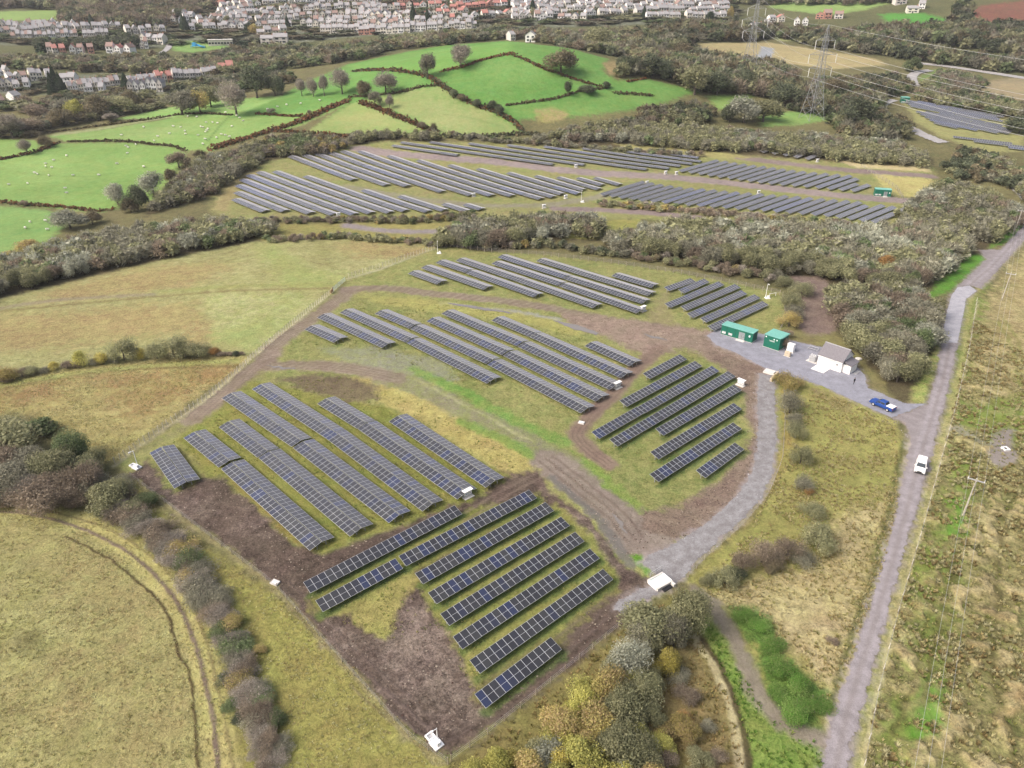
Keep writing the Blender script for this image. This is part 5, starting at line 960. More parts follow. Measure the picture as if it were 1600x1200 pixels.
M_RUB = mat("rubber", (0.02, 0.02, 0.02), 0.8); M_WIN = mat("dark_glass", (0.03, 0.04, 0.05), 0.08, 0, 0.6); M_BLUE = mat("blue_paint", (0.012, 0.055, 0.26), 0.3, 0, 0.6)
M_LOUVRE = nmat("louvre", (0.30, 0.33, 0.34), (0.20, 0.22, 0.23), 9.0); M_LAMP = mat("lamp_glass", (0.7, 0.7, 0.68), 0.15, 0, 0.6); M_RED = mat("red_lamp", (0.35, 0.02, 0.02), 0.3)
def frame_at(A, B):
    a, b = G(*A), G(*B); d = b - a; rz = math.atan2(d.y, d.x); return a, d.length, rz
def site_box(name, A, B, depth, label, cat):
    """root whose origin is the near left bottom corner, x along the front, y away from the camera"""
    a, L, rz = frame_at(A, B); r = empty(name, a, rz); tag(r, label, cat); return r, L
# long green cabin with its pale roof, double door, louvres and doorstep
def green_cabin(A, B, depth, h, label):
    r, L = site_box('green_cabin', A, B, depth, label, 'cabin')
    MB().box((L / 2, depth / 2, h / 2 + .1), (L, depth, h)).box((L / 2, depth / 2, .05), (L + .1, depth + .1, .1), 1).build('body', [M_GREEN, M_CONCW], r)
    m = MB().box((L / 2, depth / 2, h + .17), (L + .16, depth + .16, .14))
    for i in range(int(L / 0.6)): m.box((.3 + i * .6, depth / 2, h + .27), (.06, depth, .05))
    m.build('roof', M_GROOF, r)
    for x in (.62, .70):
        d = MB().box((L * x, -.03, 1.15), (.9, .06, 2.1)).build('door', M_LOUVRE, r); MB().box((L * x + .3, -.09, 1.1), (.06, .06, .3)).build('handle', M_DARK, d)
    for x in (.06, .27):
        m = MB().box((L * x + .3, -.03, .75), (1.0, .06, .6)); [m.box((L * x + .3, -.075, .5 + k * .12), (.94, .03, .05), 1) for k in range(5)]; m.build('vent', [M_WPAINT, M_GREY], r)
    m = MB()
    for x in (.18, .46, .80): m.box((L * x, -.012, h / 2 + .1), (.05, .024, h - .05))
    m.build('cover_strip', M_DARK, r)
    MB().box((L * .66, -.6, .09), (L * .26, 1.0, .18)).build('doorstep', M_CONCW, r); MB().box((L * .9, -.02, 1.7), (.4, .03, .5)).build('warning_sign', M_WPAINT, r)
    return r
green_cabin((1126, 522), (1174.5, 536.5), 3.0, 2.6, 'long dark green cabin with pale green roof and grey louvred doors')
green_cabin((1366, 306.5), (1391, 308.5), 3.2, 2.8, 'distant green cabin at the end of the far array track')
green_cabin((1408, 161), (1420, 162), 5.0, 3.2, 'tiny green cabin at the bend of the far gravel track')
r, L = site_box('green_cabin', (1192, 541), (1216, 549), 4.6, 'tall square green cabin with pale green roof beside white cabinets', 'cabin')
MB().box((L / 2, 2.3, 1.75), (L, 4.6, 3.3)).box((L / 2, 2.3, .05), (L + .2, 4.8, .1), 1).build('body', [M_GREEN, M_CONCW], r)
m = MB().box((L / 2, 2.3, 3.46), (L + .2, 4.8, .12)); [m.box((.4 + i * .7, 2.3, 3.55), (.07, 4.6, .06)) for i in range(7)]; m.build('roof', M_GROOF, r)
m = MB()
for x, z, w, h in ((.62, 2.75, .34, .30), (.80, 2.75, .3, .34), (.50, 2.25, 1.5, .07), (.52, 2.05, 1.3, .05), (.10, 2.95, .32, .32)): m.box((L * x, -.02, z), (w, .03, h))
m.build('sign', M_WPAINT, r)
d = MB().box((L + .03, 2.2, 1.2), (.06, 1.1, 2.1)).build('door', M_GREEN, r); MB().box((L + .09, 1.8, 1.2), (.06, .06, .3)).build('handle', M_DARK, d)
# white cabinets and steelwork beside it
r, L = site_box('meter_cabinet', (1228, 548.5), (1238, 552), 1, 'tall white cabinet standing beside the square green cabin', 'cabinet')
MB().box((.9, .5, 1.2), (1.7, 1.0, 2.2)).build('body', M_WPAINT, r, .02); MB().box((.9, -.02, 1.2), (.04, .03, 2.0)).build('door_gap', M_GREY, r); MB().box((.9, .5, .05), (2.0, 1.4, .1)).build('plinth', M_CONCW, r)
r, L = site_box('meter_cabinet', (1225, 556), (1234, 559), 1, 'low buff cabinet in front of the tall white cabinet', 'cabinet')
MB().box((.7, .4, .7), (1.4, .8, 1.2)).build('body', M_TAN, r, .02); MB().box((.7, -.02, .7), (.03, .03, 1.1)).build('door_gap', M_GREY, r); MB().box((.7, .4, .05), (1.7, 1.1, .1)).build('plinth', M_CONCW, r)
r, L = site_box('pipe_rack', (1262, 546), (1276, 550), 1, 'galvanised steel rack lying on the grey yard above the transformer', 'rack')
m = MB()
for y in (0, 1.4):
    m.tube((0, y, .5), (L, y, .5), .06)
m.build('rail', M_GREY, r)
for k in range(4): MB().tube((k * L / 3, 0, .5), (k * L / 3, 1.4, .5), .05).build('crossbar', M_GREY, r)
for k in range(2):
    for y in (0, 1.4): MB().tube((k * L, y, 0), (k * L, y, .5), .05).build('leg', M_GREY, r)
r, L = site_box('transformer', (1261, 564), (1275, 569), 1, 'grey transformer with cooling fins left of the white house', 'transformer')
MB().box((1.0, .8, .9), (1.6, 1.1, 1.5)).build('tank', M_GREY, r, .03); MB().box((1.0, .8, .06), (2.6, 2.0, .12)).build('plinth', M_CONCW, r)
for k in range(6): MB().box((.35 + k * .26, .12, .85), (.06, .22, 1.2)).build('cooling_fin', M_WPAINT, r)
for k in range(3):
    b = MB().tube((.5 + k * .5, .8, 1.65), (.5 + k * .5, .8, 2.05), .09, .06, 8).build('bushing', M_WPAINT, r)
# the white house
a, L, rz = frame_at((1276, 569.4), (1314, 583)); L = 6.0; D_, HW, HR = 5.6, 3.0, 5.0
r = empty('white_house', a, rz); tag(r, 'white rendered house with grey slate roof and low side porch', 'house')
m = MB(); m.prism([(0, -.2), (D_, -.2), (D_, HW), (D_ / 2, HR), (0, HW)], 0, L, axis='x'); w = m.build('wall', M_WHITE, r)
m = MB()
for s in (0, 1):
    y0, y1 = (-.35, D_ / 2) if s == 0 else (D_ + .35, D_ / 2); z0 = HW - .35 * (HR - HW) / (D_ / 2)
    m.add([(-.2, y0, z0 + .05), (L + .2, y0, z0 + .05), (L + .2, y1, HR + .05), (-.2, y1, HR + .05), (-.2, y0, z0 + .2), (L + .2, y0, z0 + .2), (L + .2, y1, HR + .2), (-.2, y1, HR + .2)], [(0, 1, 2, 3), (4, 5, 6, 7), (0, 1, 5, 4), (1, 2, 6, 5), (2, 3, 7, 6), (3, 0, 4, 7)])
rf = m.build('roof', M_SLATE, r); MB().box((L / 2, D_ / 2, HR + .22), (L + .4, .25, .12)).build('ridge', M_GREY, rf)
m = MB(); m.prism([(0.6, -.2), (4.2, -.2), (4.2, 2.1), (0.6, 2.1)], L + .003, L + 1.9, axis='x'); m.build('porch', M_WHITE, r)
m = MB(); m.add([(L + .01, .4, 2.75), (L + 2.1, .4, 2.1), (L + 2.1, 4.6, 2.1), (L + .01, 4.6, 2.75), (L + .01, .4, 2.9), (L + 2.1, .4, 2.25), (L + 2.1, 4.6, 2.25), (L + .01, 4.6, 2.9)], [(0, 3, 2, 1), (4, 5, 6, 7), (0, 1, 5, 4), (1, 2, 6, 5), (2, 3, 7, 6), (3, 0, 4, 7)]); m.build('porch_roof', M_SLATE, r)
d = MB().box((L * .32, -.03, 1.05), (1.0, .06, 2.1)).build('door', M_WPAINT, r); MB().box((L * .32 + .35, -.09, 1.05), (.06, .06, .2)).build('handle', M_DARK, d)
wi = MB().box((L * .80, -.03, 1.7), (.42, .06, .42)).build('window', M_GREY, r); MB().box((L * .80, -.075, 1.7), (.3, .03, .3)).build('pane', M_WIN, wi)
MB().box((L / 2, -.45, HW - .30), (L + .3, .1, .1)).build('gutter', M_WPAINT, r)
m = MB().box((L * .30, -1.75, .07), (3.2, 3.2, .14)); tag(link('doorstep', m.mesh('doorstep', M_WHITE), r)); MB().box((L + 2.6, 3.0, .05), (.8, 2.4, .1)).build('drain_cover', M_GREY, r)
b = empty('white_stone', G(1341, 562)); tag(b, 'flat white boulder on the bank behind the white house', 'stone')
bm = bmesh.new(); bmesh.ops.create_icosphere(bm, subdivisions=3, radius=.7)
for v in bm.verts: v.co = Vector((v.co.x * 1.2, v.co.y * .8, v.co.z * .5)) * (1 + .15 * math.sin(v.co.x * 5 + v.co.y * 7))
me_ = bpy.data.meshes.new("stone"); bm.to_mesh(me_); bm.free(); me_.materials.append(M_CONCW); link('stone', me_, b, (0, 0, .2))
# vehicles -----------------------------------------------------------
def wheel(parent, x, y, r_):
    w = MB().tube((x, y - .11, r_), (x, y + .11, r_), r_, n=18).build('wheel', M_RUB, parent, .03); MB().tube((x, y - .125, r_), (x, y + .125, r_), r_ * .6, n=12).build('rim', M_GREY, w)
def loft(prof, w0, w1, zsplit, m):
    """side outline prof (x,z) pulled to a body that narrows above zsplit"""
    mb = MB(); n = len(prof); hw = lambda z: w0 / 2 if z <= zsplit else w0 / 2 + (w1 - w0) / 2 * (z - zsplit) / (max(p[1] for p in prof) - zsplit)
    V = [(x, -hw(z), z) for x, z in prof] + [(x, hw(z), z) for x, z in prof]
    mb.add(V, [(i, (i + 1) % n, n + (i + 1) % n, n + i) for i in range(n)] + [tuple(range(n - 1, -1, -1)), tuple(range(n, 2 * n))]); return mb
p = G(1437, 733); q = G(1428, 775); rz = math.atan2(q.y - p.y, q.x - p.x)
r = empty('white_van', (p.x, p.y, p.z + .08), rz); tag(r, 'small white van driving toward the camera down the gravel lane', 'van')
loft([(-2.2, .28), (2.15, .28), (2.22, .62), (2.1, .92), (1.35, 1.14), (.62, 1.78), (.3, 1.86), (-2.1, 1.84), (-2.24, 1.2)], 1.84, 1.5, .95, 0).build('body', M_WPAINT, r, .05)
def quad(name, P, m, parent):
    n = (P[1] - P[0]).cross(P[3] - P[0]).normalized(); mb = MB(); mb.add([v + n * .006 for v in P] + [v - n * .02 for v in P], [(0, 1, 2, 3), (7, 6, 5, 4), (0, 4, 5, 1), (1, 5, 6, 2), (2, 6, 7, 3), (3, 7, 4, 0)]); return mb.build(name, m, parent)
V_ = Vector
quad('windscreen', [V_((1.30, -.78, 1.20)), V_((1.30, .78, 1.20)), V_((.70, .68, 1.74)), V_((.70, -.68, 1.74))], M_WIN, r)
for s in (-1, 1):
    quad('side_window', [V_((1.15, s * .885, 1.18)), V_((.2, s * .885, 1.18)), V_((.2, s * .80, 1.62)), V_((.62, s * .80, 1.62))][::s], M_WIN, r)
    MB().box((1.05, s * 1.02, 1.2), (.16, .2, .22)).build('mirror', M_WPAINT, r, .03); MB().box((2.12, s * .66, .78), (.12, .34, .18)).build('headlight', M_LAMP, r, .02); MB().box((-2.22, s * .8, 1.0), (.06, .16, .4)).build('tail_light', M_RED, r)
MB().box((2.2, 0, .62), (.06, .8, .2)).build('grille', M_DARK, r); MB().box((2.2, 0, .4), (.1, 1.5, .16)).build('bumper', M_RUB, r, .02)
MB().box((-.6, -.927, 1.0), (1.3, .02, .02)).build('sliding_rail', M_GREY, r)
for x in (1.4, -1.35):
    for y in (-.82, .82): wheel(r, x, y, .32)
p = G(1378, 637); q = G(1362, 630); rz = math.atan2(q.y - p.y, q.x - p.x)
r = empty('blue_pickup', (p.x, p.y, p.z + .07), rz); tag(r, 'blue pickup truck with white load bed cover by the lane junction', 'pickup truck')
loft([(-2.65, .45), (2.55, .45), (2.65, .75), (2.5, 1.05), (1.35, 1.16), (.55, 1.72), (-.75, 1.74), (-1.05, 1.16), (-2.62, 1.12)], 1.86, 1.42, 1.1, 0).build('body', M_BLUE, r, .05)
MB().box((-1.85, 0, 1.19), (1.5, 1.7, .12)).build('bed_cover', M_WPAINT, r, .03)
quad('windscreen', [V_((1.28, -.78, 1.22)), V_((1.28, .78, 1.22)), V_((.62, .66, 1.69)), V_((.62, -.66, 1.69))], M_WIN, r)
quad('rear_window', [V_((-1.02, .72, 1.24)), V_((-1.02, -.72, 1.24)), V_((-.82, -.64, 1.64)), V_((-.82, .64, 1.64))], M_WIN, r)
for s in (-1, 1):
    for x0, x1 in ((1.05, .2), (.1, -.75)): quad('side_window', [V_((x0, s * .885, 1.22)), V_((x1, s * .885, 1.22)), V_((x1, s * .775, 1.62)), V_((min(x0, .62), s * .775, 1.62))][::s], M_WIN, r)
    MB().box((1.0, s * 1.02, 1.2), (.16, .2, .2)).build('mirror', M_DARK, r, .03); MB().box((2.58, s * .7, .85), (.12, .32, .18)).build('headlight', M_LAMP, r, .02); MB().box((-2.64, s * .82, .95), (.05, .14, .3)).build('tail_light', M_RED, r)
MB().box((2.62, 0, .62), (.12, 1.7, .18)).build('bumper', M_RUB, r, .02); MB().box((2.6, 0, .86), (.08, .9, .18)).build('grille', M_DARK, r)
for x in (1.65, -1.6):
    for y in (-.84, .84): wheel(r, x, y, .39)
# a person walking on the yard ----------------------------------------
def skin(name, verts, edges, radii, m, parent=None, sub=1, root=0):
    me = bpy.data.meshes.new(name); me.from_pydata(verts, edges, []); o = bpy.data.objects.new(name, me); COL.objects.link(o)
    sk = o.modifiers.new('s', 'SKIN'); sk.use_smooth_shade = True
    for i, rr_ in enumerate(radii): me.skin_vertices[0].data[i].radius = rr_ if isinstance(rr_, tuple) else (rr_, rr_); me.skin_vertices[0].data[i].use_root = (i == root)
    sb = o.modifiers.new('b', 'SUBSURF'); sb.levels = sub; sb.render_levels = sub
    dg = bpy.context.evaluated_depsgraph_get(); dg.update(); nm = bpy.data.meshes.new_from_object(o.evaluated_get(dg)); nm.name = name
    bpy.data.objects.remove(o); nm.materials.clear()
    for q_ in (m if isinstance(m, list) else [m]): nm.materials.append(q_)
    return nm
M_SKIN = mat("skin", (0.48, 0.30, 0.22), 0.6); M_COAT = nmat("dark_coat", (0.025, 0.026, 0.03), (0.04, 0.04, 0.045), 9); M_HAIR = mat("hair", (0.03, 0.022, 0.016), 0.7)
pv = [(0, 0, .95), (0, 0, 1.18), (0, .01, 1.40), (0, .01, 1.50), (0, .02, 1.58), (0, .03, 1.67), (0, .02, 1.73),
      (.17, .01, 1.42), (.24, .02, 1.16), (.25, .12, .94), (.25, .15, .86), (-.17, .01, 1.42), (-.25, -.02, 1.16), (-.26, .04, .92), (-.26, .07, .84),
      (.09, 0, .90), (.11, .12, .50), (.12, .04, .09), (.12, .18, .05), (-.09, 0, .90), (-.11, -.02, .50), (-.12, -.20, .11), (-.12, -.09, .05)]
pe = [(0, 1), (1, 2), (2, 3), (3, 4), (4, 5), (5, 6), (2, 7), (7, 8), (8, 9), (9, 10), (2, 11), (11, 12), (12, 13), (13, 14), (0, 15), (15, 16), (16, 17), (17, 18), (0, 19), (19, 20), (20, 21), (21, 22)]
pr = [(.16, .11), (.15, .10), (.17, .10), .055, .07, .10, .07, .07, .05, .04, .035, .07, .05, .04, .035, .09, .06, .045, .04, .09, .06, .045, .04]
pm = skin('person', pv, pe, pr, [M_COAT, M_SKIN])
for f in pm.polygons:
    if f.center.z > 1.53 or (f.center.z < .90 and abs(f.center.x) > .19): f.material_index = 1
r = link('person', pm, None, G(1333.5, 600.5), (0, 0, rad(200))); tag(r, 'person in dark clothes walking on the grey yard below the white house', 'person')
hm = bmesh.new(); bmesh.ops.create_uvsphere(hm, u_segments=12, v_segments=8, radius=.112)
for v in hm.verts: v.co = Vector((v.co.x, v.co.y * 1.05, max(v.co.z, -.01)))
hme = bpy.data.meshes.new('hair'); hm.to_mesh(hme); hm.free(); hme.materials.append(M_HAIR); link('hair', hme, r, (0, .015, 1.69))
def finger_set(side):
    mb = MB()
    for k, (dx, L_) in enumerate(((-.027, .065), (-.009, .075), (.009, .07), (.027, .055))):
        b0 = Vector((side * .255, .10 + dx + (.05 if side > 0 else -.03), .84)); mb.tube(b0, b0 + Vector((0, .012, -L_ * .6)), .009, .008, 5); mb.tube(b0 + Vector((0, .012, -L_ * .6)), b0 + Vector((-side * .02, .012, -L_)), .008, .006, 5)
    b0 = Vector((side * .235, .14 if side > 0 else .06, .87)); mb.tube(b0, b0 + Vector((-side * .01, .03, -.05)), .010, .007, 5); return mb
for s in (1, -1): finger_set(s).build('hand', M_SKIN, r)
# concrete bridge, culvert, gate, boards -------------------------------
c4 = [G(1010.6, 909.4), G(1033.8, 896.9), G(1048.8, 911.9), G(1030, 926.3)]; c = (c4[0] + c4[1] + c4[2] + c4[3]) / 4; u = (c4[1] - c4[0]); v = (c4[3] - c4[0]); Lb, Wb = u.length, (c4[2] - c4[1]).length * 1.0; rz = math.atan2(u.y, u.x)
r = empty('concrete_bridge', c, rz); tag(r, 'short concrete bridge with white edges and mint coloured deck at the track end', 'bridge')
MB().box((0, 0, .25), (Lb - .5, Wb - .5, .5)).build('deck', M_MINT, r)
for s in (-1, 1): MB().box((0, s * (Wb / 2 - .12), .30), (Lb, .3, .6)).build('parapet', M_CONCW, r, .02)
for s in (-1, 1): MB().box((s * (Lb / 2 - .1), 0, .3), (.3, Wb - .55, .56)).build('kerb', M_WPAINT, r)
MB().box((.1, -Wb / 2 - .35, .12), (Lb * .55, .6, .2)).build('culvert_mouth', M_DARK, r); MB().box((Lb * .42, -Wb / 2 - .2, .2), (.4, 1.0, .7)).build('wing_wall', M_CONCW, r)
a, L, rz = frame_at((1016, 901.5), (1032.5, 891)); r = empty('metal_barrier', a, rz); tag(r, 'low grey metal barrier on the edge of the concrete bridge', 'barrier')
for z in (.45, .9): MB().tube((0, 0, z), (L, 0, z), .045).build('rail', M_GREY, r)
for k in range(3): MB().tube((k * L / 2, 0, 0), (k * L / 2, 0, .95), .05).build('post', M_GREY, r)
a, L, rz = frame_at((1193, 581), (1210, 586)); r = empty('culvert', a, rz); tag(r, 'white concrete culvert head between yard and loop track', 'culvert')
MB().box((L / 2, .5, .2), (L, 2.2, .4)).build('slab', M_CONCW, r, .03); MB().box((L + .5, -1.6, .45), (.5, 4.6, .9)).build('wing_wall', M_TAN, r, .03); MB().box((L + .05, .2, .35), (.35, 1.2, .5)).build('mouth', M_DARK, r)
a, L, rz = frame_at((521, 456), (541, 438.5)); r = empty('field_gate', a, rz); tag(r, 'pale green metal gate standing open at the end of the white fence', 'gate'); M_GATE = mat("gate_paint", (0.42, 0.52, 0.47), 0.5)
L = min(L, 9.0)
for z in (.3, .6, .9, 1.2, 1.5): MB().tube((0, 0, z), (L, 0, z), .05).build('bar', M_GATE, r)
for x in (0, L * .25, L * .5, L * .75, L): MB().tube((x, 0, .2), (x, 0, 1.6), .06).build('upright', M_GATE, r)
MB().tube((-.3, 0, -.2), (-.3, 0, 1.8), .12).build('gate_post', M_WOOD, r); MB().box((-1.2, 0, .7), (1.6, .1, 1.0)).build('board', nmat("orange_board", (0.55, 0.30, 0.14), (0.45, 0.27, 0.15), 4), r)
for px, py, lab in ((1207, 463, 'white rail gate at the corner of the site fence'),):
    a = G(px, py); r = empty('timber_rail', a, rad(20)); tag(r, lab, 'rail'); MB().tube((-1.2, 0, 1.0), (1.2, 0, 1.0), .06).build('rail', M_WPAINT, r)
    for x in (-1.1, 1.1): MB().tube((x, 0, -.2), (x, 0, 1.15), .07).build('post', M_WPAINT, r)
a = G(1571, 702); r = empty('manhole', a, rad(8)); tag(r, 'white square manhole surround on the bare patch of moor', 'manhole')
m = MB()
for s in (-1, 1): m.box((s * .5, 0, .15), (.24, 1.24, .3)); m.box((0, s * .5, .149), (.76, .24, .298))
m.build('surround', M_WPAINT, r); MB().box((0, 0, .05), (.76, .76, .1)).build('lid', M_DARK, r)
# camera posts
def camera_post(px, py, rz, lab, h=4.0, lid=True):
    r = empty('camera_post', G(px, py), rz); tag(r, lab, 'camera post')
    MB().box((0, 0, .10), (1.5, 1.3, .2)).build('slab', M_WPAINT, r, .01); MB().box((.25, 0, .50), (.62, .5, .6)).build('cabinet', M_WPAINT, r, .02)
    if lid:
        m = MB()
        for s in (-1, 1): m.box((-1.25, s * .42, .16), (1.0, .16, .32)); m.box((-1.25 + s * .42, 0, .159), (.16, .68, .318))
        m.build('chamber', M_WPAINT, r); MB().box((-1.25, 0, .08), (.68, .68, .1)).build('chamber_lid', M_GREY, r)
    MB().tube((-.4, .45, .1), (-.4, .45, h), .075, .055, 8).build('pole', M_WPAINT, r)
    k = MB().tube((-.4, .45, h - .1), (-.4, -.15, h + .05), .05, n=6).build('bracket', M_WPAINT, r); MB().box((-.4, -.3, h - .02), (.2, .45, .2)).build('camera', M_WPAINT, k, .02)
camera_post(214, 731, rad(-30), 'white camera post on a slab at the left corner of the site', 3.6)
camera_post(682, 1163, rad(-48), 'white camera post on a slab at the bottom corner of the site', 2.2)
camera_post(686, 396, rad(10), 'white camera post on a slab at the top end of the white fence', 4.5, False)
camera_post(1199, 466, rad(5), 'white camera post behind the last table near the corner fence', 4.5, False)
camera_post(910, 316, rad(5), 'distant white camera post beside the far gravel turn', 5.0, False)
for px, py, lab in ((430, 911, 'pale square chamber on the mud beside the lower fence'), (908.5, 661, 'pale square chamber beside the muddy track by the loop')):
    r = empty('chamber', G(px, py), rad(-25)); tag(r, lab, 'chamber'); MB().box((0, 0, .12), (1.3, 1.0, .24)).build('surround', M_CONCW, r, .02); MB().box((0, 0, .25), (.8, .6, .05)).build('lid', M_WPAINT, r)
# inverter cabinets at row ends
def inverter(px, py, rz, lab, s=1.0):
    r = empty('inverter_cabinet', G(px, py), rz); s *= .8; r.scale = (s, s, s); tag(r, lab, 'inverter cabinet')
    for x in (-.55, .55):
        b = MB().box((x, 0, 1.15), (.95, .45, 1.1)).build('cabinet', M_WPAINT, r, .03); MB().box((x, -.235, 1.0), (.5, .03, .3)).build('vent', M_GREY, b)
    MB().box((0, .1, 1.85), (2.5, 1.1, .08)).build('hood', M_WPAINT, r); MB().box((0, -.1, .08), (2.6, 1.5, .16)).build('plinth', M_CONCW, r)
    for x in (-1.05, 1.05): MB().box((x, .3, .95), (.08, .08, 1.8)).build('leg', M_GREY, r)
for px, py, lab in ((731, 776, 'white inverter cabinet under the end of the longest left table'), (965, 606, 'white inverter cabinet at the end of a middle table'), (1005, 486, 'white inverter cabinet at the end of an upper table')): inverter(px, py, rad(40), lab)
inverter(1157, 602, rad(-50), 'white inverter cabinet behind a table end by the loop track')
for i, (px, py) in enumerate(((529, 338), (740, 307), (884, 310), (900, 262), (1040, 272), (1057, 273), (1011, 288), (1277, 253), (1185, 303), (850, 325))):
    inverter(px, py, rad(35), f'distant white inverter cabinet, {ordi(sorted([529, 740, 884, 900, 1040, 1057, 1011, 1277, 1185, 850]).index(px))} from the left in the far arrays', 0.95)
# fences ---------------------------------------------------------------
def fence(pts, step, h, lab, pm, wires=3, wr=0.012, pr=0.06, jit=.03):
    d = dense(pts, 6); P = ground_at(d[:, 0], d[:, 1]); s = np.concatenate([[0], np.cumsum(np.linalg.norm(np.diff(P[:, :2], axis=0), axis=1))])
    n = min(100, int(s[-1] / step) + 1); t = np.linspace(0, s[-1], n); X = np.interp(t, s, P[:, 0]); Y = np.interp(t, s, P[:, 1]); Z = height(X, Y)
    r = empty('fence', (X[0], Y[0], Z[0])); tag(r, lab, 'fence'); pmesh = MB().tube((0, 0, -.3), (0, 0, h), pr, pr * .9, 6).mesh('post', pm)
    for k in range(n): link('post', pmesh, r, (X[k] - X[0], Y[k] - Y[0], Z[k] - Z[0]), (random.uniform(-jit, jit), random.uniform(-jit, jit), random.uniform(0, 3)))
    m = MB()
    for w in range(wires):
        z = h * (.35 + .55 * w / max(1, wires - 1))
        for k in range(n - 1): m.tube((X[k] - X[0], Y[k] - Y[0], Z[k] - Z[0] + z), (X[k + 1] - X[0], Y[k + 1] - Y[0], Z[k + 1] - Z[0] + z), wr, n=3, cap=False)
    m.build('wire', M_GREY, r); return r
M_PALE = nmat("pale_post", (0.60, 0.56, 0.48), (0.50, 0.46, 0.38), 5.0); M_POST = nmat("fence_post", (0.34, 0.29, 0.22), (0.25, 0.22, 0.18), 6.0)
fence([(180, 725), (250, 674), (330, 619), (385, 570)], 1.3, 1.6, 'pale stake fence along the left side of the site, lower half', M_PALE, 4, .02, .07, .09)
fence([(388, 566), (470, 497), (520, 457)], 1.3, 1.6, 'pale stake fence along the left side of the site, upper half', M_PALE, 4, .02, .07, .09)
fence([(545, 434), (600, 416), (692, 384)], 1.4, 1.6, 'pale stake fence from the green gate up to the wood', M_PALE, 4, .02, .07, .06)
fence([(694, 385), (760, 394), (850, 400), (960, 413), (1060, 428), (1150, 446), (1218, 461)], 2.6, 1.7, 'timber post fence in front of the hedge along the top of the site', M_POST, 4, .015, .08)
fence([(1222, 464), (1228, 500), (1216, 522)], 2.5, 1.6, 'timber post fence beside the bare clearing', M_POST)
fence([(205, 746), (320, 834), (430, 917), (560, 1063), (640, 1153), (700, 1194)], 3.0, 1.3, 'timber post fence along the lower left edge of the mud', M_POST, 3)
fence([(705, 1190), (760, 1150), (870, 1060), (985, 966)], 2.6, 1.3, 'timber post fence between mud and copse', M_POST, 3)
fence([(1224, 602), (1226, 660), (1222, 720), (1200, 775), (1160, 822), (1108, 868), (1075, 902)], 2.6, 1.2, 'timber post fence outside the gravel loop', M_POST, 3)
fence([(1526, 470), (1514, 545), (1492, 640), (1474, 705), (1440, 830), (1402, 960), (1372, 1080), (1350, 1196)], 4.0, 1.1, 'low wire fence along the moor side of the lane', M_PALE, 2)
fence([(1345, 262), (1380, 283), (1400, 296), (1410, 312)], 3.0, 2.0, 'distant brown fence across the dry field behind the far cabin', M_POST, 3, .03, .1)
# poles and overhead lines ----------------------------------------------
M_WIRE = mat("conductor", (0.55, 0.55, 0.56), 0.5, 0.3); M_INS = mat("insulator", (0.78, 0.78, 0.76), 0.3)
def catenary(mb, a, b, sag, r, n=14, m=0):
    a, b = Vector(a), Vector(b); q = None
    for k in range(n + 1):
        t = k / n; p = a.lerp(b, t) - Vector((0, 0, 4 * sag * t * (1 - t)))
        if q is not None: mb.tube(q, p, r, n=4, m=m, cap=False)
        q = p
def wood_pole(base, h, rz, lab):
    r = empty('power_pole', base, rz); tag(r, lab, 'power pole'); MB().tube((0, 0, -.5), (0, 0, h), .14, .10, 8).build('pole', nmat("pole_wood", (0.46, 0.42, 0.36), (0.36, 0.33, 0.28), 5), r)
    MB().box((0, 0, h - .35), (2.6, .14, .16)).build('crossarm', M_GREY, r)
    for x in (-1.2, 0, 1.2): MB().tube((x, 0, h - .27), (x, 0, h + .12), .07, .05, 6).build('insulator', M_INS, r)
    MB().tube((0, .1, h * .8), (0, 2.6, 0), .025, n=4).build('stay', M_GREY, r); return r
b1 = G(1504, 806); b2 = G(1566, 466); dv = Vector((b1.x - b2.x, b1.y - b2.y, 0)).normalized(); b3 = b1 + dv * 75; b0 = b2 - dv * 80
for b_ in (b3, b0): b_.z = float(height(b_.x, b_.y))
rz = math.atan2(dv.y, dv.x) - math.pi / 2
for b_, lab in ((b1, 'wooden power pole with crossarm on the moor, nearest in view'), (b2, 'wooden power pole with crossarm farther up the moor'), (b0, 'wooden power pole beyond the lane bend at the right edge')): wood_pole(b_, 8.0, rz, lab)
wood_pole(b3, 8.0, rz, 'wooden power pole at the foot of the moor')
a_ = Vector((math.cos(rz), math.sin(rz), 0))
for i, x in enumerate((-1.2, 0, 1.2)):
    mb = MB()
    for p_, q_ in ((b3, b1), (b1, b2), (b2, b0)): catenary(mb, p_ + a_ * x + Vector((0, 0, 8.1)), q_ + a_ * x + Vector((0, 0, 8.1)), .9, .013)
    tag(mb.build('power_line', M_WIRE), ('left', 'middle', 'right')[i] + ' wire of the three strung on the wooden poles', 'power line')
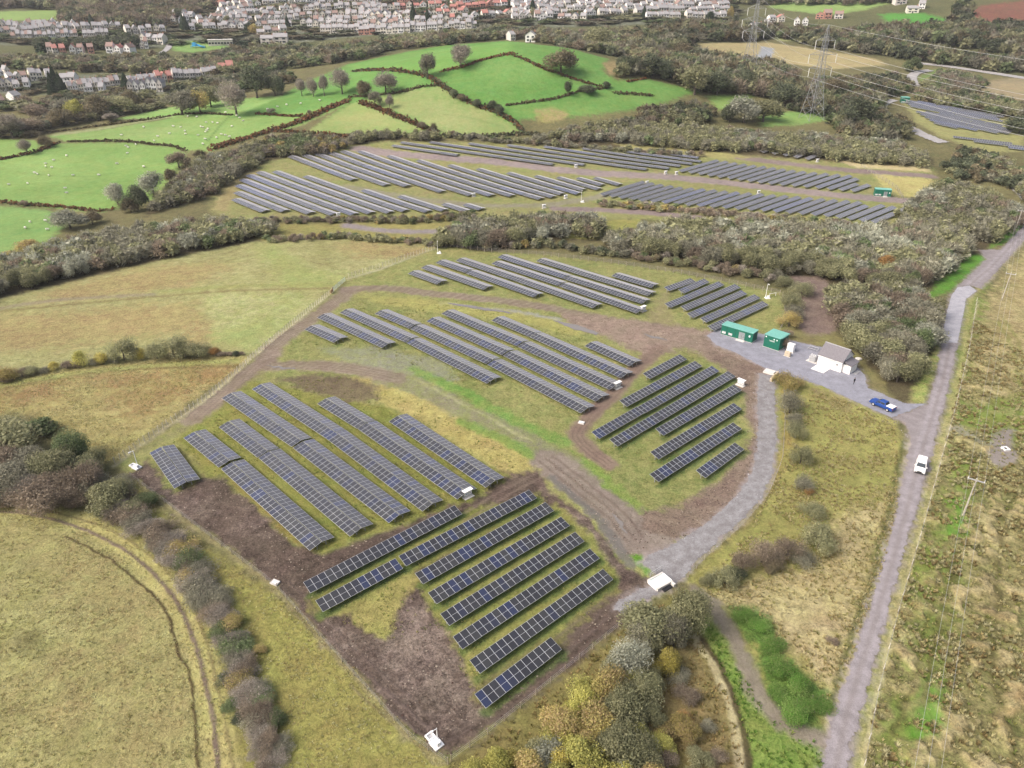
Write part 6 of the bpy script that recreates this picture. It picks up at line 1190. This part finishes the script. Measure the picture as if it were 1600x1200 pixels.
def pylon(base, rz, lab, H_=49.0):
    r = empty('lattice_pylon', base, rz); tag(r, lab, 'pylon'); m = MB(); M_P = M_PYL; s = H_ / 49.0
    lv = [(0, 5.0), (6, 4.1), (12, 3.2), (18, 2.45), (23, 1.9), (28, 1.5), (32, 1.3), (36, 1.15), (40, 1.0), (44, .75), (49, .12)]
    C = lambda z, w, i: Vector(((w, -w, -w, w)[i] * s, (w, w, -w, -w)[i] * s, z * s))
    for (z0, w0), (z1, w1) in zip(lv[:-1], lv[1:]):
        for i in range(4):
            m.tube(C(z0, w0, i), C(z1, w1, i), .14, .13, 4, cap=False); j = (i + 1) % 4
            m.tube(C(z0, w0, i), C(z1, w1, j), .06, n=4, cap=False); m.tube(C(z0, w0, j), C(z1, w1, i), .06, n=4, cap=False); m.tube(C(z1, w1, i), C(z1, w1, j), .055, n=4, cap=False)
    m.build('tower', M_P, r); tips = []
    for z, hw in ((41, 6.2), (34, 9.0), (27, 7.4)):
        for sg in (-1, 1):
            a = MB(); w = 1.15 if z > 30 else 1.6; tip = Vector((sg * hw, 0, z + .4)) * s
            for y in (-w, w):
                a.tube(Vector((sg * w, y, z)) * s, tip, .08, n=4, cap=False); a.tube(Vector((sg * w, y, z + 2.4)) * s, tip, .065, n=4, cap=False)
                for t in (.33, .66): a.tube((Vector((sg * w, y, z)) * s).lerp(tip, t), (Vector((sg * w, y, z + 2.4)) * s).lerp(tip, t), .06, n=4, cap=False)
            arm = a.build('crossarm', M_P, r); MB().tube(tip, tip - Vector((0, 0, 4.4)) * s, .17, .15, 6).build('insulator', M_INS, arm); tips.append(tip - Vector((0, 0, 4.5)) * s)
    tips.append(Vector((0, 0, 49)) * s); M = Matrix.Translation(base) @ Matrix.Rotation(rz, 4, 'Z'); return [M @ t for t in tips]
M_PYL = mat("pylon_steel", (0.30, 0.31, 0.32), 0.6, 0.3)
q1 = G(1267, 187); q2 = G(1168, 116); q3 = Vector((300, 215, 0)); q3.z = float(height(q3.x, q3.y)); q4 = q2 + (q2 - q1) * 1.2; q4.z = float(height(q4.x, q4.y))
ang = lambda a, b: math.atan2(b.y - a.y, b.x - a.x) - math.pi / 2
t1 = pylon(q1, (ang(q1, q3) + ang(q2, q1)) / 2, 'tall grey lattice pylon standing behind the far arrays'); t2 = pylon(q2, ang(q2, q1), 'fainter lattice pylon farther back, its top cut by the frame'); t3 = pylon(q3, ang(q1, q3), 'lattice pylon beyond the right edge carrying the same lines')
for i in range(7):
    mb = MB(); catenary(mb, t1[i], t3[i], 6.5 if i < 6 else 4, .048, 24); catenary(mb, t2[i], t1[i], 5, .038, 16)
    tag(mb.build('power_line', M_WIRE), ('left top', 'right top', 'left middle', 'right middle', 'left bottom', 'right bottom', 'highest')[i] + ' conductor hanging from the lattice pylons', 'power line')
# sheep ------------------------------------------------------------------
M_WOOL = nmat("wool", (0.74, 0.72, 0.66), (0.62, 0.60, 0.54), 8.0, 0.95); M_FACE = mat("sheep_face", (0.10, 0.09, 0.08), 0.8)
sv = [(0, 0, .62), (.28, 0, .66), (.48, 0, .66), (.62, 0, .74), (.74, 0, .74), (.86, 0, .66), (-.28, 0, .64), (-.48, 0, .60), (-.56, 0, .50), (.34, .13, .38), (.34, .13, .03), (.34, -.13, .38), (.34, -.13, .03), (-.38, .13, .40), (-.36, .13, .03), (-.38, -.13, .40), (-.36, -.13, .03)]
se = [(0, 1), (1, 2), (2, 3), (3, 4), (4, 5), (0, 6), (6, 7), (7, 8), (1, 9), (9, 10), (1, 11), (11, 12), (6, 13), (13, 14), (6, 15), (15, 16)]
smesh = skin('sheep', sv, se, [.27, .27, .22, .13, .11, .06, .28, .24, .05, .07, .035, .07, .035, .08, .035, .08, .035], [M_WOOL, M_FACE])
for f in smesh.polygons:
    if f.center.x > .70 or f.center.z < .26: f.material_index = 1
gs = [(x / 4, 200 + y / 4) for x, y in ((418, 178), (338, 207), (287, 228), (287, 245), (327, 252), (220, 287), (236, 293), (307, 302), (459, 302), (58, 359), (410, 382), (419, 412), (734, 230), (900, 248), (790, 117), (803, 127), (797, 163), (850, 108), (190, 594), (287, 586), (160, 631), (300, 641), (175, 352), (620, 300))]
gs2 = [(x / 4, y / 4) for x, y in ((1060, 840), (1085, 795), (988, 858), (965, 885), (1160, 842), (1157, 825), (1256, 797), (1270, 800), (1290, 770), (1295, 822), (1285, 830), (1300, 810), (1355, 865), (1385, 845), (1410, 850), (1435, 860), (1330, 770), (1360, 775), (1500, 742), (1480, 728), (1410, 708), (1230, 735), (1450, 795), (1175, 732), (1270, 905), (1285, 875), (1520, 760), (1240, 850), (1130, 800), (900, 800), (760, 850))] + [(434, 168), (448, 165), (470, 163), (418, 172), (500, 158)]
for L_, lab, grp in ((gs, 'white sheep grazing in the near left pasture', 'sheep in the near left pasture'), (gs2, 'tiny white sheep grazing in the upper left pasture', 'sheep in the upper left pasture')):
    for px, py in L_:
        o = link('sheep', smesh, None, G(px, py), (0, 0, random.choice((0, 3.1)) + random.uniform(-.7, .7))); s = random.uniform(1.0, 1.25); o.scale = (s, s, s); tag(o, lab, 'sheep', grp)
# field hedges: banks with dead bracken and scrub ---------------------------
def hedge(pts, w, h, sp, lab, dens=5.0):
    L = wline(pts, 5); seg = np.linalg.norm(np.diff(L, axis=0), axis=1); s = np.concatenate([[0], np.cumsum(seg)]); n = int(s[-1] * dens * w); t = rng.random(n) * s[-1]
    x = np.interp(t, s, L[:, 0]) + rng.normal(size=n) * w * .33; y = np.interp(t, s, L[:, 1]) + rng.normal(size=n) * w * .33; hh = h * (0.35 + 1.1 * fbm(x / 5, y / 5, 33, 2))
    z = height(x, y) + rng.random(n) * hh; P = np.stack([x, y, z], 1); nr_ = rng.normal(size=(n, 3)) + np.array([0, 0, .8]); nr_ /= np.linalg.norm(nr_, axis=1)[:, None]
    a = np.cross(nr_, rng.normal(size=(n, 3))); a /= np.linalg.norm(a, axis=1)[:, None]; b = np.cross(nr_, a); k = (0.30 + .45 * rng.random((n, 1))) * (0.7 + 0.3 * h)
    V = np.stack([P - a * k - b * k * .6, P + a * k * .3 - b * k, P + a * k + b * k * .5, P - a * k * .3 + b * k * .8], 1).reshape(-1, 3)
    T = np.array([alb(*c_) for q_ in sp for c_ in SPEC[q_][0]]) * 1.35; c_ = T[rng.integers(0, len(T), n)] * (0.75 + .5 * rng.random((n, 1)))
    c0 = np.array([L[0, 0], L[0, 1], float(height(*L[0]))])
    tag(link('hedge', mesh_np('hedge', V - c0, np.arange(4 * n).reshape(-1, 4), [M_LEAF], attrs={'tint': np.repeat(np.concatenate([c_, np.ones((n, 1))], 1), 4, 0)}), None, c0), lab, 'hedge')
SPEC['bracken'] = ([(126, 84, 58), (142, 98, 66), (110, 80, 58)], 0); SPEC['scrub'] = ([(96, 86, 62), (110, 98, 70), (86, 80, 56)], 0)
for pts, w, h, sp, lab in (
    ([(105, 222), (150, 221), (200, 222), (240, 226), (270, 229), (290, 236)], 1.8, 1.0, ['scrub'], 'dark hedge between the two sheep pastures'),
    ([(0, 250), (40, 242), (62, 236), (90, 224)], 2.2, 1.2, ['bracken', 'scrub'], 'brown hedge at the left end of the sheep pasture'),
    ([(0, 316), (60, 322), (100, 324), (150, 330), (180, 327)], 2.0, 1.0, ['bracken', 'scrub'], 'brown hedge below the near sheep pasture'),
    ([(72, 208), (150, 198), (240, 186), (262, 182), (300, 178), (362, 180)], 1.6, 0.9, ['scrub'], 'thin hedge along the top of the upper sheep pasture'),
    ([(330, 234), (400, 212), (440, 200), (480, 186), (520, 168), (545, 157)], 4.0, 1.6, ['bracken', 'bracken', 'scrub'], 'broad bracken hedge climbing to the foot of the hill'),
    ([(400, 178), (440, 181), (470, 182)], 2.0, 1.2, ['bracken', 'scrub'], 'short bracken hedge in the pasture left of the triangular field'),
    ([(562, 160), (590, 170), (620, 182), (650, 195), (680, 208)], 3.2, 1.5, ['bracken', 'bracken', 'scrub'], 'bracken hedge down the right side of the triangular field'),
    ([(545, 152), (580, 150), (620, 146), (660, 136), (690, 134)], 1.8, 1.1, ['scrub'], 'hedge under the trees at the foot of the hill'),
    ([(552, 112), (600, 110), (640, 114), (672, 122), (690, 134), (712, 150), (745, 165), (775, 176), (800, 190), (815, 204)], 2.8, 1.5, ['scrub', 'bracken', 'dark'], 'long dark hedge running down the front of the hill'),
    ([(690, 112), (720, 106), (742, 98), (770, 90), (800, 84)], 2.2, 1.0, ['bracken'], 'red brown bank across the top of the hill'),
    ([(800, 86), (830, 98), (850, 108), (880, 118), (910, 128), (940, 136)], 2.2, 1.1, ['bracken', 'scrub'], 'red brown hedge crossing the right shoulder of the hill'),
    ([(790, 165), (830, 160), (870, 154), (905, 143), (950, 138)], 1.8, 1.0, ['scrub'], 'hedge across the lower right of the hill'),
    ([(980, 128), (1005, 124), (1010, 122)], 1.6, .9, ['bracken'], 'short brown hedge end on the right shoulder of the hill'),
    ([(960, 146), (985, 147), (1020, 150)], 2.4, .8, ['scrub'], 'scrubby patch on the lower right pasture of the hill'),
    ([(690, 214), (760, 214), (820, 210), (850, 214)], 2.6, 1.4, ['scrub', 'dark'], 'dark hedge along the foot of the hill pastures'),
    ([(550, 214), (480, 208), (420, 206), (395, 212)], 2.4, 1.2, ['bracken', 'scrub'], 'bracken hedge under the triangular field')):
    hedge(pts, w, h, sp, lab)
# ------------------------------------------------------------------ the town on the hillside
M_SL2 = nmat("grey_slates", (0.26, 0.255, 0.26), (0.34, 0.33, 0.335), 1.5, 0.8); M_TILE = nmat("red_tiles", (0.34, 0.15, 0.13), (0.42, 0.20, 0.17), 1.5, 0.8); M_BTILE = nmat("brown_tiles", (0.24, 0.17, 0.15), (0.30, 0.21, 0.18), 1.5, 0.8)
M_CREAM = nmat("cream_render", (0.72, 0.68, 0.60), (0.64, 0.60, 0.52), 1.2); M_BRICK = nmat("brick_wall", (0.40, 0.20, 0.16), (0.48, 0.27, 0.21), 2.0); M_PEB = nmat("pebbledash", (0.60, 0.57, 0.53), (0.52, 0.49, 0.46), 2.0)
def wall_mesh(m, gable):
    mb = MB(); W, D, H, R = 1.0, 7.5, 5.2, 2.6
    if gable: mb.prism([(-.5, -1.5), (.5, -1.5), (.5, H), (0, H + R), (-.5, H)], 0, D)
    else: mb.prism([(0, -1.5), (D, -1.5), (D, H), (D / 2, H + R), (0, H)], -.5, .5, axis='x')
    for x in (-.24, .24):
        for z in ((1.0, 2.3), (3.3, 4.6)): mb.add([(x - .11, -.04, z[0]), (x + .11, -.04, z[0]), (x + .11, -.04, z[1]), (x - .11, -.04, z[1]), (x - .11, .02, z[0]), (x + .11, .02, z[0]), (x + .11, .02, z[1]), (x - .11, .02, z[1])], [(0, 1, 2, 3), (0, 4, 5, 1), (1, 5, 6, 2), (2, 6, 7, 3), (3, 7, 4, 0)], 1)
    mb.add([(-.07, -.05, 0), (.07, -.05, 0), (.07, -.05, 2.1), (-.07, -.05, 2.1), (-.07, .02, 0), (.07, .02, 0), (.07, .02, 2.1), (-.07, .02, 2.1)], [(0, 1, 2, 3), (1, 5, 6, 2), (2, 6, 7, 3), (3, 7, 4, 0)], 1)
    return mb.mesh("house_walls", [m, M_WIN])
def roof_mesh(m, gable):
    mb = MB(); D, H, R = 7.5, 5.2, 2.6
    def slab(a, b, c, d): mb.add([a, b, c, d] + [tuple(np.add(p, (0, 0, .28))) for p in (a, b, c, d)], [(0, 1, 2, 3), (4, 5, 6, 7), (0, 1, 5, 4), (1, 2, 6, 5), (2, 3, 7, 6), (3, 0, 4, 7)])
    if gable:
        for s in (-1, 1): slab((s * .54, -.3, H - .2), (s * .54, D + .3, H - .2), (0, D + .3, H + R + .02), (0, -.3, H + R + .02))
    else:
        for y in (-.4, D + .4): slab((-.51, y, H - .25), (.51, y, H - .25), (.51, D / 2, H + R + .02), (-.51, D / 2, H + R + .02))
    mb.box((.38, D / 2, H + R + .5), (.10, .8, 1.4), 1); return mb.mesh("house_roof", [m, M_BRICK])
WALLS = {(k, g): wall_mesh(m, g) for k, m in dict(white=M_WHITE, cream=M_CREAM, brick=M_BRICK, grey=M_PEB).items() for g in (0, 1)}
ROOFS = {(k, g): roof_mesh(m, g) for k, m in dict(slate=M_SL2, red=M_TILE, brown=M_BTILE).items() for g in (0, 1)}
NHOUSE = 0
SPECS = []
def house_row(a, b, n, walls, roof, lab, gap=0.0, gable=0.0, grp=None, deep=1.0):
    t = np.linspace(0, 1, n + 1); px = a[0] + (b[0] - a[0]) * t; py = a[1] + (b[1] - a[1]) * t; P = ground_at(px, py)
    for i in range(n):
        p, q = P[i], P[i + 1]; d = q - p; w = math.hypot(d[0], d[1]) * (1 - gap) * random.uniform(.86, 1.0)
        if w > 22 or (n > 6 and random.random() < 0.03): continue
        c = (p + q) / 2; c[:2] += np.random.default_rng(len(SPECS)).normal(size=2) * (0.8 if gap else 0.3)
        g = 1 if random.random() < gable else 0; s_ = random.uniform(.85, 1.1)
        SPECS.append((math.hypot(c[0], c[1]), c, math.atan2(d[1], d[0]) + (random.gauss(0, .12) if gap else 0), (w, s_ * deep, s_ * random.uniform(.9, 1.1)), random.choice(walls), roof if isinstance(roof, str) else random.choice(roof), g, lab, random.uniform(-.5, .3)))
def build_houses():
    SPECS.sort(key=lambda q: q[0]); rest = MB(); mats_ = []
    for k, (_, c, rz, sc, wk, rk, g, lab, dz) in enumerate(SPECS):
        z = float(height(c[0], c[1])) + dz
        if k < 290:
            r = empty('house', (c[0], c[1], z), rz); r.scale = sc; link('wall', WALLS[(wk, g)], r); link('roof', ROOFS[(rk, g)], r)
            tag(r, f"{wk} house with {rk if rk != 'slate' else 'grey'} roof in {lab}", 'house', f"{wk} houses with {rk if rk != 'slate' else 'grey'} roofs in {lab}")
        else:
            M = Matrix.Translation((c[0], c[1], z)) @ Matrix.Rotation(rz, 4, 'Z') @ Matrix.Diagonal((*sc, 1))
            for me in (WALLS[(wk, g)], ROOFS[(rk, g)]):
                for m_ in me.materials:
                    if m_ not in mats_: mats_.append(m_)
                b0 = len(rest.v); rest.v += [tuple(M @ v.co) for v in me.vertices]
                for p in me.polygons: rest.f.append(tuple(b0 + i for i in p.vertices)); rest.m.append(mats_.index(me.materials[p.material_index]))
    if rest.v: tag(rest.build('houses', mats_), 'the farthest streets of the hillside town', None, None, 'stuff')
    print("houses", len(SPECS))
WH = ['white', 'white', 'cream', 'cream', 'white', 'grey']; SLT = ['slate'] * 7 + ['brown']
for a, b, n, wl, rf, lab, gap, gb in (
    ((2, 47), (95, 43), 9, ['grey', 'cream', 'white'], SLT, 'the top terrace at the left edge', .15, .2), ((0, 56), (118, 50), 13, WH, SLT, 'the middle terrace at the left edge', 0, .1), ((20, 64), (172, 60), 22, WH, SLT, 'the long front terrace on the left', 0, 0),
    ((118, 51), (190, 47), 8, WH, SLT, 'the end of the left terraces', .05, .2), ((198, 54), (262, 51), 6, WH, SLT, 'the pairs right of the terraces', .2, .2), ((218, 66), (258, 70), 4, WH, SLT, 'the small group by the valley road', .25, .5), ((220, 76), (236, 76), 2, WH, SLT, 'the pair below the valley road', .3, .5),
    ((70, 86), (146, 84), 6, ['brick', 'grey', 'white', 'brick'], ['red', 'brown'], 'the red roofed pairs above the valley trees', .2, .1), ((164, 83), (206, 85), 3, ['white'], ['brown', 'red'], 'the white trio above the valley trees', .2, .6),
    ((255, 38), (300, 36), 4, WH, SLT, 'the group above the play field', .3, .5), ((268, 28), (304, 30), 3, WH, SLT, 'the upper group above the play field', .3, .4), ((295, 49), (392, 47), 9, WH, SLT, 'the lower row over the play field', .1, .3), ((310, 39), (396, 35), 9, WH, SLT, 'the middle row over the play field', .1, .3), ((338, 28), (398, 24), 6, WH, SLT, 'the upper row over the play field', .15, .3), ((345, 16), (396, 10), 5, WH, SLT, 'the highest row over the play field', .2, .3), ((322, 9), (345, 11), 2, ['brick'], 'red', 'the red brick pair at the top', .1, .2),
    ((400, 58), (452, 54), 4, WH, SLT, 'the row by the big grey houses', .1, .3), ((404, 70), (452, 68), 2, ['grey'], 'slate', 'the two broad grey houses above the trees', .05, 0), ((400, 38), (470, 34), 7, WH, SLT, 'the left end of the lower hillside', .15, .4), ((400, 24), (466, 18), 7, WH, SLT, 'the left end of the upper hillside', .12, .3),
    ((400, 11), (500, 5), 10, WH, SLT, 'the topmost hillside street on the left', .12, .3), ((470, 30), (600, 25), 13, WH, SLT, 'the middle hillside street', .1, .35), ((462, 20), (596, 14), 14, WH, SLT, 'the upper hillside street', .1, .3), ((500, 9), (600, 4), 10, WH, SLT, 'the topmost hillside street in the centre', .1, .3), ((468, 40), (640, 34), 17, WH, SLT, 'the lower hillside street', .1, .4), ((480, 45), (545, 43), 7, WH, SLT, 'the short street over the valley trees', .1, .3),
    ((500, 53), (562, 51), 7, ['grey', 'cream'], 'slate', 'the grey terrace over the valley trees', 0, 0), ((560, 55), (640, 51), 9, ['brick', 'cream', 'white'], 'slate', 'the long terrace over the valley trees', 0, 0), ((640, 50), (745, 44), 12, WH, 'slate', 'the right end of the long terrace', 0, .1),
    ((612, 17), (690, 13), 7, ['cream', 'brick', 'white'], 'red', 'the left red roofed street', .1, .4), ((640, 28), (735, 23), 9, ['cream', 'white'], 'red', 'the lower red roofed street', .1, .5), ((692, 18), (795, 11), 9, ['cream', 'white', 'brick'], 'red', 'the right red roofed street', .1, .4), ((620, 7), (700, 4), 7, ['cream', 'brick'], 'red', 'the topmost red roofed street', .1, .3), ((705, 8), (790, 3), 8, ['white', 'cream'], ['red', 'brown'], 'the topmost street right of the red roofs', .1, .3), ((738, 31), (800, 26), 5, WH, ['red', 'slate'], 'the mixed row above the hill trees', .15, .4),
    ((800, 34), (866, 31), 6, WH, SLT, 'the row above the hill crest', .1, .4), ((800, 22), (880, 17), 8, WH, SLT + ['red'], 'the middle rows above the hill crest', .1, .4), ((802, 12), (900, 6), 10, WH, SLT, 'the upper rows above the hill crest', .1, .3), ((870, 33), (915, 34), 4, WH, SLT, 'the white group at the valley edge', .1, .3), ((885, 20), (1000, 16), 11, WH, SLT + ['red'], 'the broad row right of the crest', .1, .3), ((905, 8), (1000, 4), 9, WH, SLT, 'the upper row right of the crest', .1, .3), ((1002, 22), (1140, 20), 16, WH, 'slate', 'the long white terrace on the right', 0, 0), ((1010, 30), (1135, 31), 14, WH, 'slate', 'the lower white terrace on the right', 0, 0), ((1010, 10), (1140, 8), 12, WH, SLT, 'the upper terrace on the right', .05, .1),
    ((400, 46), (466, 43), 7, WH, SLT, 'the terrace under the left hillside', 0, .2), ((412, 31), (470, 27), 6, WH, SLT, 'the small street on the left hillside', .05, .3), ((540, 30), (640, 29), 11, WH, SLT, 'the inner hillside street', .05, .3), ((560, 20), (625, 17), 7, WH, SLT, 'the short upper street in the centre', .05, .3), ((560, 45), (650, 42), 10, WH, SLT, 'the street above the long terrace', .05, .3), ((648, 39), (740, 35), 10, WH, SLT + ['red'], 'the street above the terrace end', .05, .3),
    ((800, 28), (885, 25), 9, WH, SLT, 'the inner rows above the hill crest', .05, .3), ((805, 17), (890, 12), 9, WH, SLT, 'the back rows above the hill crest', .05, .3), ((915, 27), (1000, 25), 9, WH, SLT, 'the lower row right of the crest', .05, .3), ((905, 13), (1000, 10), 10, WH, SLT, 'the back row right of the crest', .05, .3), ((1002, 16), (1140, 14), 15, WH, SLT, 'the middle terrace on the right', 0, .1), ((0, 49), (120, 46), 12, WH, SLT, 'the back street at the left edge', .05, .2), ((300, 44), (394, 41), 10, WH, SLT, 'the inner row over the play field', .05, .3), ((330, 33), (398, 29), 7, WH, SLT, 'the back row over the play field', .05, .3), ((345, 22), (398, 17), 6, WH, SLT, 'the narrow row over the play field', .05, .3),
    ((0, 124), (18, 121), 2, WH, SLT, 'the village edge at far left', .1, .3), ((14, 130), (82, 124), 6, WH, SLT + ['brown'], 'the upper village row at the left edge', .05, .2), ((0, 142), (46, 141), 4, WH, SLT, 'the lower village row at the left edge', .1, .3), ((93, 134), (122, 134), 2, ['white'], 'slate', 'the pair of big white village houses', .05, .1), ((108, 146), (190, 138), 10, ['grey', 'cream', 'white'], SLT, 'the grey village terrace', 0, .1), ((200, 145), (258, 143), 6, ['white', 'grey'], 'slate', 'the gabled village row', .1, .9), ((202, 137), (272, 129), 8, ['grey', 'cream', 'brick'], ['slate', 'red', 'slate'], 'the upper village terrace', 0, .1), ((272, 128), (342, 120), 8, ['grey', 'cream'], 'slate', 'the village terrace behind the pasture trees', 0, 0), ((342, 117), (367, 115), 2, ['brick'], 'red', 'the red roofed pair behind the pasture trees', 0, 0), ((17, 162), (34, 159), 1, ['white'], 'slate', 'the trees by the left pasture', .1, .5), ((0, 169), (15, 166), 1, ['brick'], 'brown', 'the corner of the left pasture', .1, .5), ((137, 149), (160, 148), 2, ['white'], 'slate', 'the gap before the village terrace', .2, .8),
    ((1202, 35), (1226, 34), 2, ['cream', 'white'], ['red', 'slate'], 'the roadside group at upper right', .1, .3), ((1272, 30), (1320, 29), 3, ['brick', 'grey'], 'brown', 'the brown roofed trio at upper right', .15, .2), ((1240, 40), (1262, 40), 2, ['white'], 'slate', 'the white pair by the right trees', .2, .6), ((1163, 50), (1190, 52), 2, ['white', 'grey'], 'slate', 'the pair below the second pylon', .2, .4), ((1398, 9), (1418, 6), 1, ['grey'], 'brown', 'the farm at upper right', 0, 0), ((1415, 21), (1436, 20), 1, ['cream'], 'slate', 'the farm yard at upper right', 0, 0), ((1434, 14), (1446, 14), 1, ['white'], 'slate', 'the farm end at upper right', 0, 0), ((820, 66), (838, 66), 1, ['white'], 'slate', 'the farm behind the hill crest', 0, .5), ((862, 73), (878, 73), 1, ['grey'], 'slate', 'the barn behind the hill crest', 0, 0), ((798, 64), (806, 63), 1, ['grey'], 'slate', 'the shed on the hill crest', 0, 0), ((1190, 47), (1210, 48), 2, ['white'], 'slate', 'the roadside pair at upper right', .2, .3)):
    house_row(a, b, n, wl, rf, lab, gap, gb)
build_houses()
# trees between the houses
g5 = random.Random(21)
for i in range(14):
    px = g5.uniform(200, 1150); py = g5.uniform(6, 56); p = G(px, py); plant(p, g5.uniform(6, 11), g5.uniform(2.5, 4.5), g5.choice(['dark', 'olive', 'conifer', 'oak', 'gold']), 'small dark tree standing among the houses of the hillside town', 'trees among the town houses', 'tree', 'mid')
for px, py in ((145, 44), (288, 48), (292, 50), (450, 45), (646, 30), (668, 36), (832, 22), (1006, 28), (90, 143), (98, 146), (198, 140), (85, 150)):
    p = G(px, py); plant(p, g5.uniform(12, 16), g5.uniform(3.5, 4.5), 'conifer', 'tall dark evergreen rising among the town houses', 'evergreens among the town houses', 'tree', 'mid', 'cone')
a, L, rz = frame_at((326, 72), (364, 70)); r = empty('school_hall', a, rz); tag(r, 'long low hall with pale grey roof beside the play field', 'hall')
MB().box((L / 2, 6, 2), (L, 12, 5)).build('wall', M_CREAM, r); MB().box((L / 2, 6, 4.7), (L + .8, 12.8, .5)).build('roof', M_PEB, r); m = MB()
for k in range(8): m.box((L * (k + .5) / 8, -.05, 2.2), (L / 11, .12, 1.5))
m.build('window', M_WIN, r)
a = G(310, 75); r = empty('play_structure', a); tag(r, 'bright blue play structure on the small green field in town', 'play structure'); M_SKY = mat("bright_blue", (0.05, 0.32, 0.62), 0.5)
MB().box((0, 0, 1.5), (12, 3, .3)).build('deck', M_SKY, r); MB().box((-3, 0, 3.0), (3, 2.6, 2.6)).build('tower', M_SKY, r); MB().tube((-1.5, 0, 3), (5.5, 0, .2), .7, n=8).build('slide', M_SKY, r)
for x in (-5.8, 5.8):
    for y in (-1.4, 1.4): MB().tube((x, y, 0), (x, y, 1.4), .15).build('leg', M_SKY, r)
# ------------------------------------------------------------------ the damp air
hz = bpy.data.materials.new("haze"); hz.use_nodes = True; hn = hz.node_tree; hn.nodes.clear(); ho = hn.nodes.new('ShaderNodeOutputMaterial')
pv_ = hn.nodes.new('ShaderNodeVolumePrincipled'); pv_.inputs['Color'].default_value = (0.93, 0.95, 1.0, 1); pv_.inputs['Density'].default_value = 0.0001; pv_.inputs['Anisotropy'].default_value = 0.2
hn.links.new(pv_.outputs['Volume'], ho.inputs['Volume'])
ztop = max(150.0, float(height(0, 2100)) + 20); mb = MB(); mb.box((0, 950, (ztop - 3) / 2), (3000, 2300, ztop + 3)); h_ = mb.build('haze', hz); tag(h_, 'thin damp haze over the valley', kind='stuff')
h_.visible_shadow = True
